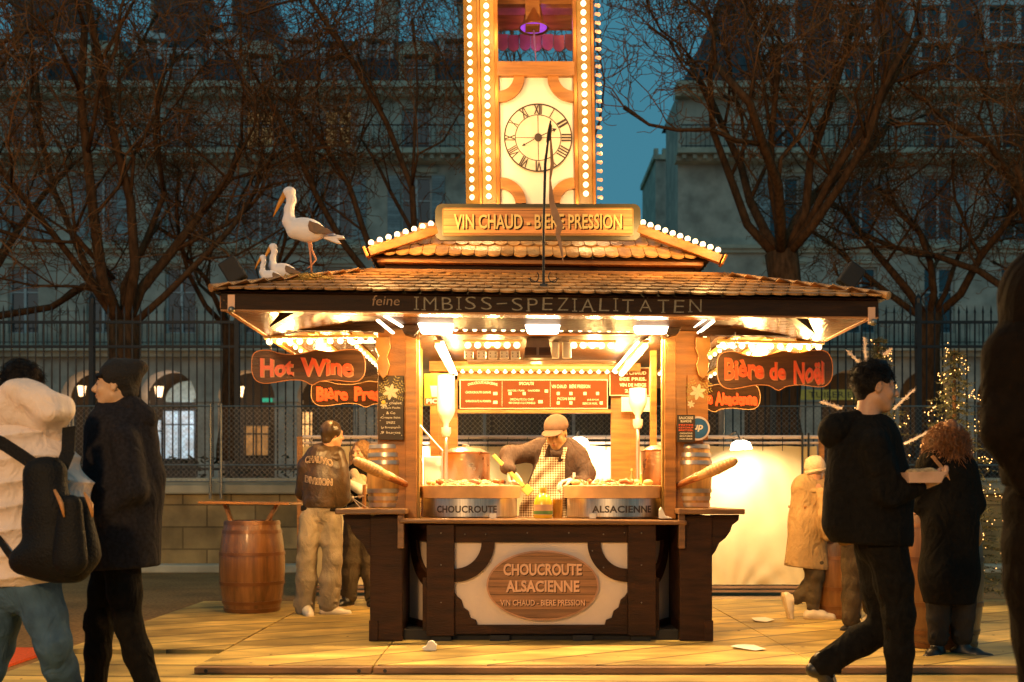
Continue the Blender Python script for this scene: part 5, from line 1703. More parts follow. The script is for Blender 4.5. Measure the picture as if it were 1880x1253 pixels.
bb = P(463, 1118, 9.35); bb.z = .03
barrel('barrel_table', 'varnished brown barrel with a board on two struts standing alone by the wall', (bb.x, bb.y, .03), .245, .84, M_BARR, M_HOOP, (.01, .09, .3, .62, .86, .955), 'barrel table', 1.22)
tt = bpy.data.objects['barrel_table']
MB().box((bb.x - .0, bb.y, 1.03), (.815, .62, .022), Matrix.Rotation(radians(.9), 3, 'Y')).build('table_top', M_WOODH, tt, bevel=.004)
for s in (-1, 1):
    MB().beam((bb.x + s * .16, bb.y - .1, .85), (bb.x + s * .2 + (.06 if s > 0 else -.02), bb.y - .1, 1.02), .03, .075, (0, 1, 0)).build('strut', M_WOODH, tt, bevel=.003)
b3 = P(1738, 1198, 6.95)
barrel('barrel_table', 'wide varnished barrel table in front of the woman in the long black coat', (b3.x, b3.y + .15, .045), .25, .97, M_BARR, M_HOOP, (.01, .1, .3, .62, .86, .955), 'barrel table', 1.2)
t3 = [o for o in bpy.data.objects if o.name.startswith('barrel_table')][-1]
b4 = P(1535, 1130, 8.75)
barrel('barrel_table', 'brown barrel table half hidden behind the striding man, by the beige coat', (b4.x, b4.y, .045), .2, .82, M_BARR, M_HOOP, (.01, .1, .3, .62, .9), 'barrel table', 1.2)
t4 = [o for o in bpy.data.objects if o.name.startswith('barrel_table') and o['label'].startswith('brown')][0]
MB().box((b4.x, b4.y, 1.0), (.7, .5, .022)).build('table_top', M_WOODH, t4, bevel=.004)
MB().beam((b4.x, b4.y, .84), (b4.x, b4.y, .99), .1, .06, (0, 1, 0)).build('strut', M_WOODH, t4)

# ------------------------------------------------------------------ pans on the counter
def pan(px, lab, txt, side, group='steel sauerkraut pans on the counter'):
    c = K(px, 950, .36); base = Vector((c.x, c.y, .934))
    t = thing('cooking_pan', lab, 'pan', base, group)
    r = .355
    MB().lathe([(0, .0), (r * .97, 0), (r, .012), (r, .15), (r - .004, .15), (r - .004, .012), (0, .008)], base, 56).build('pan_body', M_STEEL, t, smooth='auto')
    MB().lathe([(r + .003, .145), (r + .022, .147), (r + .03, .235), (r + .026, .24), (r + .016, .236), (r + .008, .15)], base, 56).build('rim_band', M_RIM, t, smooth='auto')
    fd = MB(); rn = random.Random(px)
    for i in range(420):
        a = rn.uniform(0, 2 * pi); q = r * .96 * math.sqrt(rn.random()); z = .2 + .05 * (1 - (q / r) ** 2) + rn.uniform(-.01, .015)
        d = Vector((rn.gauss(0, 1), rn.gauss(0, 1), rn.gauss(0, .4))).normalized() * rn.uniform(.02, .05)
        p = base + Vector((q * cos(a), q * sin(a), z))
        fd.tube([p - d, p + Vector((0, 0, .008)), p + d], [.003, .005, .003], 4)
    fd.build('sauerkraut', mat('pale cooked cabbage', (.62, .5, .26), .4, var=.25), t, smooth=True, kind='stuff')
    for i in range(9):
        a = rn.uniform(0, 2 * pi); q = r * rn.uniform(.2, .8); p = base + Vector((q * cos(a), q * sin(a), .262)); d = Vector((cos(a * 3), sin(a * 3), .15)) * .055
        MB().tube([p - d, p - d * .8, p + Vector((0, 0, .012)), p + d * .8, p + d], [.006, .015, .017, .015, .006], 10).build('sausage', mat('browned sausage', (.38, .11, .03), .3, var=.3, scale=20), t, smooth=True)
    for i in range(7):
        a = rn.uniform(0, 2 * pi); q = r * rn.uniform(.1, .85)
        MB().ball(base + Vector((q * cos(a), q * sin(a), .262)), .03, 10, 8, (1.2, .9, .8)).build('potato', mat('boiled potato', (.7, .5, .18), .45, var=.15), t, smooth=True)
    # stencilled name on the curved wall
    m = MB(); v, f = glyphs(txt, .03, 1.05)
    lo, hi = v.min(0), v.max(0)
    w_ = .47
    ang0 = math.atan2(base.y, base.x) + pi
    rr = r + .0022
    pts = []
    for q in v:
        x = ((q[0] - lo[0]) / (hi[0] - lo[0]) - .5) * w_; z = ((q[1] - lo[1]) / (hi[1] - lo[1])) * .052
        a = -pi / 2 + x / rr + (-.04 if side < 0 else .1)
        pts.append((base.x + rr * cos(a), base.y + rr * sin(a), base.z + .04 + z))
    m.add(pts, f); m.build('lettering', M_INK, t)
    # long handle rising outward to a ribbed grip
    A = base + Vector((side * (r + .02), -.12, .2)); E_ = P(652 if side < 0 else 1350, 846, KY - .35)
    B_ = A.lerp(E_, .52)
    MB().box(A + Vector((side * -.0, 0, -.01)), (.016, .07, .08)).build('handle_bracket', M_BLACK, t, bevel=.003)
    MB().tube([A, A.lerp(E_, .12), A.lerp(E_, .3), B_], [.016, .019, .024, .03], 14).build('handle', M_COPPER, t, smooth='auto')
    MB().tube([A + Vector((0, -.012, .012)), A.lerp(E_, .5) + Vector((0, -.02, .03))], .008, 8).build('handle_rod', M_STEEL, t, smooth='auto')
    g = []; rad = []
    n = 44
    for i in range(n + 1):
        f = i / n; g.append(B_.lerp(E_, f)); rr_ = .031 + .008 * sin(pi * min(1, f * 1.1))
        if f > .25: rr_ += .0035 * (1 if i % 4 < 2 else -1)
        if i >= n - 1: rr_ = .024
        rad.append(rr_)
    g.append(E_ + (E_ - B_).normalized() * .012); rad.append(.008)
    MB().tube(g, rad, 14).build('grip', mat('tan cord grip', (.55, .3, .12), .5, var=.2), t, smooth=True)
    return t
pan(863, 'wide steel pan with copper rim reading CHOUCROUTE and a long handle to the left', 'CHOUCROUTE', -1)
pan(1127, 'wide steel pan with copper rim reading ALSACIENNE and a long handle to the right', 'ALSACIENNE', 1)


def bottle(name, lab, c, prof, m_, cat='bottle', extra=None, parts=()):
    t = thing(name, lab, cat, c)
    MB().lathe(prof, c, 20).build('glass', m_, t, smooth='auto')
    for (nm, pr, mm) in parts:
        MB().lathe(pr, c, 20).build(nm, mm, t, smooth='auto')
    return t
M_OIL = mat('yellow oil', (.65, .42, .02), .12, var=.15, spec=.8)
c = K(997, 950, .1); c.z = .933
t = bottle('oil_jar', 'squat jar of yellow mustard oil with green and red label between the pans', c, [(0, 0), (.062, 0), (.068, .01), (.068, .12), (.05, .16), (.026, .18), (.022, .2), (0, .2)], M_OIL,
           parts=(('lid', [(0, .2), (.027, .2), (.027, .225), (0, .225)], M_YEL), ('label_band', [(.0695, .025), (.0695, .1)], mat('tan label', (.55, .3, .15), .5)), ('green_band', [(.0705, .03), (.0705, .055)], M_GREEN)))
c2 = K(1024, 950, .14); c2.z = .933
bottle('beer_glass', 'amber drink glass standing right of the oil jar', c2, [(0, 0), (.034, 0), (.04, .14), (.037, .14), (.032, .01), (0, .01)], mat('amber glass', (.45, .2, .02), .1, spec=.8), 'glass')
# stock pots / urns
for px, v_, lab, r, h, mm in ((855, .95, 'large hammered copper urn behind the left pan, beside the bottle dispenser', .2, .5, M_COPPER), (1213, .95, 'large hammered copper urn behind the right pan, by the cask', .16, .52, M_COPPER)):
    c = K(px, 890, v_); c.z = .933
    t = thing('drink_urn', lab, 'urn', c, 'copper urns at the back of the counter')
    MB().lathe([(0, 0), (r * .96, 0), (r, .02), (r, h), (r + .008, h + .01), (r - .01, h + .015), (0, h + .01)], c, 40).build('urn_body', mm, t, smooth='auto')
    MB().lathe([(0, h + .018), (r * .9, h + .018), (r * .6, h + .05), (.03, h + .06), (.03, h + .08), (0, h + .085)], c, 32).build('lid', M_STEEL, t, smooth='auto')
    MB().tube([c + Vector((0, -r, .06)), c + Vector((0, -r - .05, .06)), c + Vector((0, -r - .055, .03))], .01, 8).build('tap', M_STEEL, t, smooth='auto')
# inverted bottle dispensers
for px, y0, y1, v_, lab in ((819, 690, 790, .5, 'tall inverted clear bottle in the left dispenser above the pan'), (1171, 714, 775, .5, 'inverted clear bottle in the right dispenser beside the price sheet')):
    a = K(px, y1, v_); h = (y1 - y0) * (KY + v_) / F; c = Vector((a.x, a.y, a.z)); r = 16.5 * (KY + v_) / F
    t = thing('bottle_dispenser', lab, 'dispenser', (c.x, c.y, .933), 'inverted bottle dispensers')
    MB().lathe([(0, 0), (r * .28, 0), (r * .3, .05), (r * .75, .1), (r, .15), (r, h * .7), (r * .97, h), (0, h)], c, 24).build('bottle', mat('milky clear bottle', (.85, .78, .7), .15, var=.08, spec=.7), t, smooth='auto')
    MB().lathe([(0, -.05), (r * .4, -.05), (r * .55, -.02), (r * .55, .02), (0, .02)], c, 16).build('collar', M_CREAM, t, smooth='auto')
    MB().tube([(c.x, c.y, .934), (c.x, c.y, c.z - .05)], .014, 10).build('stand', M_STEEL, t, smooth='auto')
    MB().tube([(c.x, c.y - .0, c.z - .05), (c.x, c.y - .03, c.z - .1), (c.x, c.y - .03, c.z - .15)], .011, 8).build('tap', M_STEEL, t, smooth='auto')
    MB().lathe([(0, 0), (.08, 0), (.08, .012), (0, .012)], (c.x, c.y, .933), 20).build('foot', M_STEEL, t, smooth='auto')
# condiments on a small raised crate right of the right pan rear
cr = K(1190, 893, .98); 
MB().bx(cr.x - .32, cr.x + .0, cr.y - .1, cr.y + .1, .933, 1.12).build('condiment_crate', M_WOODH, label='low wooden crate behind the right pan carrying sauces and drinks', cat='crate', bevel=.004)
for px, h, r, mm, cap, lab in ((1198, .13, .026, mat('ketchup red', (.6, .03, .015), .3), M_WHITE, 'red ketchup squeeze bottle standing beside the right copper urn'),
                               (1179, .17, .03, M_YEL, M_WHITE, 'yellow mustard squeeze bottle left of the ketchup'),
                               (1187, .26, .022, mat('amber liquor', (.4, .16, .03), .15, spec=.8), M_WHITE, 'slim amber bottle with white cap behind the sauces'),
                               (1160, .2, .02, mat('greenish glass', (.3, .3, .1), .15, spec=.8), M_GOLD, 'small green glass bottle left of the mustard'),
                               (1150, .12, .022, M_WHITE, M_WHITE, 'short white sauce pot at the left end of the condiments')):
    c = K(px, 893, .95 if px != 1187 else 1.02); c.z = 1.122
    bottle('sauce_bottle', lab, c, [(0, 0), (r, 0), (r, h * .6), (r * .45, h * .78), (r * .4, h * .9), (0, h * .9)], mm, parts=(('cap', [(0, h * .9), (r * .5, h * .9), (r * .3, h), (0, h)], cap),))
# cup stack, napkin holder and utensils at the left end
c = K(782, 880, .5); c.z = .933
t = thing('paper_cup_stack', 'tall stack of ribbed paper cups beside the left post', 'cups', c)
m = MB()
for i in range(13): m.lathe([(.034, 0), (.042, .016), (.036, .018)], c + Vector((0, 0, .016 * i)), 18)
m.build('cup_rims', mat('brick red cups', (.45, .1, .05), .5, island=.3), t)
c = K(795, 850, .55)
MB().bx(c.x - .07, c.x + .07, c.y - .04, c.y + .04, .933 + .0, c.z + .05).build('napkin_dispenser', M_WHITE, label='white napkin box with yellow lettering behind the left pan', cat='napkin box', bevel=.01)
c = K(784, 800, .5)
for (xa, ya, xb, yb, lab) in ((752, 796, 775, 850, 'thin steel ladle leaning outward at the left post'), (772, 783, 812, 828, 'long white spatula leaning over the napkin box')):
    A, B_ = K(xb, yb, .45), K(xa, ya, .4)
    t = thing('ladle', lab, 'utensil', (A.x, A.y, .933))
    MB().tube([A, B_], .008, 8).build('handle', M_STEEL, t, smooth='auto'); MB().ball(B_, .013, 8, 6).build('handle_tip', M_WHITE, t, smooth=True)
    MB().tube([(A.x, A.y, .94), A], .006, 6).build('holder_rod', M_STEEL, t)
# serving napkin wedge on the counter at right, paper scrap on deck
c = K(1222, 952, -.02); c.z = .933
MB().prism([(c.x - .045, c.z), (c.x + .05, c.z), (c.x + .035, c.z + .01), (c.x - .0, c.z + .02), (c.x - .03, c.z + .085), (c.x - .045, c.z + .06)][::-1], c.y, c.y + .05).build('folded_napkin', M_PAPER, label='crumpled pale napkin wedge at the right end of the counter edge', cat='napkin', bevel=.004)
c = P(787, 1193, 6.75)
MB().prism([(c.x - .035, .051), (c.x + .045, .051), (c.x + .05, .09), (c.x + .02, .12), (c.x - .01, .112), (c.x - .02, .085), (c.x - .05, .07)][::-1], 6.8, 6.84).build('torn_napkin', M_PAPER, label='torn white napkin on the deck before the foot of the counter', cat='napkin', bevel=.004)
for px, py, lab in ((1398, 1138, 'flattened white paper sheet lying on the deck right of the stall'), (1378, 1190, 'second paper scrap lying nearer the deck edge right of the stall')):
    D_ = F * 1.05 / (py - YH); c = P(px, py, D_)
    m = MB(); rr = random.Random(px)
    pts = [(c.x + .11 * cos(a) * rr.uniform(.6, 1.3), c.y + .17 * sin(a) * rr.uniform(.6, 1.2), .052 + rr.uniform(0, .012)) for a in [k * .785 for k in range(8)]]
    m.add(pts + [(c.x, c.y, .06)], [(i, (i + 1) % 8, 8) for i in range(8)]); m.build('paper_sheet', M_PAPER, label=lab, cat='paper')

# price wire stand on left shelf
c = K(668, 928, .0); c.z = 1.006
t = thing('card_stand', 'little bent wire stand with a wooden pole on the left side shelf', 'stand', c)
MB().tube([c + Vector((-.02, 0, .0)), c + Vector((-.09, 0, .08)), c + Vector((-.0, 0, .09))], .004, 6).build('wire', M_STEEL, t); MB().tube([c + Vector((0, .02, 0)), c + Vector((.0, .02, .17))], .014, 8).build('peg', M_WOODW, t, smooth='auto')
MB().tube([c + Vector((-.09, 0, .08)), c + Vector((.03, -.03, .004))], .003, 6).build('wire', M_STEEL, t)

# ------------------------------------------------------------------ flagpole with ragged pennants
fp = thing('weathervane_pole', 'thin iron pole with ragged hanging pennants rising from the front roof tiles', 'flagpole', K(998, 530, -.85))
A = K(998, 528, -.85); B_ = K(1001, 300, -.8); C_ = K(1011, 222, -.8)
MB().tube([A, K(998, 420, -.82), B_, C_], [.009, .008, .009, .005], 8).build('pole', M_IRON, fp, smooth='auto')
MB().box(A, (.05, .05, .04)).build('foot_block', M_BLACK, fp, bevel=.004)
m = MB()
for s in (-1, 1):
    pts = []
    for i in range(26):
        a = i / 25 * 4.6; r = .045 * (1 - i / 32)
        pts.append(A + Vector((s * (.07 + r * cos(a + 2.2) * 1.0), 0, .06 + r * sin(a + 2.2))))
    m.tube(pts, .0035, 5)
    m.tube([A + Vector((s * .01, 0, .03)), A + Vector((s * .05, 0, .035)), A + Vector((s * .1, 0, .06))], .0035, 5)
m.build('iron_scroll', M_IRON, fp)
m = MB()
w0 = [(1010, 240, .004), (1014, 300, .012), (1010, 330, .006), (1013, 370, .018), (1020, 395, .026), (1028, 415, .022), (1024, 430, .016), (1030, 455, .01), (1034, 480, .003)]
for i in range(len(w0) - 1):
    (xa, ya, wa), (xb, yb, wb) = w0[i], w0[i + 1]
    a, b_ = K(xa, ya, -.8), K(xb, yb, -.8)
    m.add([a + Vector((-wa, 0, 0)), b_ + Vector((-wb, 0, 0)), b_ + Vector((wb, .01, 0)), a + Vector((wa, .01, 0))], [(0, 1, 2, 3)])
m.build('pennant', mat('faded tan cloth', (.45, .24, .12), .8, var=.3), fp)
m = MB(); a = K(1008, 240, -.8)
m.add([a + Vector((-.02, 0, -.08)), a + Vector((.012, 0, -.06)), a + Vector((.02, 0, .03)), a + Vector((.005, 0, .06)), a + Vector((-.01, 0, .0))], [(0, 1, 2, 3, 4)])
m.build('pole_tip_rag', mat('charred rag', (.12, .06, .03), .8), fp)

# ------------------------------------------------------------------ roof floodlights
for px, py, s, lab in ((428, 498, -1, 'black floodlight on a stalk above the roof corner behind the stork nest'), (1562, 508, 1, 'black floodlight on a strut above the opposite roof corner near the firs')):
    c = P(px, py, KY - .3 if s < 0 else KY - .2)
    foot = Vector((c.x - s * .13, c.y, 2.42 if s < 0 else 2.37))
    t = thing('roof_floodlight', lab, 'floodlight', foot, 'black floodlights on the roof corners')
    Rm = Matrix.Rotation(radians(28 * s if s > 0 else 38), 3, 'Y') if s > 0 else Matrix.Rotation(radians(32), 3, 'Y')
    if s > 0: Rm = Matrix.Rotation(radians(35), 3, 'Y')
    MB().box(c, (.13, .09, .17), Rm if s > 0 else Matrix.Rotation(radians(-32), 3, 'Y')).build('lamp_head', M_BLK, t, bevel=.012)
    MB().beam(foot, c - Vector((s * .06, 0, .05)), .02, .02, (0, 1, 0)).build('arm', M_BLACK, t)
    MB().beam(foot + Vector((s * .1, 0, 0)), c + Vector((s * -.02, .03, -.07)), .012, .012, (0, 1, 0)).build('arm', M_BLACK, t)
    MB().box(foot + Vector((s * .03, 0, -.01)), (.16, .06, .02)).build('foot_plate', M_GALV, t)

# ------------------------------------------------------------------ storks in their nest
def stork(base, sc, lab, standing=True, flip=1):
    t = thing('stork_figure', lab, 'stork figure', base, 'painted storks on the roof')
    q = lambda x, z, y=0: (base[0] + x * sc, base[1] + y * sc, base[2] + z * sc)
    h = .006
    lo = q(-.2, .1, -.16); hi = q(.42, .82, .16)
    if not standing: lo = q(-.16, -.02, -.12)
    dz = 0 if standing else -.2
    S = Sculpt(lo, hi, h)
    S.ell(q(.06, .335 + dz), (.145 * sc, .075 * sc, .095 * sc), 0.02, Matrix.Rotation(radians(12), 3, 'Y'))
    S.cone(q(.12, .34 + dz), q(.3, .285 + dz), .05 * sc, .012 * sc, .03 * sc, ((0, 1, 0), .7))
    S.chain([q(-.03, .33 + dz), q(-.075, .4 + dz), q(-.075, .5 + dz), q(-.055, .57 + dz), q(-.07, .63 + dz)], [.066 * sc, .05 * sc, .036 * sc, .035 * sc, .042 * sc], .02 * sc)
    S.ell(q(-.072, .632 + dz), (.052 * sc, .038 * sc, .046 * sc), .01 * sc)
    S.build('body', mat('white painted stork', (.9, .84, .84), .5, var=.03), t)
    MB().tube([q(-.1, .635 + dz), q(-.15, .545 + dz), q(-.2, .44 + dz)], [.024 * sc, .017 * sc, .003 * sc], 10).build('beak', mat('orange beak', (.75, .3, .02), .4), t, smooth=True)
    m = MB()
    for yy in (-.07, .07):
        pts = [(.1, .39), (.18, .36), (.25, .32), (.3, .29), (.22, .285), (.14, .29), (.1, .31), (.09, .35)]
        m.prism([(q(x, z + dz)[0], q(x, z + dz)[2]) for x, z in pts][::-1], base[1] + (yy - .008) * sc, base[1] + (yy + .008) * sc)
    m.build('wing_feathers', mat('brown black wing', (.14, .06, .02), .5, var=.5, scale=30), t, bevel=.003)
    MB().prism([(q(.24, .3 + dz)[0], q(.24, .3 + dz)[2]), (q(.36, .285 + dz)[0], q(.36, .285 + dz)[2]), (q(.37, .265 + dz)[0], q(.37, .265 + dz)[2]), (q(.31, .262 + dz)[0], q(.31, .262 + dz)[2]), (q(.34, .225 + dz)[0], q(.34, .225 + dz)[2]), (q(.31, .225 + dz)[0], q(.31, .225 + dz)[2]), (q(.2, .265 + dz)[0], q(.2, .265 + dz)[2])][::-1], base[1] - .02 * sc, base[1] + .02 * sc).build('tail', mat('white painted stork', (.9, .84, .84), .5), t, bevel=.003)
    MB().ball(q(-.082, .64 + dz, -.031), .006 * sc, 8, 6).build('eye', M_INK, t, smooth=True)
    if standing:
        lm = mat('salmon leg', (.7, .3, .15), .5)
        MB().tube([q(.08, .28), q(.095, .14), q(.105, .0)], [.014 * sc, .008 * sc, .008 * sc], 8).build('leg', lm, t, smooth=True)
        MB().tube([q(.09, .28), q(.1, .19), q(.14, .1), q(.1, .05), q(.07, .03)], [.014 * sc, .008 * sc, .009 * sc, .006 * sc, .004 * sc], 8).build('leg', lm, t, smooth=True)
    return t
sb = P(548, 500, 6.72)
stork((sb.x, sb.y, sb.z), .84, 'large white stork figure standing on one leg at the roof corner')
for px, py, sc_, lab, D_ in ((512, 518, .54, 'middle sized white stork chick sitting in the nest', 6.72), (491, 524, .42, 'smallest stork chick at the outer edge of the nest', 6.62)):
    c = P(px, py, D_); stork((c.x, c.y, c.z), sc_ * (1 if sc_ > .4 else 1), lab, False)
m = MB(); rn = random.Random(2); c = P(560, 522, 6.72)
for i in range(500):
    a = rn.uniform(0, 2 * pi); r = rn.uniform(.02, .2); p = c + Vector((r * cos(a) * 1.15, r * sin(a) * .6, rn.uniform(0, .06) * (1.2 - r * 4)))
    d = Vector((-sin(a) + rn.gauss(0, .4), cos(a) + rn.gauss(0, .4), rn.gauss(0, .15))).normalized() * rn.uniform(.03, .07)
    m.tube([p - d, p + Vector((0, 0, .006)), p + d], .0035, 4)
m.build('stork_nest', mat('straw', (.45, .28, .06), .8, var=.4), label='low straw nest on the roof tiles under the three storks', cat='nest')

# steam over the pans
def steam(lab, c, size):
    m = MB(); m.bx(c.x - size[0] / 2, c.x + size[0] / 2, c.y - size[1] / 2, c.y + size[1] / 2, c.z, c.z + size[2])
    mt_ = bpy.data.materials.new('steam volume'); mt_.use_nodes = True; nt = mt_.node_tree; N, L = nt.nodes, nt.links
    N.remove(N['Principled BSDF']); v = N.new('ShaderNodeVolumePrincipled'); L.new(v.outputs[0], N['Material Output'].inputs['Volume'])
    v.inputs['Color'].default_value = (1, .95, .88, 1); v.inputs['Anisotropy'].default_value = .2
    tc = N.new('ShaderNodeTexCoord'); n = N.new('ShaderNodeTexNoise'); n.inputs['Scale'].default_value = 6; n.inputs['Detail'].default_value = 4; n.inputs['Distortion'].default_value = 1.2
    mp = N.new('ShaderNodeMapping'); mp.inputs['Scale'].default_value = (1, 1, .5); L.new(tc.outputs['Object'], mp.inputs[0]); L.new(mp.outputs[0], n.inputs[0])
    r = N.new('ShaderNodeMapRange'); r.inputs[1].default_value = .48; r.inputs[2].default_value = .72; r.inputs[3].default_value = 0; r.inputs[4].default_value = 5.0; L.new(n.outputs['Fac'], r.inputs[0])
    g = N.new('ShaderNodeVectorMath'); g.operation = 'SUBTRACT'; g.inputs[1].default_value = (.5, .5, .0); L.new(tc.outputs['Generated'], g.inputs[0])
    g2 = N.new('ShaderNodeVectorMath'); g2.operation = 'MULTIPLY'; g2.inputs[1].default_value = (2, 2, 1); L.new(g.outputs[0], g2.inputs[0])
    ln = N.new('ShaderNodeVectorMath'); ln.operation = 'LENGTH'; L.new(g2.outputs[0], ln.inputs[0])
    f = N.new('ShaderNodeMapRange'); f.inputs[1].default_value = .45; f.inputs[2].default_value = 1.0; f.inputs[3].default_value = 1; f.inputs[4].default_value = 0; L.new(ln.outputs['Value'], f.inputs[0])
    mu = N.new('ShaderNodeMath'); mu.operation = 'MULTIPLY'; L.new(r.outputs[0], mu.inputs[0]); L.new(f.outputs[0], mu.inputs[1]); L.new(mu.outputs[0], v.inputs['Density'])
    m.build('steam', mt_, label=lab, cat='steam', kind='stuff')
c = K(850, 895, .3); c.z = 1.19; steam('thin warm steam rising from the pan reading CHOUCROUTE', c, (.5, .4, .26))
# small price cards and clutter on the counter
for px, w_, lab in ((905, .05, 'small white price card standing before the left pan'), (1088, .045, 'small white price card standing before the right pan')):
    c = K(px, 950, -.03); c.z = .935
    MB().bx(c.x - w_ / 2, c.x + w_ / 2, c.y, c.y + .004, c.z, c.z + .035).build('price_card', M_PAPER, label=lab, cat='price card')
# litter and grit on the deck
m = MB(); rn = random.Random(12)
for i in range(260):
    x = rn.uniform(-3, 5.5); y = rn.uniform(4.2, 10); r = rn.uniform(.004, .016)
    if -.8 < x - KX < .8 and y > KY - .1 and y < KY + 2.3: continue
    z = .05 if (x > -1.96 and y > 6.25) else .004
    a = rn.uniform(0, 6.28)
    m.add([(x + r * cos(a + k * 1.57) * rn.uniform(.5, 1.4), y + r * sin(a + k * 1.57), z + rn.uniform(0, .004)) for k in range(4)], [(0, 1, 2, 3)])
m.build('ground_litter', mat('crumbs and scraps', (.35, .24, .14), .8, island=.9), label='scattered crumbs and tiny scraps trodden over the boards', cat='litter', kind='stuff')
m = MB()
for x_ in xs:
    for k in range(30):
        y_ = 6.35 + k * .13
        for dx in (-.035, .035):
            m.lathe([(.0045, 0), (0, .0005)], (x_ + dx, y_, .0485), 6)
m.build('deck_screw_heads', M_BLACK, label='rows of dark screw heads along the joints of the deck panels', cat='screws', kind='stuff')
# ------------------------------------------------------------------ people
M_SKIN = mat('warm skin', (.52, .27, .15), .5, var=.12, scale=20)
M_SKIN2 = mat('pale skin', (.6, .36, .2), .5, var=.1, scale=20)  # Paler, even skin tone
M_HAIRD = mat('near black hair', (.006, .0035, .002), .5, var=.5, scale=60, bump=.6, bscale=120, spec=.2)
M_HAIRC = mat('auburn curls', (.2, .075, .02), .45, var=.5, scale=40, bump=.7, bscale=90)
M_HAIRB = mat('light brown hair', (.3, .16, .06), .45, var=.4, scale=50, bump=.6, bscale=120)
M_NAVY = mat('dark navy wool coat', (.02, .019, .023), .85, var=.3, scale=60, bump=.2, bscale=200, spec=.06, folds=.5, fscale=9)
M_BLKC = mat('black padded cotton', (.009, .008, .007), .8, var=.3, scale=40, bump=.2, bscale=150, spec=.06, folds=.5, fscale=9)
M_BLKT = mat('black trousers', (.009, .008, .007), .85, var=.3, scale=30, bump=.15, bscale=120, spec=.06, folds=.5, fscale=9)
M_PUFF = mat('off white puffer nylon', (.78, .64, .55), .5, var=.08, scale=6, bump=.25, bscale=14, spec=.2, folds=.35, fscale=12)
M_JEAN = mat('blue washed denim', (.06, .11, .17), .8, var=.25, scale=10, bump=.2, bscale=200, spec=.06, folds=.5, fscale=9)
M_JEANB = mat('stone washed wide denim', (.33, .27, .19), .8, var=.3, scale=7, bump=.25, bscale=120, dirt=.3, spec=.06, folds=.5, fscale=9)
M_GREYT = mat('grey faded trousers', (.085, .065, .042), .8, var=.3, scale=7, bump=.2, bscale=120, spec=.06, folds=.5, fscale=9)
M_LEATH = mat('brown black leather', (.055, .033, .016), .3, var=.4, scale=8, bump=.2, bscale=60, folds=.35, fscale=6)
M_LEATHB = mat('dark rib knit', (.012, .01, .008), .9, spec=.2)
M_TRENCH = mat('beige cotton coat', (.36, .24, .12), .75, var=.12, scale=7, bump=.3, bscale=40, spec=.06, folds=.5, fscale=9)
M_OLIVEC = mat('olive cotton coat', (.16, .1, .03), .8, var=.2, scale=8, bump=.25, bscale=60, spec=.06, folds=.5, fscale=9)
M_KNITW = mat('cream knit', (.62, .47, .32), .9, var=.1, scale=60, bump=.6, bscale=110)
M_CHEFJ = mat('dusty brown work jacket', (.085, .055, .042), .7, var=.15, scale=8, bump=.25, bscale=50, spec=.06, folds=.5, fscale=9)
M_CAP = mat('brown felt cap', (.12, .06, .03), .8, var=.15, scale=30, bump=.2, bscale=150)
M_GLOVE = mat('pale thin glove', (.78, .66, .5), .45, var=.05)
M_SHOEW = mat('white sneaker leather', (.75, .65, .5), .5, var=.1)
M_SHOEB = mat('black shoe leather', (.014, .012, .01), .4, var=.3)
M_SOLE = mat('pale rubber sole', (.6, .45, .25), .7)
M_PACK = mat('black pack nylon', (.005, .0045, .004), .6, var=.3, scale=30, bump=.3, bscale=90, spec=.2)
M_LIP = mat('muted lip', (.34, .1, .06), .5)
M_TANL = mat('tan leather strap', (.5, .22, .06), .45, var=.15)


def gingham():
    m = mat('gingham check cotton', (.78, .66, .5), .75, var=.04)
    nt = m.node_tree; N, L = nt.nodes, nt.links
    b = N['Principled BSDF']
    tc = N.new('ShaderNodeTexCoord'); sx = N.new('ShaderNodeSeparateXYZ'); L.new(tc.outputs['Object'], sx.inputs[0])
    def band(sock):
        d = N.new('ShaderNodeMath'); d.operation = 'DIVIDE'; d.inputs[1].default_value = .019; L.new(sock, d.inputs[0])
        f = N.new('ShaderNodeMath'); f.operation = 'FRACT'; L.new(d.outputs[0], f.inputs[0])
        g = N.new('ShaderNodeMath'); g.operation = 'GREATER_THAN'; g.inputs[1].default_value = .5; L.new(f.outputs[0], g.inputs[0]); return g.outputs[0]
    ad = N.new('ShaderNodeMath'); ad.operation = 'ADD'; L.new(band(sx.outputs[0]), ad.inputs[0]); L.new(band(sx.outputs[2]), ad.inputs[1])
    dv = N.new('ShaderNodeMath'); dv.operation = 'MULTIPLY'; dv.inputs[1].default_value = .5; L.new(ad.outputs[0], dv.inputs[0])
    r = N.new('ShaderNodeValToRGB'); r.color_ramp.interpolation = 'CONSTANT'
    r.color_ramp.elements[0].color = (.8, .7, .55, 1); r.color_ramp.elements[1].position = .4; r.color_ramp.elements[1].color = (.5, .34, .17, 1)
    e = r.color_ramp.elements.new(.9); e.color = (.13, .07, .025, 1)
    L.new(dv.outputs[0], r.inputs[0]); L.new(r.outputs[0], b.inputs['Base Color'])
    return m
M_GING = gingham()


def frame(f, tilt=0.0, roll=0.0):
    """Head axes from facing direction: columns right, forward, up."""
    f = _n(f); up = Vector((0, 0, 1)); r = f.cross(up).normalized(); u = r.cross(f).normalized()
    M = Matrix((r, f, u)).transposed()
    if roll: M = M @ Matrix.Rotation(roll, 3, 'Y')
    return M


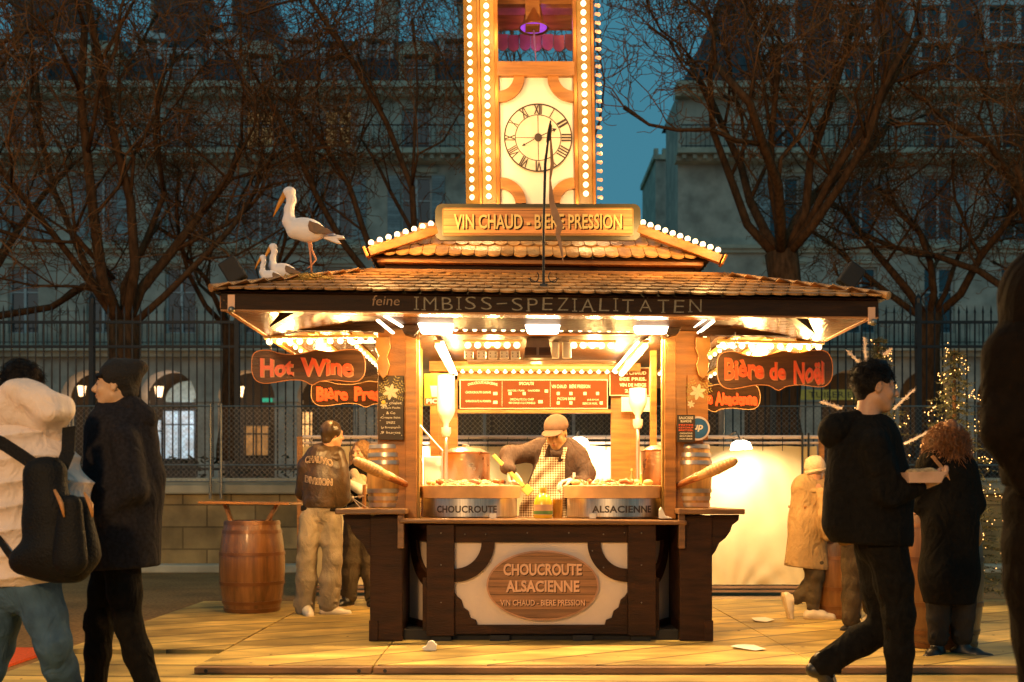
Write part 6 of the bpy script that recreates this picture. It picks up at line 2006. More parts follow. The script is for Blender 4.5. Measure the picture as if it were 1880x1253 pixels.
def head(S, c, f, s=1.0, roll=0.0, neck=None):
    """Sculpt a head with brow, nose, lips, jaw, ears. c: centre between the ears, f: facing direction."""
    M = frame(f, roll=roll)
    c = Vector(c)
    g = lambda x, y, z: c + M @ Vector((x * s, y * s, z * s))
    S.ell(g(0, -.012, .03), (.073 * s, .092 * s, .088 * s), .01, M)
    S.ell(g(0, .03, -.035), (.056 * s, .062 * s, .082 * s), .03 * s, M)
    S.ell(g(0, .058, -.098), (.026 * s, .022 * s, .02 * s), .025 * s, M)          # chin
    S.cone(g(-.05, -.0, -.06), g(-.018, .05, -.1), .018 * s, .014 * s, .03 * s)      # jaw line
    S.cone(g(.05, -.0, -.06), g(.018, .05, -.1), .018 * s, .014 * s, .03 * s)
    S.cone(g(-.03, .074, .018), g(.03, .074, .018), .012 * s, .012 * s, .018 * s)   # brow
    for x in (-1, 1):
        S.ell(g(x * .031, .089, -.002), (.018 * s, .014 * s, .012 * s), .012 * s, M, 'sub')
        S.ell(g(x * .031, .074, -.003), (.013 * s, .013 * s, .012 * s), .003, M)
        S.ell(g(x * .04, .06, -.032), (.018 * s, .018 * s, .018 * s), .02 * s, M)   # cheek
        S.ell(g(x * .072, -.008, -.005), (.009 * s, .019 * s, .032 * s), .006, M)    # ear
        S.ell(g(x * .08, -.004, -.003), (.006 * s, .01 * s, .019 * s), .004, M, 'sub')
    S.cone(g(0, .083, .012), g(0, .11, -.03), .0085 * s, .013 * s, .012 * s)      # nose
    S.ell(g(0, .1, -.036), (.017 * s, .011 * s, .009 * s), .008 * s, M)
    S.ell(g(0, .088, -.058), (.023 * s, .011 * s, .006 * s), .006 * s, M)          # lips
    S.ell(g(0, .086, -.07), (.02 * s, .011 * s, .007 * s), .006 * s, M)
    S.ell(g(0, .1, -.0635), (.024 * s, .006 * s, .0022 * s), .003, M, 'sub')
    if neck is not None:
        S.cone(g(0, -.03, -.06), neck, .052 * s, .06 * s, .03)
    return M, g


def face_bits(t, M, g, s=1.0, brow=M_HAIRD, sides=(-1, 1)):
    for x in sides:
        MB().ball(g(x * .031, .083, -.003), .0075 * s, 8, 6).build('eye', M_INK, t, smooth=True)
        MB().tube([g(x * .014, .091, .02), g(x * .032, .09, .026), g(x * .05, .074, .02)], [.0035 * s, .005 * s, .003 * s], 6).build('eyebrow', brow, t, smooth=True)
    MB().tube([g(-.02, .09, -.062), g(0, .099, -.0625), g(.02, .09, -.062)], [.002 * s, .0035 * s, .002 * s], 6).build('lips', M_LIP, t, smooth=True)


def hand(S, w, d, n, s=1.0, curl=.7, thumb=1, spread=.08):
    """Hand from wrist w pointing along d with palm normal n; fingers curl towards the palm."""
    d = _n(d); n = Vector(n); n = (n - d * n.dot(d)).normalized(); r = d.cross(n) * thumb
    w = Vector(w)
    S.cone(w - d * .02 * s, w + d * .03 * s, .026 * s, .03 * s, .012, (tuple(n), .62))
    for q in (-.026, -.009, .009, .026):
        S.cone(w + d * .02 * s + r * q * .7 * s, w + d * .088 * s + r * q * s, .015 * s, .0125 * s, .012)
    L_ = (.066, .078, .074, .056)
    for i, q in enumerate((.029, .0105, -.009, -.027)):
        p = w + d * .09 * s + r * q * s
        a = 0.0; dd = d.copy()
        for k, fr in enumerate((.45, .32, .25)):
            a = curl * (.75 + .25 * i / 3)
            ax = r * thumb * 1.0
            dd = (dd * cos(a) + n * sin(a) * 1.0).normalized() if k == 0 else (Matrix.Rotation(a, 3, dd.cross(n).normalized() if dd.cross(n).length > 1e-3 else r) @ dd).normalized()
            p2 = p + dd * L_[i] * fr * s + r * q * spread * s
            S.cone(p, p2, .0092 * s * (1 - .08 * k), .0088 * s * (1 - .1 * k), .003)
            p = p2
    p = w + d * .03 * s + r * .026 * s
    p2 = p + (d * .55 + r * .75 + n * .3).normalized() * .036 * s
    p3 = p2 + (d * .85 + r * .2 + n * .45).normalized() * .032 * s
    p4 = p3 + (d * .8 - r * .15 + n * .6).normalized() * .024 * s
    S.cone(p, p2, .015 * s, .012 * s, .01); S.cone(p2, p3, .0115 * s, .0105 * s, .004); S.cone(p3, p4, .0105 * s, .0085 * s, .004)


def sculpt(pts, pad, h):
    a = np.array([tuple(p) for p in pts])
    return Sculpt(a.min(0) - pad, a.max(0) + pad, h)


def shoe(t, an, d, m_, s=1.0, sole=M_SOLE, up=(0, 0, 1), boot=False):
    """Shoe: ankle position, toe direction."""
    d = _n(d); up = _n(up); an = Vector(an); r = d.cross(up).normalized(); up = r.cross(d).normalized()
    heel = an - d * .045 * s - up * .05 * s; toe = an + d * .185 * s - up * .062 * s
    S = sculpt([heel, toe, an], .09, .0065)
    S.cone(heel, an + d * .08 * s - up * .048 * s, .038 * s, .043 * s, .02)
    S.cone(an + d * .06 * s - up * .052 * s, toe - d * .02 * s, .043 * s, .034 * s, .02, (tuple(up), .8))
    S.cone(an + up * (.05 if boot else .0), an - up * .03 * s, .042 * s, .044 * s, .03)
    S.cut(an - up * .078 * s, -up)
    S.build('shoe', m_, t)
    S = sculpt([heel, toe, an], .09, .0065)
    S.cone(heel - up * .02 * s, toe - d * .02 * s - up * .01 * s, .041 * s, .041 * s, .0)
    S.cut(an - up * .092 * s, -up); S.cut(an - up * .07 * s, up)
    S.build('sole', sole, t)


def trousers(t, hipL, hipR, legs, r, m_, seed=1, h=.011, fold=.006, squash=None, belt=None):
    """legs: list of (hip, knee, ankle); r=(thigh, knee, hem)."""
    pts = [p for l in legs for p in l] + [hipL, hipR]
    S = sculpt(pts, .2, h)
    mid = (Vector(hipL) + Vector(hipR)) / 2
    S.cone(Vector(hipL) + Vector((0, 0, .08)), Vector(hipR) + Vector((0, 0, .08)), r[0] * .98, r[0] * .98, .05)
    S.cone(mid + Vector((0, 0, .12)), mid, r[0] * 1.15, r[0] * 1.1, .05)
    for (a, b, c) in legs:
        S2 = [a, b, c]
        a, b, c = Vector(a), Vector(b), Vector(c)
        S.cone(a, a.lerp(b, .5), r[0], (r[0] + r[1]) / 2 * 1.02, .03); S.cone(a.lerp(b, .5), b, (r[0] + r[1]) / 2 * 1.02, r[1], .03)
        S.cone(b, b.lerp(c, .4), r[1], (r[1] + r[2]) / 2 * 1.06, .03); S.cone(b.lerp(c, .4), c, (r[1] + r[2]) / 2 * 1.06, r[2], .03)
        # creases behind knee and stacked at the hem
        d = (c - b).normalized(); side = d.cross(Vector((0, 1, 0))).normalized() if abs(d.y) < .9 else Vector((1, 0, 0))
        for k in range(4):
            q = b.lerp(c, .08 * k - .08) ; S.cone(q - side * r[1] * .9 + Vector((0, -r[1] * .5, .01 * k)), q + side * r[1] * .7 + Vector((0, -r[1] * .75, -.02)), .009, .004, .014)
        for k in range(3):
            q = b.lerp(c, .84 + .06 * k); S.cone(q - side * r[2] + Vector((0, -r[2] * .6, .0)), q + side * r[2] * .9 + Vector((0, -r[2] * .7, -.015 + .02 * (k % 2))), .011, .007, .014)
    S.ripple(fold, 16, seed, (1, 1, .5))
    for (a, b, c) in legs:
        pass
    return S.build('trousers', m_, t)


def cloak(t, name, m_, segs, cuts=(), fold=.006, freq=14, seed=1, h=.011, sq=None, pad=.26, stretch=(1, 1, .35), extra=None):
    """General garment: list of (a, b, ra, rb, k, squash) tapered volumes blended together."""
    pts = [p for s_ in segs for p in s_[:2]]
    S = sculpt(pts, pad, h)
    for s_ in segs:
        S.cone(*s_)
    if extra: extra(S)
    if fold: S.ripple(fold, freq, seed, stretch)
    for p, n in cuts: S.cut(p, n)
    return S.build(name, m_, t)


def body(t, m_, cones, heads=None, hands=(), h=.0075, name='body'):
    pts = [p for c in cones for p in c[:2]] + ([heads[0]] if heads else []) + [q[0] for q in hands]
    S = sculpt(pts, .19, h)
    for c in cones: S.cone(*c)
    out = None
    if heads: out = head(S, *heads[:2], **(heads[2] if len(heads) > 2 else {}))
    for q in hands: hand(S, *q[:3], **(q[3] if len(q) > 3 else {}))
    S.build(name, m_, t)
    return out


def fingers_on(S, *a, **k):
    hand(S, *a, **k)


V = Vector
from mathutils.bvhtree import BVHTree


def drape(mb, t, part, off=.005):
    """Lay flat lettering or a strap onto the near side of a garment already built under t."""
    o = [c for c in t.children if c.name.split('.')[0] == part][0]
    tr = BVHTree.FromPolygons([tuple(v.co) for v in o.data.vertices], [tuple(p.vertices) for p in o.data.polygons])
    out = []
    for p in mb.v:
        h = tr.ray_cast(V((p[0], p[1] - 1.5, p[2])), V((0, 1, 0)))
        out.append((p[0], h[0].y - off if h[0] is not None else p[1], p[2]))
    mb.v = out
    return mb


def strands(t, c, r, m_, n=500, ln=.05, w_=.0016, curl=0.0, keep=lambda d: True, seed=1, drop=.3, M=None, name='hair_strands'):
    rn = random.Random(seed); mb = MB()
    for i in range(n):
        d = V((rn.gauss(0, 1), rn.gauss(0, 1), rn.gauss(0, 1))).normalized()
        if not keep(d): continue
        p = V((d.x * r[0], d.y * r[1], d.z * r[2]))
        p = V(c) + (M @ p if M is not None else p); dd = (M @ d if M is not None else d)
        side = dd.cross(V((rn.gauss(0, 1), rn.gauss(0, 1), rn.gauss(0, 1)))).normalized()
        L_ = ln * rn.uniform(.5, 1.3); pts = []
        k = 9 if curl else 4
        for j in range(k):
            u = j / (k - 1)
            q_ = p + dd * L_ * .35 * u + side * L_ * u * .8 + V((0, 0, -drop * L_ * u * u))
            if curl: q_ = q_ + (dd * cos(u * 11 + i) + side.cross(dd) * sin(u * 11 + i)) * curl
            pts.append(q_)
        mb.tube(pts, [w_ * (1 - .6 * j / k) for j in range(k)], 3, cap=False)
    return mb.build(name, m_, t, smooth=True, kind='stuff')


def person(lab, base, group=None):
    return thing('person', lab, 'person', base, group)


# ---- 1 puffer jacket walker with backpack (back to the camera, left edge)
D = 5.05
q = lambda x, y, d=0: P(x, y, D + d)
t = person('walker in off-white hooded puffer jacket and blue jeans seen from behind at left edge', (q(60, 1250).x, D, 0))
hc = q(38, 712, .02)
body(t, M_SKIN, [(q(45, 900), q(50, 1030), .12, .12, .03), (q(42, 760), q(42, 820), .055, .07, .03)],
     (hc, V((-.75, .65, 0)), dict(neck=q(42, 790))))
S = sculpt([hc], .16, .008)
S.ell(hc + V((.01, -.01, .045)), (.092, .1, .095), .01); S.cone(hc + V((.03, -.05, .0)), hc + V((.04, -.05, -.05)), .07, .06, .03); S.ripple(.004, 60, 3)
S.build('hair', M_HAIRD, t)
strands(t, hc + V((.01, -.01, .045)), (.09, .098, .093), M_HAIRD, 900, .05, .0016, seed=3, drop=.3, keep=lambda d: d.z > -.3)
def puff(S):
    pass
sh = [(q(38, 838), q(40, 1040), .205, .215, .05, ((0, 1, 0), .72)),
      (q(-30, 842), q(-50, 960, .05), .1, .09, .05), (q(-50, 960, .05), q(-90, 1060, -.05), .09, .075, .04),
      (q(100, 845), q(132, 900, -.02), .105, .085, .05), (q(132, 900, -.02), q(120, 1010, -.1), .085, .075, .04),
      (q(40, 800), q(40, 850), .13, .19, .06, ((0, 1, 0), .75))]
S = sculpt([p for s_ in sh for p in s_[:2]], .26, .01)
for s_ in sh: S.cone(*s_)
X, Y, Z = np.meshgrid(*S.ax, indexing='ij', sparse=True)
S.g = S.g + (.03 * np.abs(np.sin(Z * 27 + .5 * np.sin(X * 9))) ** .6 - .024).astype(np.float32)
S.ripple(.004, 30, 4); S.cut(q(40, 1074), (0, 0, -1))
S.build('puffer_jacket', M_PUFF, t)
S = sculpt([q(45, 760)], .3, .009)
S.cone(q(0, 762, -.02), q(88, 766, -.05), .11, .095, .05, ((0, 1, 0), .85)); S.cone(q(42, 722, -.08), q(98, 748, -.1), .07, .085, .05); S.cone(q(85, 750, -.1), q(116, 744, -.08), .07, .04, .04); S.cone(q(10, 735, -.08), q(60, 726, -.09), .06, .06, .05); S.cone(q(-20, 800, 0), q(95, 800, 0), .07, .07, .04)
S.ripple(.007, 34, 9, (1, 1, 2)); S.build('hood', M_PUFF, t)
trousers(t, q(12, 1085), q(72, 1085), [(q(10, 1090, .05), q(-8, 1190, .1), q(-40, 1290, .05)), (q(70, 1090, -.02), q(98, 1180, -.05), q(128, 1290, .12))], (.108, .085, .068), M_JEAN, 3)
shoe(t, q(-45, 1303, .05), (-1, .1, 0), M_SHOEB); shoe(t, q(132, 1300, .12), (-.9, .1, -.3), M_SHOEB)

# the backpack is carried: its own thing
bk = thing('backpack', 'large black soft backpack with tan marks worn on the puffer jacket', 'backpack', q(95, 1080, -.25))
S = sculpt([q(95, 840, -.28), q(95, 1060, -.28)], .3, .009)
S.cone(q(88, 875, -.23), q(92, 1010, -.25), .1, .145, .06, ((0, 1, 0), .62)); S.cone(q(45, 1030, -.25), q(140, 1040, -.25), .065, .07, .06, ((0, 1, 0), .9)); S.cone(q(150, 930, -.24), q(160, 1020, -.22), .05, .06, .05)
S.ripple(.006, 18, 5); S.build('pack_body', M_PACK, bk)
S = sculpt([q(110, 930, -.36), q(110, 1030, -.36)], .2, .009)
S.cone(q(128, 930, -.33), q(130, 1030, -.34), .06, .08, .05, ((0, 1, 0), .6)); S.ripple(.004, 20, 6); S.build('front_pocket', M_PACK, bk)
def strap(t, pts, w_, m_, nm='strap', th=.012):
    m = MB()
    pts = [V(p) for p in pts]
    for i in range(len(pts) - 1):
        d = (pts[i + 1] - pts[i]).normalized(); r = d.cross(V((0, 1, 0))).normalized() * w_ / 2
        a, b_ = pts[i] - d * .004, pts[i + 1] + d * .004
        m.add([a - r, a + r, b_ + r, b_ - r, a - r + V((0, th, 0)), a + r + V((0, th, 0)), b_ + r + V((0, th, 0)), b_ - r + V((0, th, 0))], [(0, 1, 2, 3), (7, 6, 5, 4), (0, 4, 5, 1), (2, 6, 7, 3), (1, 5, 6, 2), (3, 7, 4, 0)])
    return m.build(nm, m_, t, bevel=.002)
strap(bk, [q(-40, 800, -.13), q(0, 812, -.19), q(40, 838, -.2), q(78, 865, -.22)], .06, M_PACK)
strap(bk, [q(126, 785, -.1), q(124, 830, -.15), q(112, 860, -.19)], .065, M_PACK)
strap(bk, [q(-30, 950, -.1), q(10, 1010, -.2), q(32, 1040, -.2)], .03, M_PACK)
MB().tube([q(86, 868, -.24), q(90, 848, -.24), q(104, 842, -.24), q(112, 858, -.24), q(110, 870, -.24)], .009, 8).build('grab_loop', M_PACK, bk, smooth=True)
for (xa, ya, xb, yb) in ((100, 900, 118, 950), (155, 905, 170, 950)):
    MB().tube([q(xa, ya, -.345), q((xa + xb) / 2 + 4, (ya + yb) / 2, -.37), q(xb, yb, -.375)], [.006, .012, .004], 8).build('tan_trim', M_TANL, bk, smooth=True)

# ---- 2 navy coat walker with beanie, profile left
D = 5.35
t = person('man in black beanie and long dark navy coat walking left in profile', (q(225, 1260).x, D, 0))
hc = q(213, 708); M, g = body(t, M_SKIN2, [(q(222, 800), q(225, 1000), .1, .11, .03)], (hc, V((-1, -.12, .06)), dict(neck=q(228, 775), s=1.02)))
face_bits(t, M, g, 1.02, sides=(-1, 1))
S = sculpt([hc], .2, .008)
S.ell(hc + V((.022, 0, .05)), (.108, .09, .088), .01); S.cone(hc + V((.03, 0, .06)), hc + V((.115, 0, .09)), .085, .05, .03); S.cone(hc + V((.05, 0, .0)), hc + V((.06, 0, -.03)), .07, .055, .02)
S.ripple(.003, 60, 5); S.cut(hc + V((-.09, 0, .022)), (-.75, 0, -.95))
S.build('beanie', mat('black knit', (.01, .008, .007), .95, var=.3, scale=60, bump=.6, bscale=90), t)
MB().tube([g(-.06, .05, .04), g(-.03, .085, .04), g(.0, .09, .045)], [.014, .014, .01], 8).build('hair', M_HAIRD, t, smooth=True)
cloak(t, 'coat', M_NAVY, [(q(222, 800), q(228, 900), .165, .195, .06, ((0, 1, 0), 1)), (q(228, 900), q(222, 1030), .195, .2, .05), (q(205, 760), q(248, 765), .075, .085, .05),
                          (q(262, 800, 0), q(280, 870, 0), .06, .06, .06)],
      [(q(222, 1043), (.05, 0, -1)), (q(214, 722), (-.35, 0, .95))], .008, 14, 2, extra=lambda S: (S.cone(q(262, 778, 0), q(272, 810, 0), .07, .05, .04), S.cone(q(205, 790, .0), q(205, 1000, 0), .12, .12, .05), S.cone(q(228, 805, -.13), q(244, 900, -.17), .075, .07, .03), S.cone(q(244, 900, -.17), q(186, 950, -.16), .066, .055, .02)))
cloak(t, 'collar', M_NAVY, [(q(196, 752, 0), q(240, 752, 0), .062, .07, .03), (q(240, 752, 0), q(262, 770, 0), .07, .08, .03)], [], .006, 25, 7, pad=.12)
trousers(t, q(212, 1020, -.06), q(226, 1020, .06), [(q(205, 1030, .06), q(185, 1140, .06), q(172, 1290, .06)), (q(222, 1030, -.06), q(236, 1150, -.06), q(280, 1275, -.06))], (.095, .072, .058), M_BLKT, 8)
shoe(t, q(168, 1293, .06), (-1, -.1, 0), M_SHOEB); shoe(t, q(286, 1290, -.06), (-.85, 0, -.4), M_SHOEB)

# ---- 3 man in lettered leather jacket
D = 8.95
t = person('man in shiny leather jacket lettered across the back and wide pale jeans', (q(590, 1127).x, D, .05))
hc = q(610, 797)
M, g = body(t, M_SKIN, [(q(600, 850), q(590, 930), .11, .11, .03)], (hc, V((.75, .6, -.05)), dict(neck=q(603, 835))))
S = sculpt([hc], .17, .008)
S.ell(hc + V((-.008, -.012, .035)), (.09, .098, .09), .01); S.cone(hc + V((-.03, -.03, .0)), hc + V((-.035, -.035, -.045)), .07, .055, .03); S.ripple(.002, 60, 2); S.cut(hc + V((.06, .05, .015)), (.85, .6, -.9))
S.build('skull_cap', M_LEATH, t)
cloak(t, 'leather_jacket', M_LEATH, [(q(598, 850), q(592, 920), .175, .185, .05, ((0, 1, 0), .72)), (q(592, 838), q(612, 840), .12, .1, .05),
                                    (q(562, 858, .0), q(556, 905, .06), .075, .066, .04), (q(556, 905, .06), q(575, 925, .2), .066, .05, .03),
                                    (q(624, 856, -.03), q(629, 915, .0), .08, .066, .05), (q(629, 915, 0), q(640, 915, .2), .062, .05, .03)],
      [(q(592, 933), (0, 0, -1))], .009, 17, 11, h=.0095, stretch=(1, 1, .8))
cloak(t, 'jacket_collar', M_LEATH, [(q(590, 828, -.02), q(618, 832, -.02), .06, .055, .03), (q(575, 836, -.06), q(618, 842, -.07), .04, .035, .03)], [], .004, 30, 3, pad=.12, h=.008)
cloak(t, 'hem_band', M_LEATHB, [(q(575, 934, 0), q(608, 934, 0), .11, .11, .03, ((0, 1, 0), .9))], [(q(590, 939), (0, 0, -1)), (q(590, 928), (0, 0, 1))], .003, 20, 3, pad=.16)
MB().ball(q(627, 928, .02), .045, 12, 8, (1, 1, 1.1)).build('glove', M_LEATHB, t, smooth=True)
trousers(t, q(577, 945), q(605, 945), [(q(570, 955, -.03), q(564, 1030, -.02), q(560, 1116, .02)), (q(607, 955, .02), q(610, 1030, .0), q(603, 1112, .0))], (.1, .088, .088), M_JEANB, 21, fold=.004)
shoe(t, q(563, 1112, -.02), (.2, -.5, 0), M_SHOEW); shoe(t, q(604, 1113, -.02), (.95, .1, 0), M_SHOEW)
m = MB()
rt = V((1, -.12, .04))
for s_, yy, w_, ar in (('CHAUVIO', 848, .25, .02), ('DIVISION', 882, .25, -.01)):
    v_, f_ = glyphs(s_, .03)
    text(m, s_, q(582, yy, -.185), w_, .062, .05, right=(1, -.06, -.13), arc=ar)
drape(m, t, 'leather_jacket', .006)
lt = m.build('lettering_outline', mat('faded patch letters', (.7, .5, .33), .6), t)
m = MB()
for s_, yy, w_, ar in (('CHAUVIO', 848, .242, .02), ('DIVISION', 882, .242, -.01)):
    text(m, s_, q(582, yy, -.188), w_, .052, .0, right=(1, -.06, -.13), arc=ar)
drape(m, t, 'leather_jacket', .009)
m.build('lettering', M_LEATH, t)

# ---- 4 woman facing us behind him
D = 9.6
t = person('smiling long haired woman in dark top facing the leather jacket man', (q(662, 1105).x, D, .05))
hc = q(662, 832); M, g = body(t, M_SKIN2, [(q(662, 880), q(662, 940), .1, .1, .03)], (hc, V((-.45, -.9, -.05)), dict(neck=q(664, 870), s=.95)),
     hands=[(q(652, 893, -.3), V((-.6, -.2, .3)), V((0, -.3, -1)), dict(curl=.5))])
face_bits(t, M, g, .95, M_HAIRB)
S = sculpt([hc, hc + V((0, 0, -.2))], .2, .008)
S.ell(hc + V((.01, .02, .03)), (.098, .098, .098), .01); S.cone(hc + V((-.075, .02, 0)), hc + V((-.085, .0, -.2)), .04, .03, .03); S.cone(hc + V((.08, .0, 0)), hc + V((.09, -.01, -.22)), .045, .035, .03)
S.cone(hc + V((0, .06, 0)), hc + V((0, .08, -.2)), .08, .08, .03)
S.ell(hc + M @ V((0, .125, -.02)), (.066, .1, .1), .01, M, 'sub'); S.ripple(.004, 60, 8); S.build('hair', M_HAIRB, t)
cloak(t, 'dark_top', M_BLKC, [(q(662, 872), q(664, 945), .13, .14, .05, ((0, 1, 0), .75)), (q(640, 875, 0), q(640, 905, -.1), .06, .055, .04), (q(640, 905, -.1), q(652, 895, -.27), .052, .04, .03), (q(688, 876, 0), q(696, 910, -.05), .065, .055, .04)], [(q(662, 958), (0, 0, -1))], .007, 18, 4)
cloak(t, 'scarf', M_KNITW, [(q(650, 868, -.08), q(668, 900, -.12), .035, .05, .03), (q(648, 885, -.14), q(668, 896, -.16), .03, .03, .02)], [], .006, 30, 4, pad=.1, h=.008)
trousers(t, q(652, 955), q(676, 955), [(q(650, 960), q(645, 1030, -.02), q(642, 1094)), (q(676, 960), q(680, 1030), q(682, 1096))], (.1, .09, .075), M_GREYT, 5)
shoe(t, q(638, 1098, -.03), (-.55, -.8, 0), M_SHOEB); shoe(t, q(682, 1098, -.03), (.15, -1, 0), M_SHOEB)
bg_ = thing('paper_bag', 'pale crumpled wrap held by the long haired woman', 'wrap', q(652, 905, -.42))
S = sculpt([q(650, 888, -.38)], .14, .008); S.cone(q(640, 888, -.38), q(664, 900, -.4), .035, .045, .02); S.ripple(.006, 40, 3); S.build('wrap', M_PAPER, bg_)

# ---- 5 cook
D = 7.95
t = person('cook in brown baseball cap and gingham apron bending over the pans', (q(1010, 950).x, D, .05))
hc = q(1021, 795, -.08)
M, g = body(t, mat('yellowish cook skin', (.4, .22, .09), .5, var=.1), [(q(1015, 850), q(1010, 950), .11, .12, .03)],  # Even, yellowish skin tone of the cook
            (hc, V((-.3, -.85, -.38)), dict(neck=q(1016, 828, .02), s=1.06)))
face_bits(t, M, g, 1.06)
S = sculpt([hc], .24, .0075)
S.ell(hc + M @ V((0, -.02, .05)), (.096, .112, .092), .01, M); S.cut(hc + M @ V((0, 0, .028)), M @ V((0, -.1, -1)))
S.build('cap', M_CAP, t)
S = sculpt([hc + M @ V((0, .12, .04))], .14, .005)
S.ell(hc + M @ V((0, .1, .035)), (.082, .095, .016), .01, M); S.ell(hc + M @ V((0, .1, .012)), (.1, .1, .018), .012, M, 'sub'); S.build('cap_peak', M_CAP, t)
cloak(t, 'work_jacket', M_CHEFJ, [(q(1020, 842), q(1012, 905), .175, .17, .05, ((0, 1, 0), .7)), (q(1012, 905), q(1005, 960), .165, .17, .05, ((0, 1, 0), .75)), (q(990, 826), q(1045, 828), .09, .09, .05),
                                  (q(968, 832, 0), q(935, 836, -.08), .08, .068, .05), (q(935, 836, -.08), q(930, 858, -.2), .066, .055, .03), (q(931, 850, -.16), q(937, 862, -.22), .052, .046, .02),
                                  (q(1063, 838, 0), q(1076, 872, -.05), .078, .066, .05), (q(1076, 872, -.05), q(1070, 888, -.12), .066, .055, .04), (q(1070, 888, -.12), q(1052, 884, -.24), .056, .042, .03)],
      [(hc + V((0, 0, -.1)), (0, -.2, 1))] if False else [], .006, 20, 5, h=.009, stretch=(1, 1, 1))
cloak(t, 'collar', M_CHEFJ, [(q(1005, 822, -.06), q(1018, 834, -.13), .028, .022, .02), (q(1042, 824, -.04), q(1026, 834, -.13), .028, .022, .02)], [], .002, 30, 5, pad=.08, h=.006)
# apron hugs the front of the jacket: bib + skirt + neck straps
m = MB(); cols_, rows_ = 26, 40
vs = []
for j in range(rows_ + 1):
    fz = j / rows_; py = 840 + fz * 112
    if py < 845: wl, wr = 990, 1036
    wl = 990 - max(0, (py - 843)) * .42 if py < 930 else 953
    wr = 1037 + (0 if py < 885 else (py - 885) * .05)
    for i in range(cols_ + 1):
        fx = i / cols_; px = wl + (wr - wl) * fx
        cxp = 1012; off = ((px - cxp) / 45) ** 2
        y = -.135 + .06 * off + .012 * sin(fx * 22 + fz * 5) * fz + .01 * sin(fx * 9 + fz * 14) - .03 * fz
        vs.append(q(px, py, y))
m.add(vs, [(j * (cols_ + 1) + i, (j + 1) * (cols_ + 1) + i, (j + 1) * (cols_ + 1) + i + 1, j * (cols_ + 1) + i + 1) for j in range(rows_) for i in range(cols_)])
ap = m.build('apron', M_GING, t, smooth=True)
strap(t, [q(1008, 808, -.09), q(1000, 822, -.13), q(994, 842, -.15)], .034, M_GING, 'apron_strap', .004)
strap(t, [q(1041, 812, -.08), q(1037, 826, -.12), q(1034, 842, -.15)], .03, M_GING, 'apron_strap', .004)
S = sculpt([q(938, 868, -.26)], .16, .0055); hand(S, q(937, 860, -.22), V((.12, -.15, -1)), V((.7, -.55, 0)), s=1.12, curl=.95, thumb=-1); S.build('glove', M_GLOVE, t)
S = sculpt([q(1040, 884, -.28)], .16, .0055); hand(S, q(1051, 883, -.23), V((-.85, -.45, -.15)), V((-.1, -.35, -.9)), s=1.12, curl=.75, thumb=1); S.build('glove', M_GLOVE, t)
sp = thing('wooden_paddle', 'long yellow wooden paddle gripped in the cook\'s gloved fist', 'paddle', q(960, 890, -.3))
MB().beam(q(906, 836, -.2), q(962, 894, -.3), .03, .022, (0, 1, 0)).build('shaft', mat('yellow beech', (.6, .38, .06), .4, var=.15), sp, bevel=.005)
MB().beam(q(962, 894, -.3), q(975, 906, -.32), .07, .012, (0, 1, 0)).build('blade', MATS['yellow beech'], sp, bevel=.005)
fk = thing('serving_fork', 'steel serving tongs upright in the cook\'s other hand', 'utensil', q(1048, 900, -.3))
MB().tube([q(1054, 868, -.3), q(1050, 905, -.3)], .006, 8).build('shaft', M_STEEL, fk, smooth=True); MB().beam(q(1054, 868, -.3), q(1054, 876, -.3), .02, .012).build('grip', M_WHITE, fk)
MB().box(q(1072, 896, -.3), (.08, .05, .05), Matrix.Rotation(.5, 3, 'Y')).build('paper_tray', M_PAPER, label='little white paper tray held beside the cook\'s elbow', cat='tray', bevel=.004)

# ---- 6 beige coat and beanie
D = 8.6
t = person('person in long beige coat and cream beanie leaning away with one heel raised', (q(1480, 1130).x, D, .05))
hc = q(1497, 862)
body(t, M_SKIN, [(q(1492, 900), q(1485, 980), .1, .1, .03)], (hc, V((.7, .7, -.1)), dict(neck=q(1493, 890), s=.9)))
S = sculpt([hc], .18, .008); S.ell(hc + V((-.008, -.008, .03)), (.088, .09, .09), .01); S.cut(hc + V((0, 0, -.035)), (.5, .5, -1)); S.ripple(.002, 90, 3); S.build('beanie', M_KNITW, t)
S = sculpt([hc], .18, .008); S.ell(hc + V((-.004, -.004, -.012)), (.094, .096, .034), .01, Matrix.Rotation(radians(-12), 3, 'Y')); S.ripple(.002, 70, 4); S.build('beanie_cuff', M_KNITW, t)
cloak(t, 'coat', M_TRENCH, [(q(1486, 905), q(1484, 960), .135, .15, .05, ((0, 1, 0), .8)), (q(1484, 960), q(1480, 1035), .15, .175, .05, ((0, 1, 0), .85)), (q(1472, 893), q(1505, 895), .07, .07, .05),
                            (q(1510, 905, -.13), q(1514, 945, -.17), .062, .056, .02), (q(1514, 945, -.17), q(1519, 985, -.14), .056, .046, .02)],
      [(q(1480, 1043), (-.1, 0, -1))], .011, 17, 6, h=.009, stretch=(1, 1, .45))
cloak(t, 'hood', M_TRENCH, [(q(1470, 890, 0), q(1508, 892, -.03), .05, .045, .04), (q(1476, 900, -.06), q(1500, 902, -.09), .04, .03, .03)], [], .005, 30, 6, pad=.1, h=.008)
trousers(t, q(1484, 1030), q(1500, 1030), [(q(1490, 1035, 0), q(1500, 1060, 0), q(1462, 1100, .0)), (q(1498, 1035, -.05), q(1494, 1080, -.04), q(1493, 1118, -.02))], (.08, .066, .052), M_GREYT, 12)
shoe(t, q(1455, 1100, 0), (.25, 0, -.95), M_SHOEW, .9, up=(.95, 0, .2)); shoe(t, q(1492, 1119, -.03), (1, -.1, 0), M_SHOEW, .95)

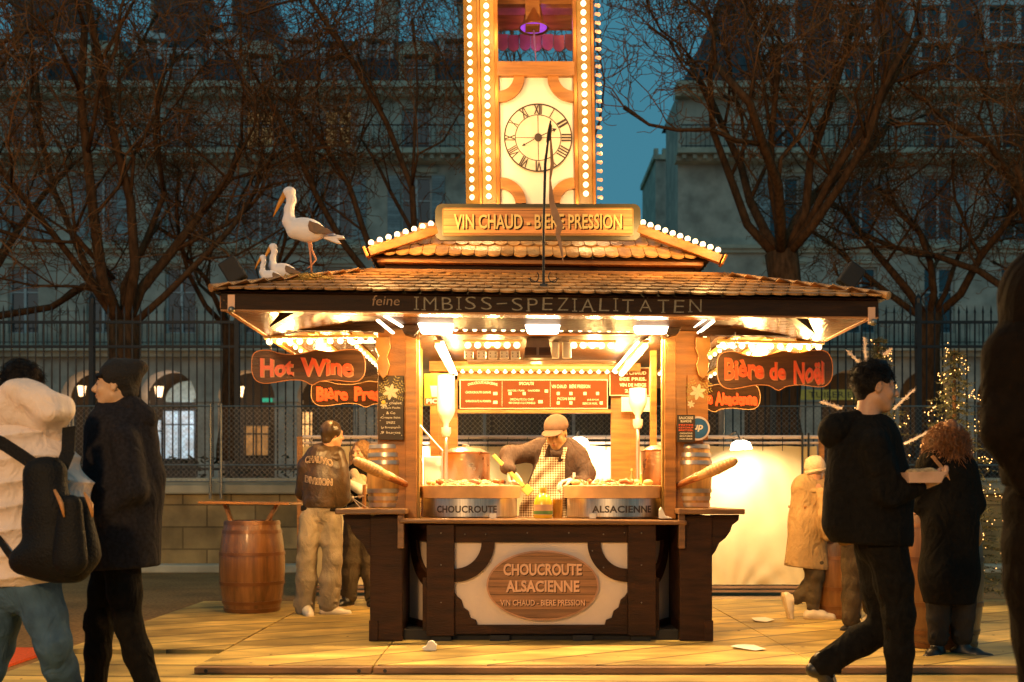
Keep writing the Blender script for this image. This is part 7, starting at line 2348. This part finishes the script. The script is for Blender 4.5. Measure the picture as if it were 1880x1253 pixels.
# ---- 7 person behind the striding man
D = 7.85
t = person('person mostly hidden behind the striding man, only olive sleeve, trousers and sneakers showing', (q(1575, 1155).x, D, .05))
hc = q(1590, 800); body(t, M_SKIN, [(q(1580, 850), q(1580, 950), .1, .1, .03)], (hc, V((.8, .6, 0)), dict(neck=q(1585, 840))))
S = sculpt([hc], .17, .009); S.ell(hc + V((-.01, -.01, .03)), (.09, .098, .095), .01); S.ripple(.003, 60, 3); S.build('hair', M_HAIRD, t)
cloak(t, 'olive_coat', M_OLIVEC, [(q(1578, 860), q(1578, 970), .2, .2, .05, ((0, 1, 0), .75)), (q(1535, 865, 0), q(1528, 930, 0), .08, .07, .05), (q(1528, 930, 0), q(1540, 980, -.05), .068, .055, .03)], [(q(1578, 1003), (0, 0, -1))], .008, 16, 6, h=.012)
trousers(t, q(1568, 1000), q(1590, 1000), [(q(1567, 1005), q(1566, 1070), q(1561, 1138)), (q(1590, 1005, .08), q(1592, 1060, .1), q(1596, 1118, .15))], (.09, .075, .06), M_GREYT, 31)
shoe(t, q(1562, 1147, 0), (.85, -.4, 0), M_SHOEB); shoe(t, q(1600, 1132, .15), (.9, -.3, 0), M_SHOEW)

# ---- 8 man in black striding right with takeaway box
D = 5.3
t = person('dark haired man in black hooded jacket striding right with a takeaway box', (q(1610, 1250).x, D, 0))
hc = q(1607, 712)
M, g = body(t, M_SKIN, [(q(1590, 800), q(1600, 940), .1, .11, .03)], (hc, V((1, -.03, -.03)), dict(neck=q(1592, 768), s=1.04)),
            hands=[(q(1690, 893, -.16), V((.95, -.05, .3)), V((-.1, .3, .95)), dict(curl=.55, thumb=1, s=1.08))])
face_bits(t, M, g, 1.04)
S = sculpt([hc], .2, .007)
S.ell(hc + V((-.022, 0, .048)), (.1, .088, .088), .01); S.cone(hc + V((-.05, 0, .02)), hc + V((-.055, 0, -.035)), .075, .05, .03); S.cone(hc + V((.03, 0, .105)), hc + V((.065, 0, .08)), .045, .025, .03)
S.ell(hc + V((.115, 0, -.01)), (.075, .12, .075), .015, None, 'sub'); S.ell(hc + V((.0, -.085, -.01)), (.024, .03, .04), .01, None, 'sub')
S.ripple(.005, 70, 9); S.build('hair', M_HAIRD, t)
strands(t, hc + V((-.02, 0, .05)), (.098, .086, .088), M_HAIRD, 1400, .05, .0016, seed=2, drop=.2, keep=lambda d: d.z > -.1 or d.x < -.4)
cloak(t, 'hooded_jacket', M_BLKC, [(q(1592, 820), q(1603, 900), .17, .19, .06), (q(1603, 900), q(1607, 985), .19, .195, .05), (q(1575, 785), q(1610, 788), .08, .07, .05)],
      [(q(1605, 1000), (-.05, 0, -1))], .008, 13, 4, extra=lambda S: (S.cone(q(1548, 830, 0), q(1545, 960, 0), .07, .09, .08), S.cone(q(1602, 818, -.15), q(1632, 905, -.2), .08, .07, .03), S.cone(q(1632, 905, -.2), q(1684, 896, -.17), .068, .045, .02)))
cloak(t, 'hood', M_BLKC, [(q(1535, 785, 0), q(1585, 770, 0), .085, .06, .05), (q(1535, 800, 0), q(1545, 825, 0), .085, .06, .05), (q(1585, 765, 0), q(1612, 782, -.02), .05, .045, .03)], [], .008, 24, 4, pad=.14, h=.01)
trousers(t, q(1600, 1000, .06), q(1625, 1000, -.06), [(q(1628, 1010, -.07), q(1652, 1130, -.07), q(1650, 1292, -.07)), (q(1605, 1010, .08), q(1628, 1150, .08), q(1508, 1222, .08))], (.105, .085, .062), M_BLKT, 18)
shoe(t, q(1655, 1293, -.07), (1, 0, 0), M_SHOEB); shoe(t, q(1494, 1230, .08), (.3, 0, -.95), M_SHOEB, up=(-.9, 0, -.4), sole=M_GALV)
bx_ = thing('takeaway_box', 'pinkish white open takeaway tray carried by the striding man', 'takeaway box', q(1695, 890, -.2))
c = q(1692, 876, -.2)
m = MB(); m.add([c + V(p) for p in [(-.085, -.06, -.03), (.075, -.06, -.03), (.075, .06, -.03), (-.085, .06, -.03), (-.1, -.08, .022), (.09, -.08, .026), (.09, .08, .026), (-.1, .08, .022)]],
                [(0, 3, 2, 1), (0, 1, 5, 4), (1, 2, 6, 5), (2, 3, 7, 6), (3, 0, 4, 7)]); m.build('tray', mat('pinkish card', (.65, .42, .32), .6), bx_)
S = sculpt([c], .14, .008); S.ell(c + V((0, 0, .015)), (.08, .06, .03), .01); S.ripple(.006, 50, 3); S.build('food', mat('food', (.5, .3, .12), .6, var=.4, scale=60), bx_)

# ---- 9 woman in long black coat
D = 6.75
t = person('curly auburn haired woman in long black coat with tan strap, seen from behind', (q(1745, 1200).x, D, .05))
hc = q(1738, 805)
body(t, M_SKIN, [(q(1740, 860), q(1740, 960), .1, .1, .03)], (hc, V((-.5, .85, 0)), dict(neck=q(1738, 845))), hands=[(q(1690, 880, .16), V((-.6, .6, .1)), V((0, .3, 1)), dict(curl=.6))])
S = sculpt([hc, hc + V((0, 0, -.12))], .2, .008)
rn = random.Random(5)
S.ell(hc + V((0, 0, .02)), (.082, .082, .082), .01)
for i in range(30):
    a = rn.uniform(0, 2 * pi); zz = rn.uniform(-.15, .09); r = .08 * math.sqrt(max(.1, 1 - (max(zz, 0) / .13) ** 2)) + (.02 if zz < 0 else 0)
    S.ell(hc + V((r * cos(a), r * sin(a), zz)), (.026, .026, .032), .03)
S.ripple(.006, 70, 2); S.build('curly_hair', M_HAIRC, t)
strands(t, hc + V((0, 0, -.02)), (.097, .097, .115), M_HAIRC, 3000, .1, .0026, .012, seed=4, drop=.6)
cloak(t, 'long_coat', M_BLKC, [(q(1740, 865), q(1742, 950), .16, .15, .06, ((0, 1, 0), .75)), (q(1742, 950), q(1745, 1060), .155, .185, .06, ((0, 1, 0), .8)), (q(1745, 1060), q(1746, 1110), .185, .18, .06, ((0, 1, 0), .8)), (q(1715, 848), q(1765, 850), .075, .075, .05),
                               (q(1702, 862, 0), q(1690, 925, .05), .072, .065, .05), (q(1690, 925, .05), q(1690, 890, .14), .055, .045, .03), (q(1775, 862, 0), q(1788, 925, .02), .075, .065, .05), (q(1788, 925, .02), q(1770, 950, .1), .06, .05, .04)],
      [(q(1745, 1108), (0, 0, -1))], .014, 13, 7, h=.011, stretch=(1, 1, .25))
mat('dark slate trousers', (.03, .027, .025), .85, spec=.06, folds=.4)
trousers(t, q(1726, 1050), q(1764, 1050), [(q(1724, 1055), q(1722, 1110), q(1721, 1172)), (q(1766, 1055), q(1768, 1110), q(1767, 1170))], (.085, .075, .068), MATS['dark slate trousers'], 44)
for px in (1721, 1767): shoe(t, q(px, 1186, 0), (.3 if px > 1740 else -.2, -.2, 0), M_SHOEB, boot=True)
sb_ = thing('shoulder_bag_strap', 'tan leather bag strap crossing the back of the long black coat', 'bag', q(1740, 880, -.18))
strap(sb_, [q(1712, 838, -.09), q(1722, 850, -.118), q(1734, 864, -.128), q(1746, 880, -.13), q(1756, 892, -.125), q(1766, 905, -.11)], .024, M_TANL, 'strap', .004)
S = sculpt([q(1790, 960, .1)], .2, .01); S.cone(q(1785, 950, .1), q(1790, 985, .1), .07, .08, .04, ((1, 0, 0), .5)); S.build('pouch', M_TANL, sb_)

# ---- 10 big dark coat at the right edge
D = 3.3
t = person('close dark figure in blouson jacket cut off by the frame edge', (q(1990, 1250).x, D, 0))
hc = q(1928, 545); body(t, M_SKIN, [(q(1950, 700), q(1950, 900), .13, .13, .03)], (hc, V((1, .1, 0)), dict(neck=q(1950, 640))))
S = sculpt([hc], .2, .012); S.ell(hc + V((-.02, 0, .03)), (.11, .1, .11), .01); S.ripple(.004, 50, 4); S.build('hair', M_HAIRD, t)
M_EDGE = mat('dark brown cloth', (.008, .005, .003), .85, var=.3, scale=30, bump=.2, bscale=100, spec=.06, folds=.5, fscale=9)
cloak(t, 'hood', M_EDGE, [(q(1928, 545), q(1940, 640), .16, .17, .04)], [], .01, 16, 5, h=.014)
cloak(t, 'blouson', M_EDGE, [(q(1960, 690), q(1950, 860), .22, .19, .06), (q(1905, 645), q(1990, 650), .13, .12, .06)], [(q(1950, 893), (0, 0, -1))], .01, 11, 4, h=.013, extra=lambda S: S.cone(q(1915, 560, 0), q(1905, 640, 0), .1, .12, .08))
cloak(t, 'sleeve', M_EDGE, [(q(1875, 660, -.05), q(1862, 790, -.08), .115, .09, .06), (q(1862, 790, -.08), q(1892, 885, -.08), .088, .055, .04)], [], .009, 16, 3, h=.012, pad=.16)
trousers(t, q(1925, 905), q(1990, 905), [(q(1915, 930, 0), q(1917, 1070, 0), q(1940, 1330, 0)), (q(1990, 930, .1), q(2040, 1100, .1), q(2050, 1400, .1))], (.125, .11, .1), M_EDGE, 9, h=.013)
shoe(t, q(1945, 1370, 0), (.8, 0, -.3), M_SHOEB)

# ------------------------------------------------------------------ fir trees with fairy lights
def fir(base, H, R, seed, lab, nl=110):
    t = thing('fir_tree', lab, 'fir tree', base, 'lit fir trees by the railing')
    rn = random.Random(seed); B = V(base)
    MB().tube([B, B + V((0, 0, H * .97))], [.06, .008], 8).build('trunk', M_BARK, t, smooth=True)
    cr = MB()
    z = .25
    while z < H * .97:
        f = 1 - z / H; rr = R * (f ** .8) + .04
        n = int(7 + 9 * f)
        for k in range(n):
            a = 2 * pi * (k + rn.random()) / n; L_ = rr * rn.uniform(.6, 1.1)
            tip = B + V((cos(a) * L_, sin(a) * L_, z - L_ * .18 + rn.uniform(-.03, .03))); root = B + V((0, 0, z + .03))
            ns = int(14 + 46 * L_)
            for j in range(ns):
                u = (j + .5) / ns
                p = root.lerp(tip, u) + V((rn.gauss(0, .014), rn.gauss(0, .014), -.05 * u * (1 - u)))
                d = (tip - root).normalized() * .5 + V((rn.gauss(0, .6), rn.gauss(0, .6), rn.gauss(.1, .4))); d.normalize(); ln = rn.uniform(.03, .065) * (1.1 - .3 * u)
                w_ = d.cross(V((rn.random(), rn.random(), rn.random()))).normalized() * ln * .13
                cr.add([p - w_, p + d * ln, p + w_], [(0, 1, 2)])
        z += .075 + .03 * f
    cr.build('crown', mat('fir needles', (.05, .05, .016), .6, var=.5, scale=9), t)
    li = MB()
    for i in range(nl):
        f = i / nl; z = H * (.08 + .9 * f); a = f * 2 * pi * 7.5 + rn.gauss(0, .35); rr = (R * ((1 - z / H) ** .8) + .04) * rn.uniform(.8, 1.05)
        p = B + V((cos(a) * rr, sin(a) * rr, z + rn.gauss(0, .04)))
        li.ball(p, .0052, 6, 4)
    li.build('fairy_lights', mat('fairy light', (1, .8, .5), .4, emit=(1, .46, .12), es=4), t, smooth=True, kind='stuff')
    for k in range(3):
        a = -pi / 2 + (k - 1) * .9
        lamp('POINT', B + V((cos(a) * R * .8, sin(a) * R * .8, H * (.3 + .22 * k))), 9, (1, .6, .25), .15)
    return t
b1 = P(1612, 1095, 10.2); fir((b1.x, 10.2, 0), P(1608, 612, 10.2).z, .62, 4, 'smaller lit fir tree with white glitter sprays behind the striding man', 170)
b2_ = P(1752, 1095, 9.9); fir((b2_.x, 9.9, 0), P(1746, 626, 9.9).z, .62, 9, 'taller slim fir tree wound with warm fairy lights above the curly haired woman', 300)
gl = mat('white glitter spray', (.75, .6, .52), .6, var=.2)
for k, ((xa, ya), (xb, yb), lab) in enumerate([((1590, 668), (1587, 620), 'white glitter spray standing straight up near the smaller fir tip'), ((1584, 672), (1556, 645), 'white glitter spray poking out left of the smaller fir'),
                                          ((1622, 652), (1635, 643), 'short white glitter spray right of the smaller fir tip'), ((1545, 750), (1508, 738), 'low white glitter spray between the coat hood and the wavy sign'),
                                          ((1640, 752), (1678, 716), 'white glitter spray fanning up right of the striding man\'s face'), ((1660, 815), (1712, 790), 'long white glitter spray below the face of the striding man')]):
    A, B_ = P(xa, ya, 9.75), P(xb, yb, 9.7); rn = random.Random(k); m = MB()
    for i in range(70):
        u = rn.random(); p = A.lerp(B_, u); d = (B_ - A).normalized() * .6 + V((rn.gauss(0, .5), rn.gauss(0, .5), rn.gauss(0, .5))); d.normalize(); w_ = d.cross(V((0, 1, .2))).normalized() * .006
        m.add([p - w_, p + d * .035, p + w_], [(0, 1, 2)])
    m.tube([A, B_], [.012, .008], 6); m.build('glitter_spray', gl, label=lab, cat='decoration', group='white glitter sprays on the firs')
# ------------------------------------------------------------------ lamps (most stand near modelled bulbs and lamp heads; the lantern behind the view is added)
WARM = (1, .56, .17)
for px in (800, 996, 1195):
    c = K(px, 612, 0)
    lamp('AREA', c + Vector((0, .12, -.03)), 50, (1, .62, .25), .2, c + Vector((0, -.3, -2)), .08)
for x, y_, v_ in ((812, 640, .85), (1178, 640, .85), (830, 672, 1.4), (1138, 674, 1.4), (905, 640, 1.0), (1090, 640, 1.0), (985, 664, 1.2)):
    lamp('POINT', K(x, y_ + 12, v_), 48, WARM, .05)
for z in (3.45, 3.9, 4.35, 4.8, 5.25):
    for px in (858, 898, 1076):
        lamp('POINT', (KX + tx(px), yT - .3, z), 5 if px != 858 else 7, (1, .58, .22), .04)
    lamp('POINT', (KX + tx(1120), yT + .3, z), 3.5, (1, .55, .2), .04)
for xa, ya, D_ in ((690, 425, KY - .45), (785, 392, KY - .4), (1190, 392, KY - .4), (1300, 432, KY - .45)):
    lamp('POINT', P(xa, ya - 6, D_), 13, WARM, .04)
for px, py, v_, pw in ((530, 668, .35, 70), (640, 668, .35, 60), (1370, 672, .35, 60), (1480, 675, .35, 70), (600, 690, 1.6, 30), (1390, 692, 1.6, 30), (715, 640, -.5, 22), (1288, 640, -.5, 22)):
    lamp('POINT', K(px, py, v_), pw, WARM, .06)
for px_ in (1063, 760):  # Left spot: unseen light on the tarpaulin, no lamp head there
    c = P(px_, 815, 10.92)
    lamp('SPOT', c + Vector((.01, -.05, -.06)), 150, (1, .82, .55), .03, P(px_ + 30, 900, 11.3), spot=130, blend=.6)
c = P(1361, 821, 10.72)
lamp('SPOT', c + Vector((.01, -.05, -.06)), 150, (1, .82, .6), .03, P(1374, 960, 11.3), spot=118, blend=.6)
lamp('POINT', (bc.x - .03, yT + .47, bz + .045), 5, (.45, .08, 1), .03)
lamp('POINT', (bc.x, yT + .75, bz + .12), 1.8, (.6, .1, .8), .05)

# added, unseen fill lantern behind the photographer to light the counter front, and the low warm evening glow
lp = thing('fill_lantern', 'added lantern post behind the viewpoint, unseen, lighting the counter front', 'added lamp post', (-3.5, -4.0, 0))
MB().tube([(-3.5, -4, 0), (-3.5, -4, 4.4)], [.06, .04], 10).build('post', M_IRON, lp, smooth='auto')
MB().lathe([(.12, 4.4), (.2, 4.85)], (-3.5, -4, 0), 8).build('glass', M_LANT, lp)
MB().lathe([(.23, 4.85), (.1, 5.05), (0, 5.1)], (-3.5, -4, 0), 8).build('cap', M_IRON, lp)
lamp('POINT', (-3.5, -3.6, 4.6), 2200, (1, .55, .2), .5)
sun = bpy.data.lights.new('sun', 'SUN'); sun.energy = .1; sun.angle = radians(40); sun.color = (1, .7, .4)
so = bpy.data.objects.new('sun', sun); COL.objects.link(so); so.rotation_euler = Vector((.35, 1, -.45)).to_track_quat('-Z', 'Y').to_euler()
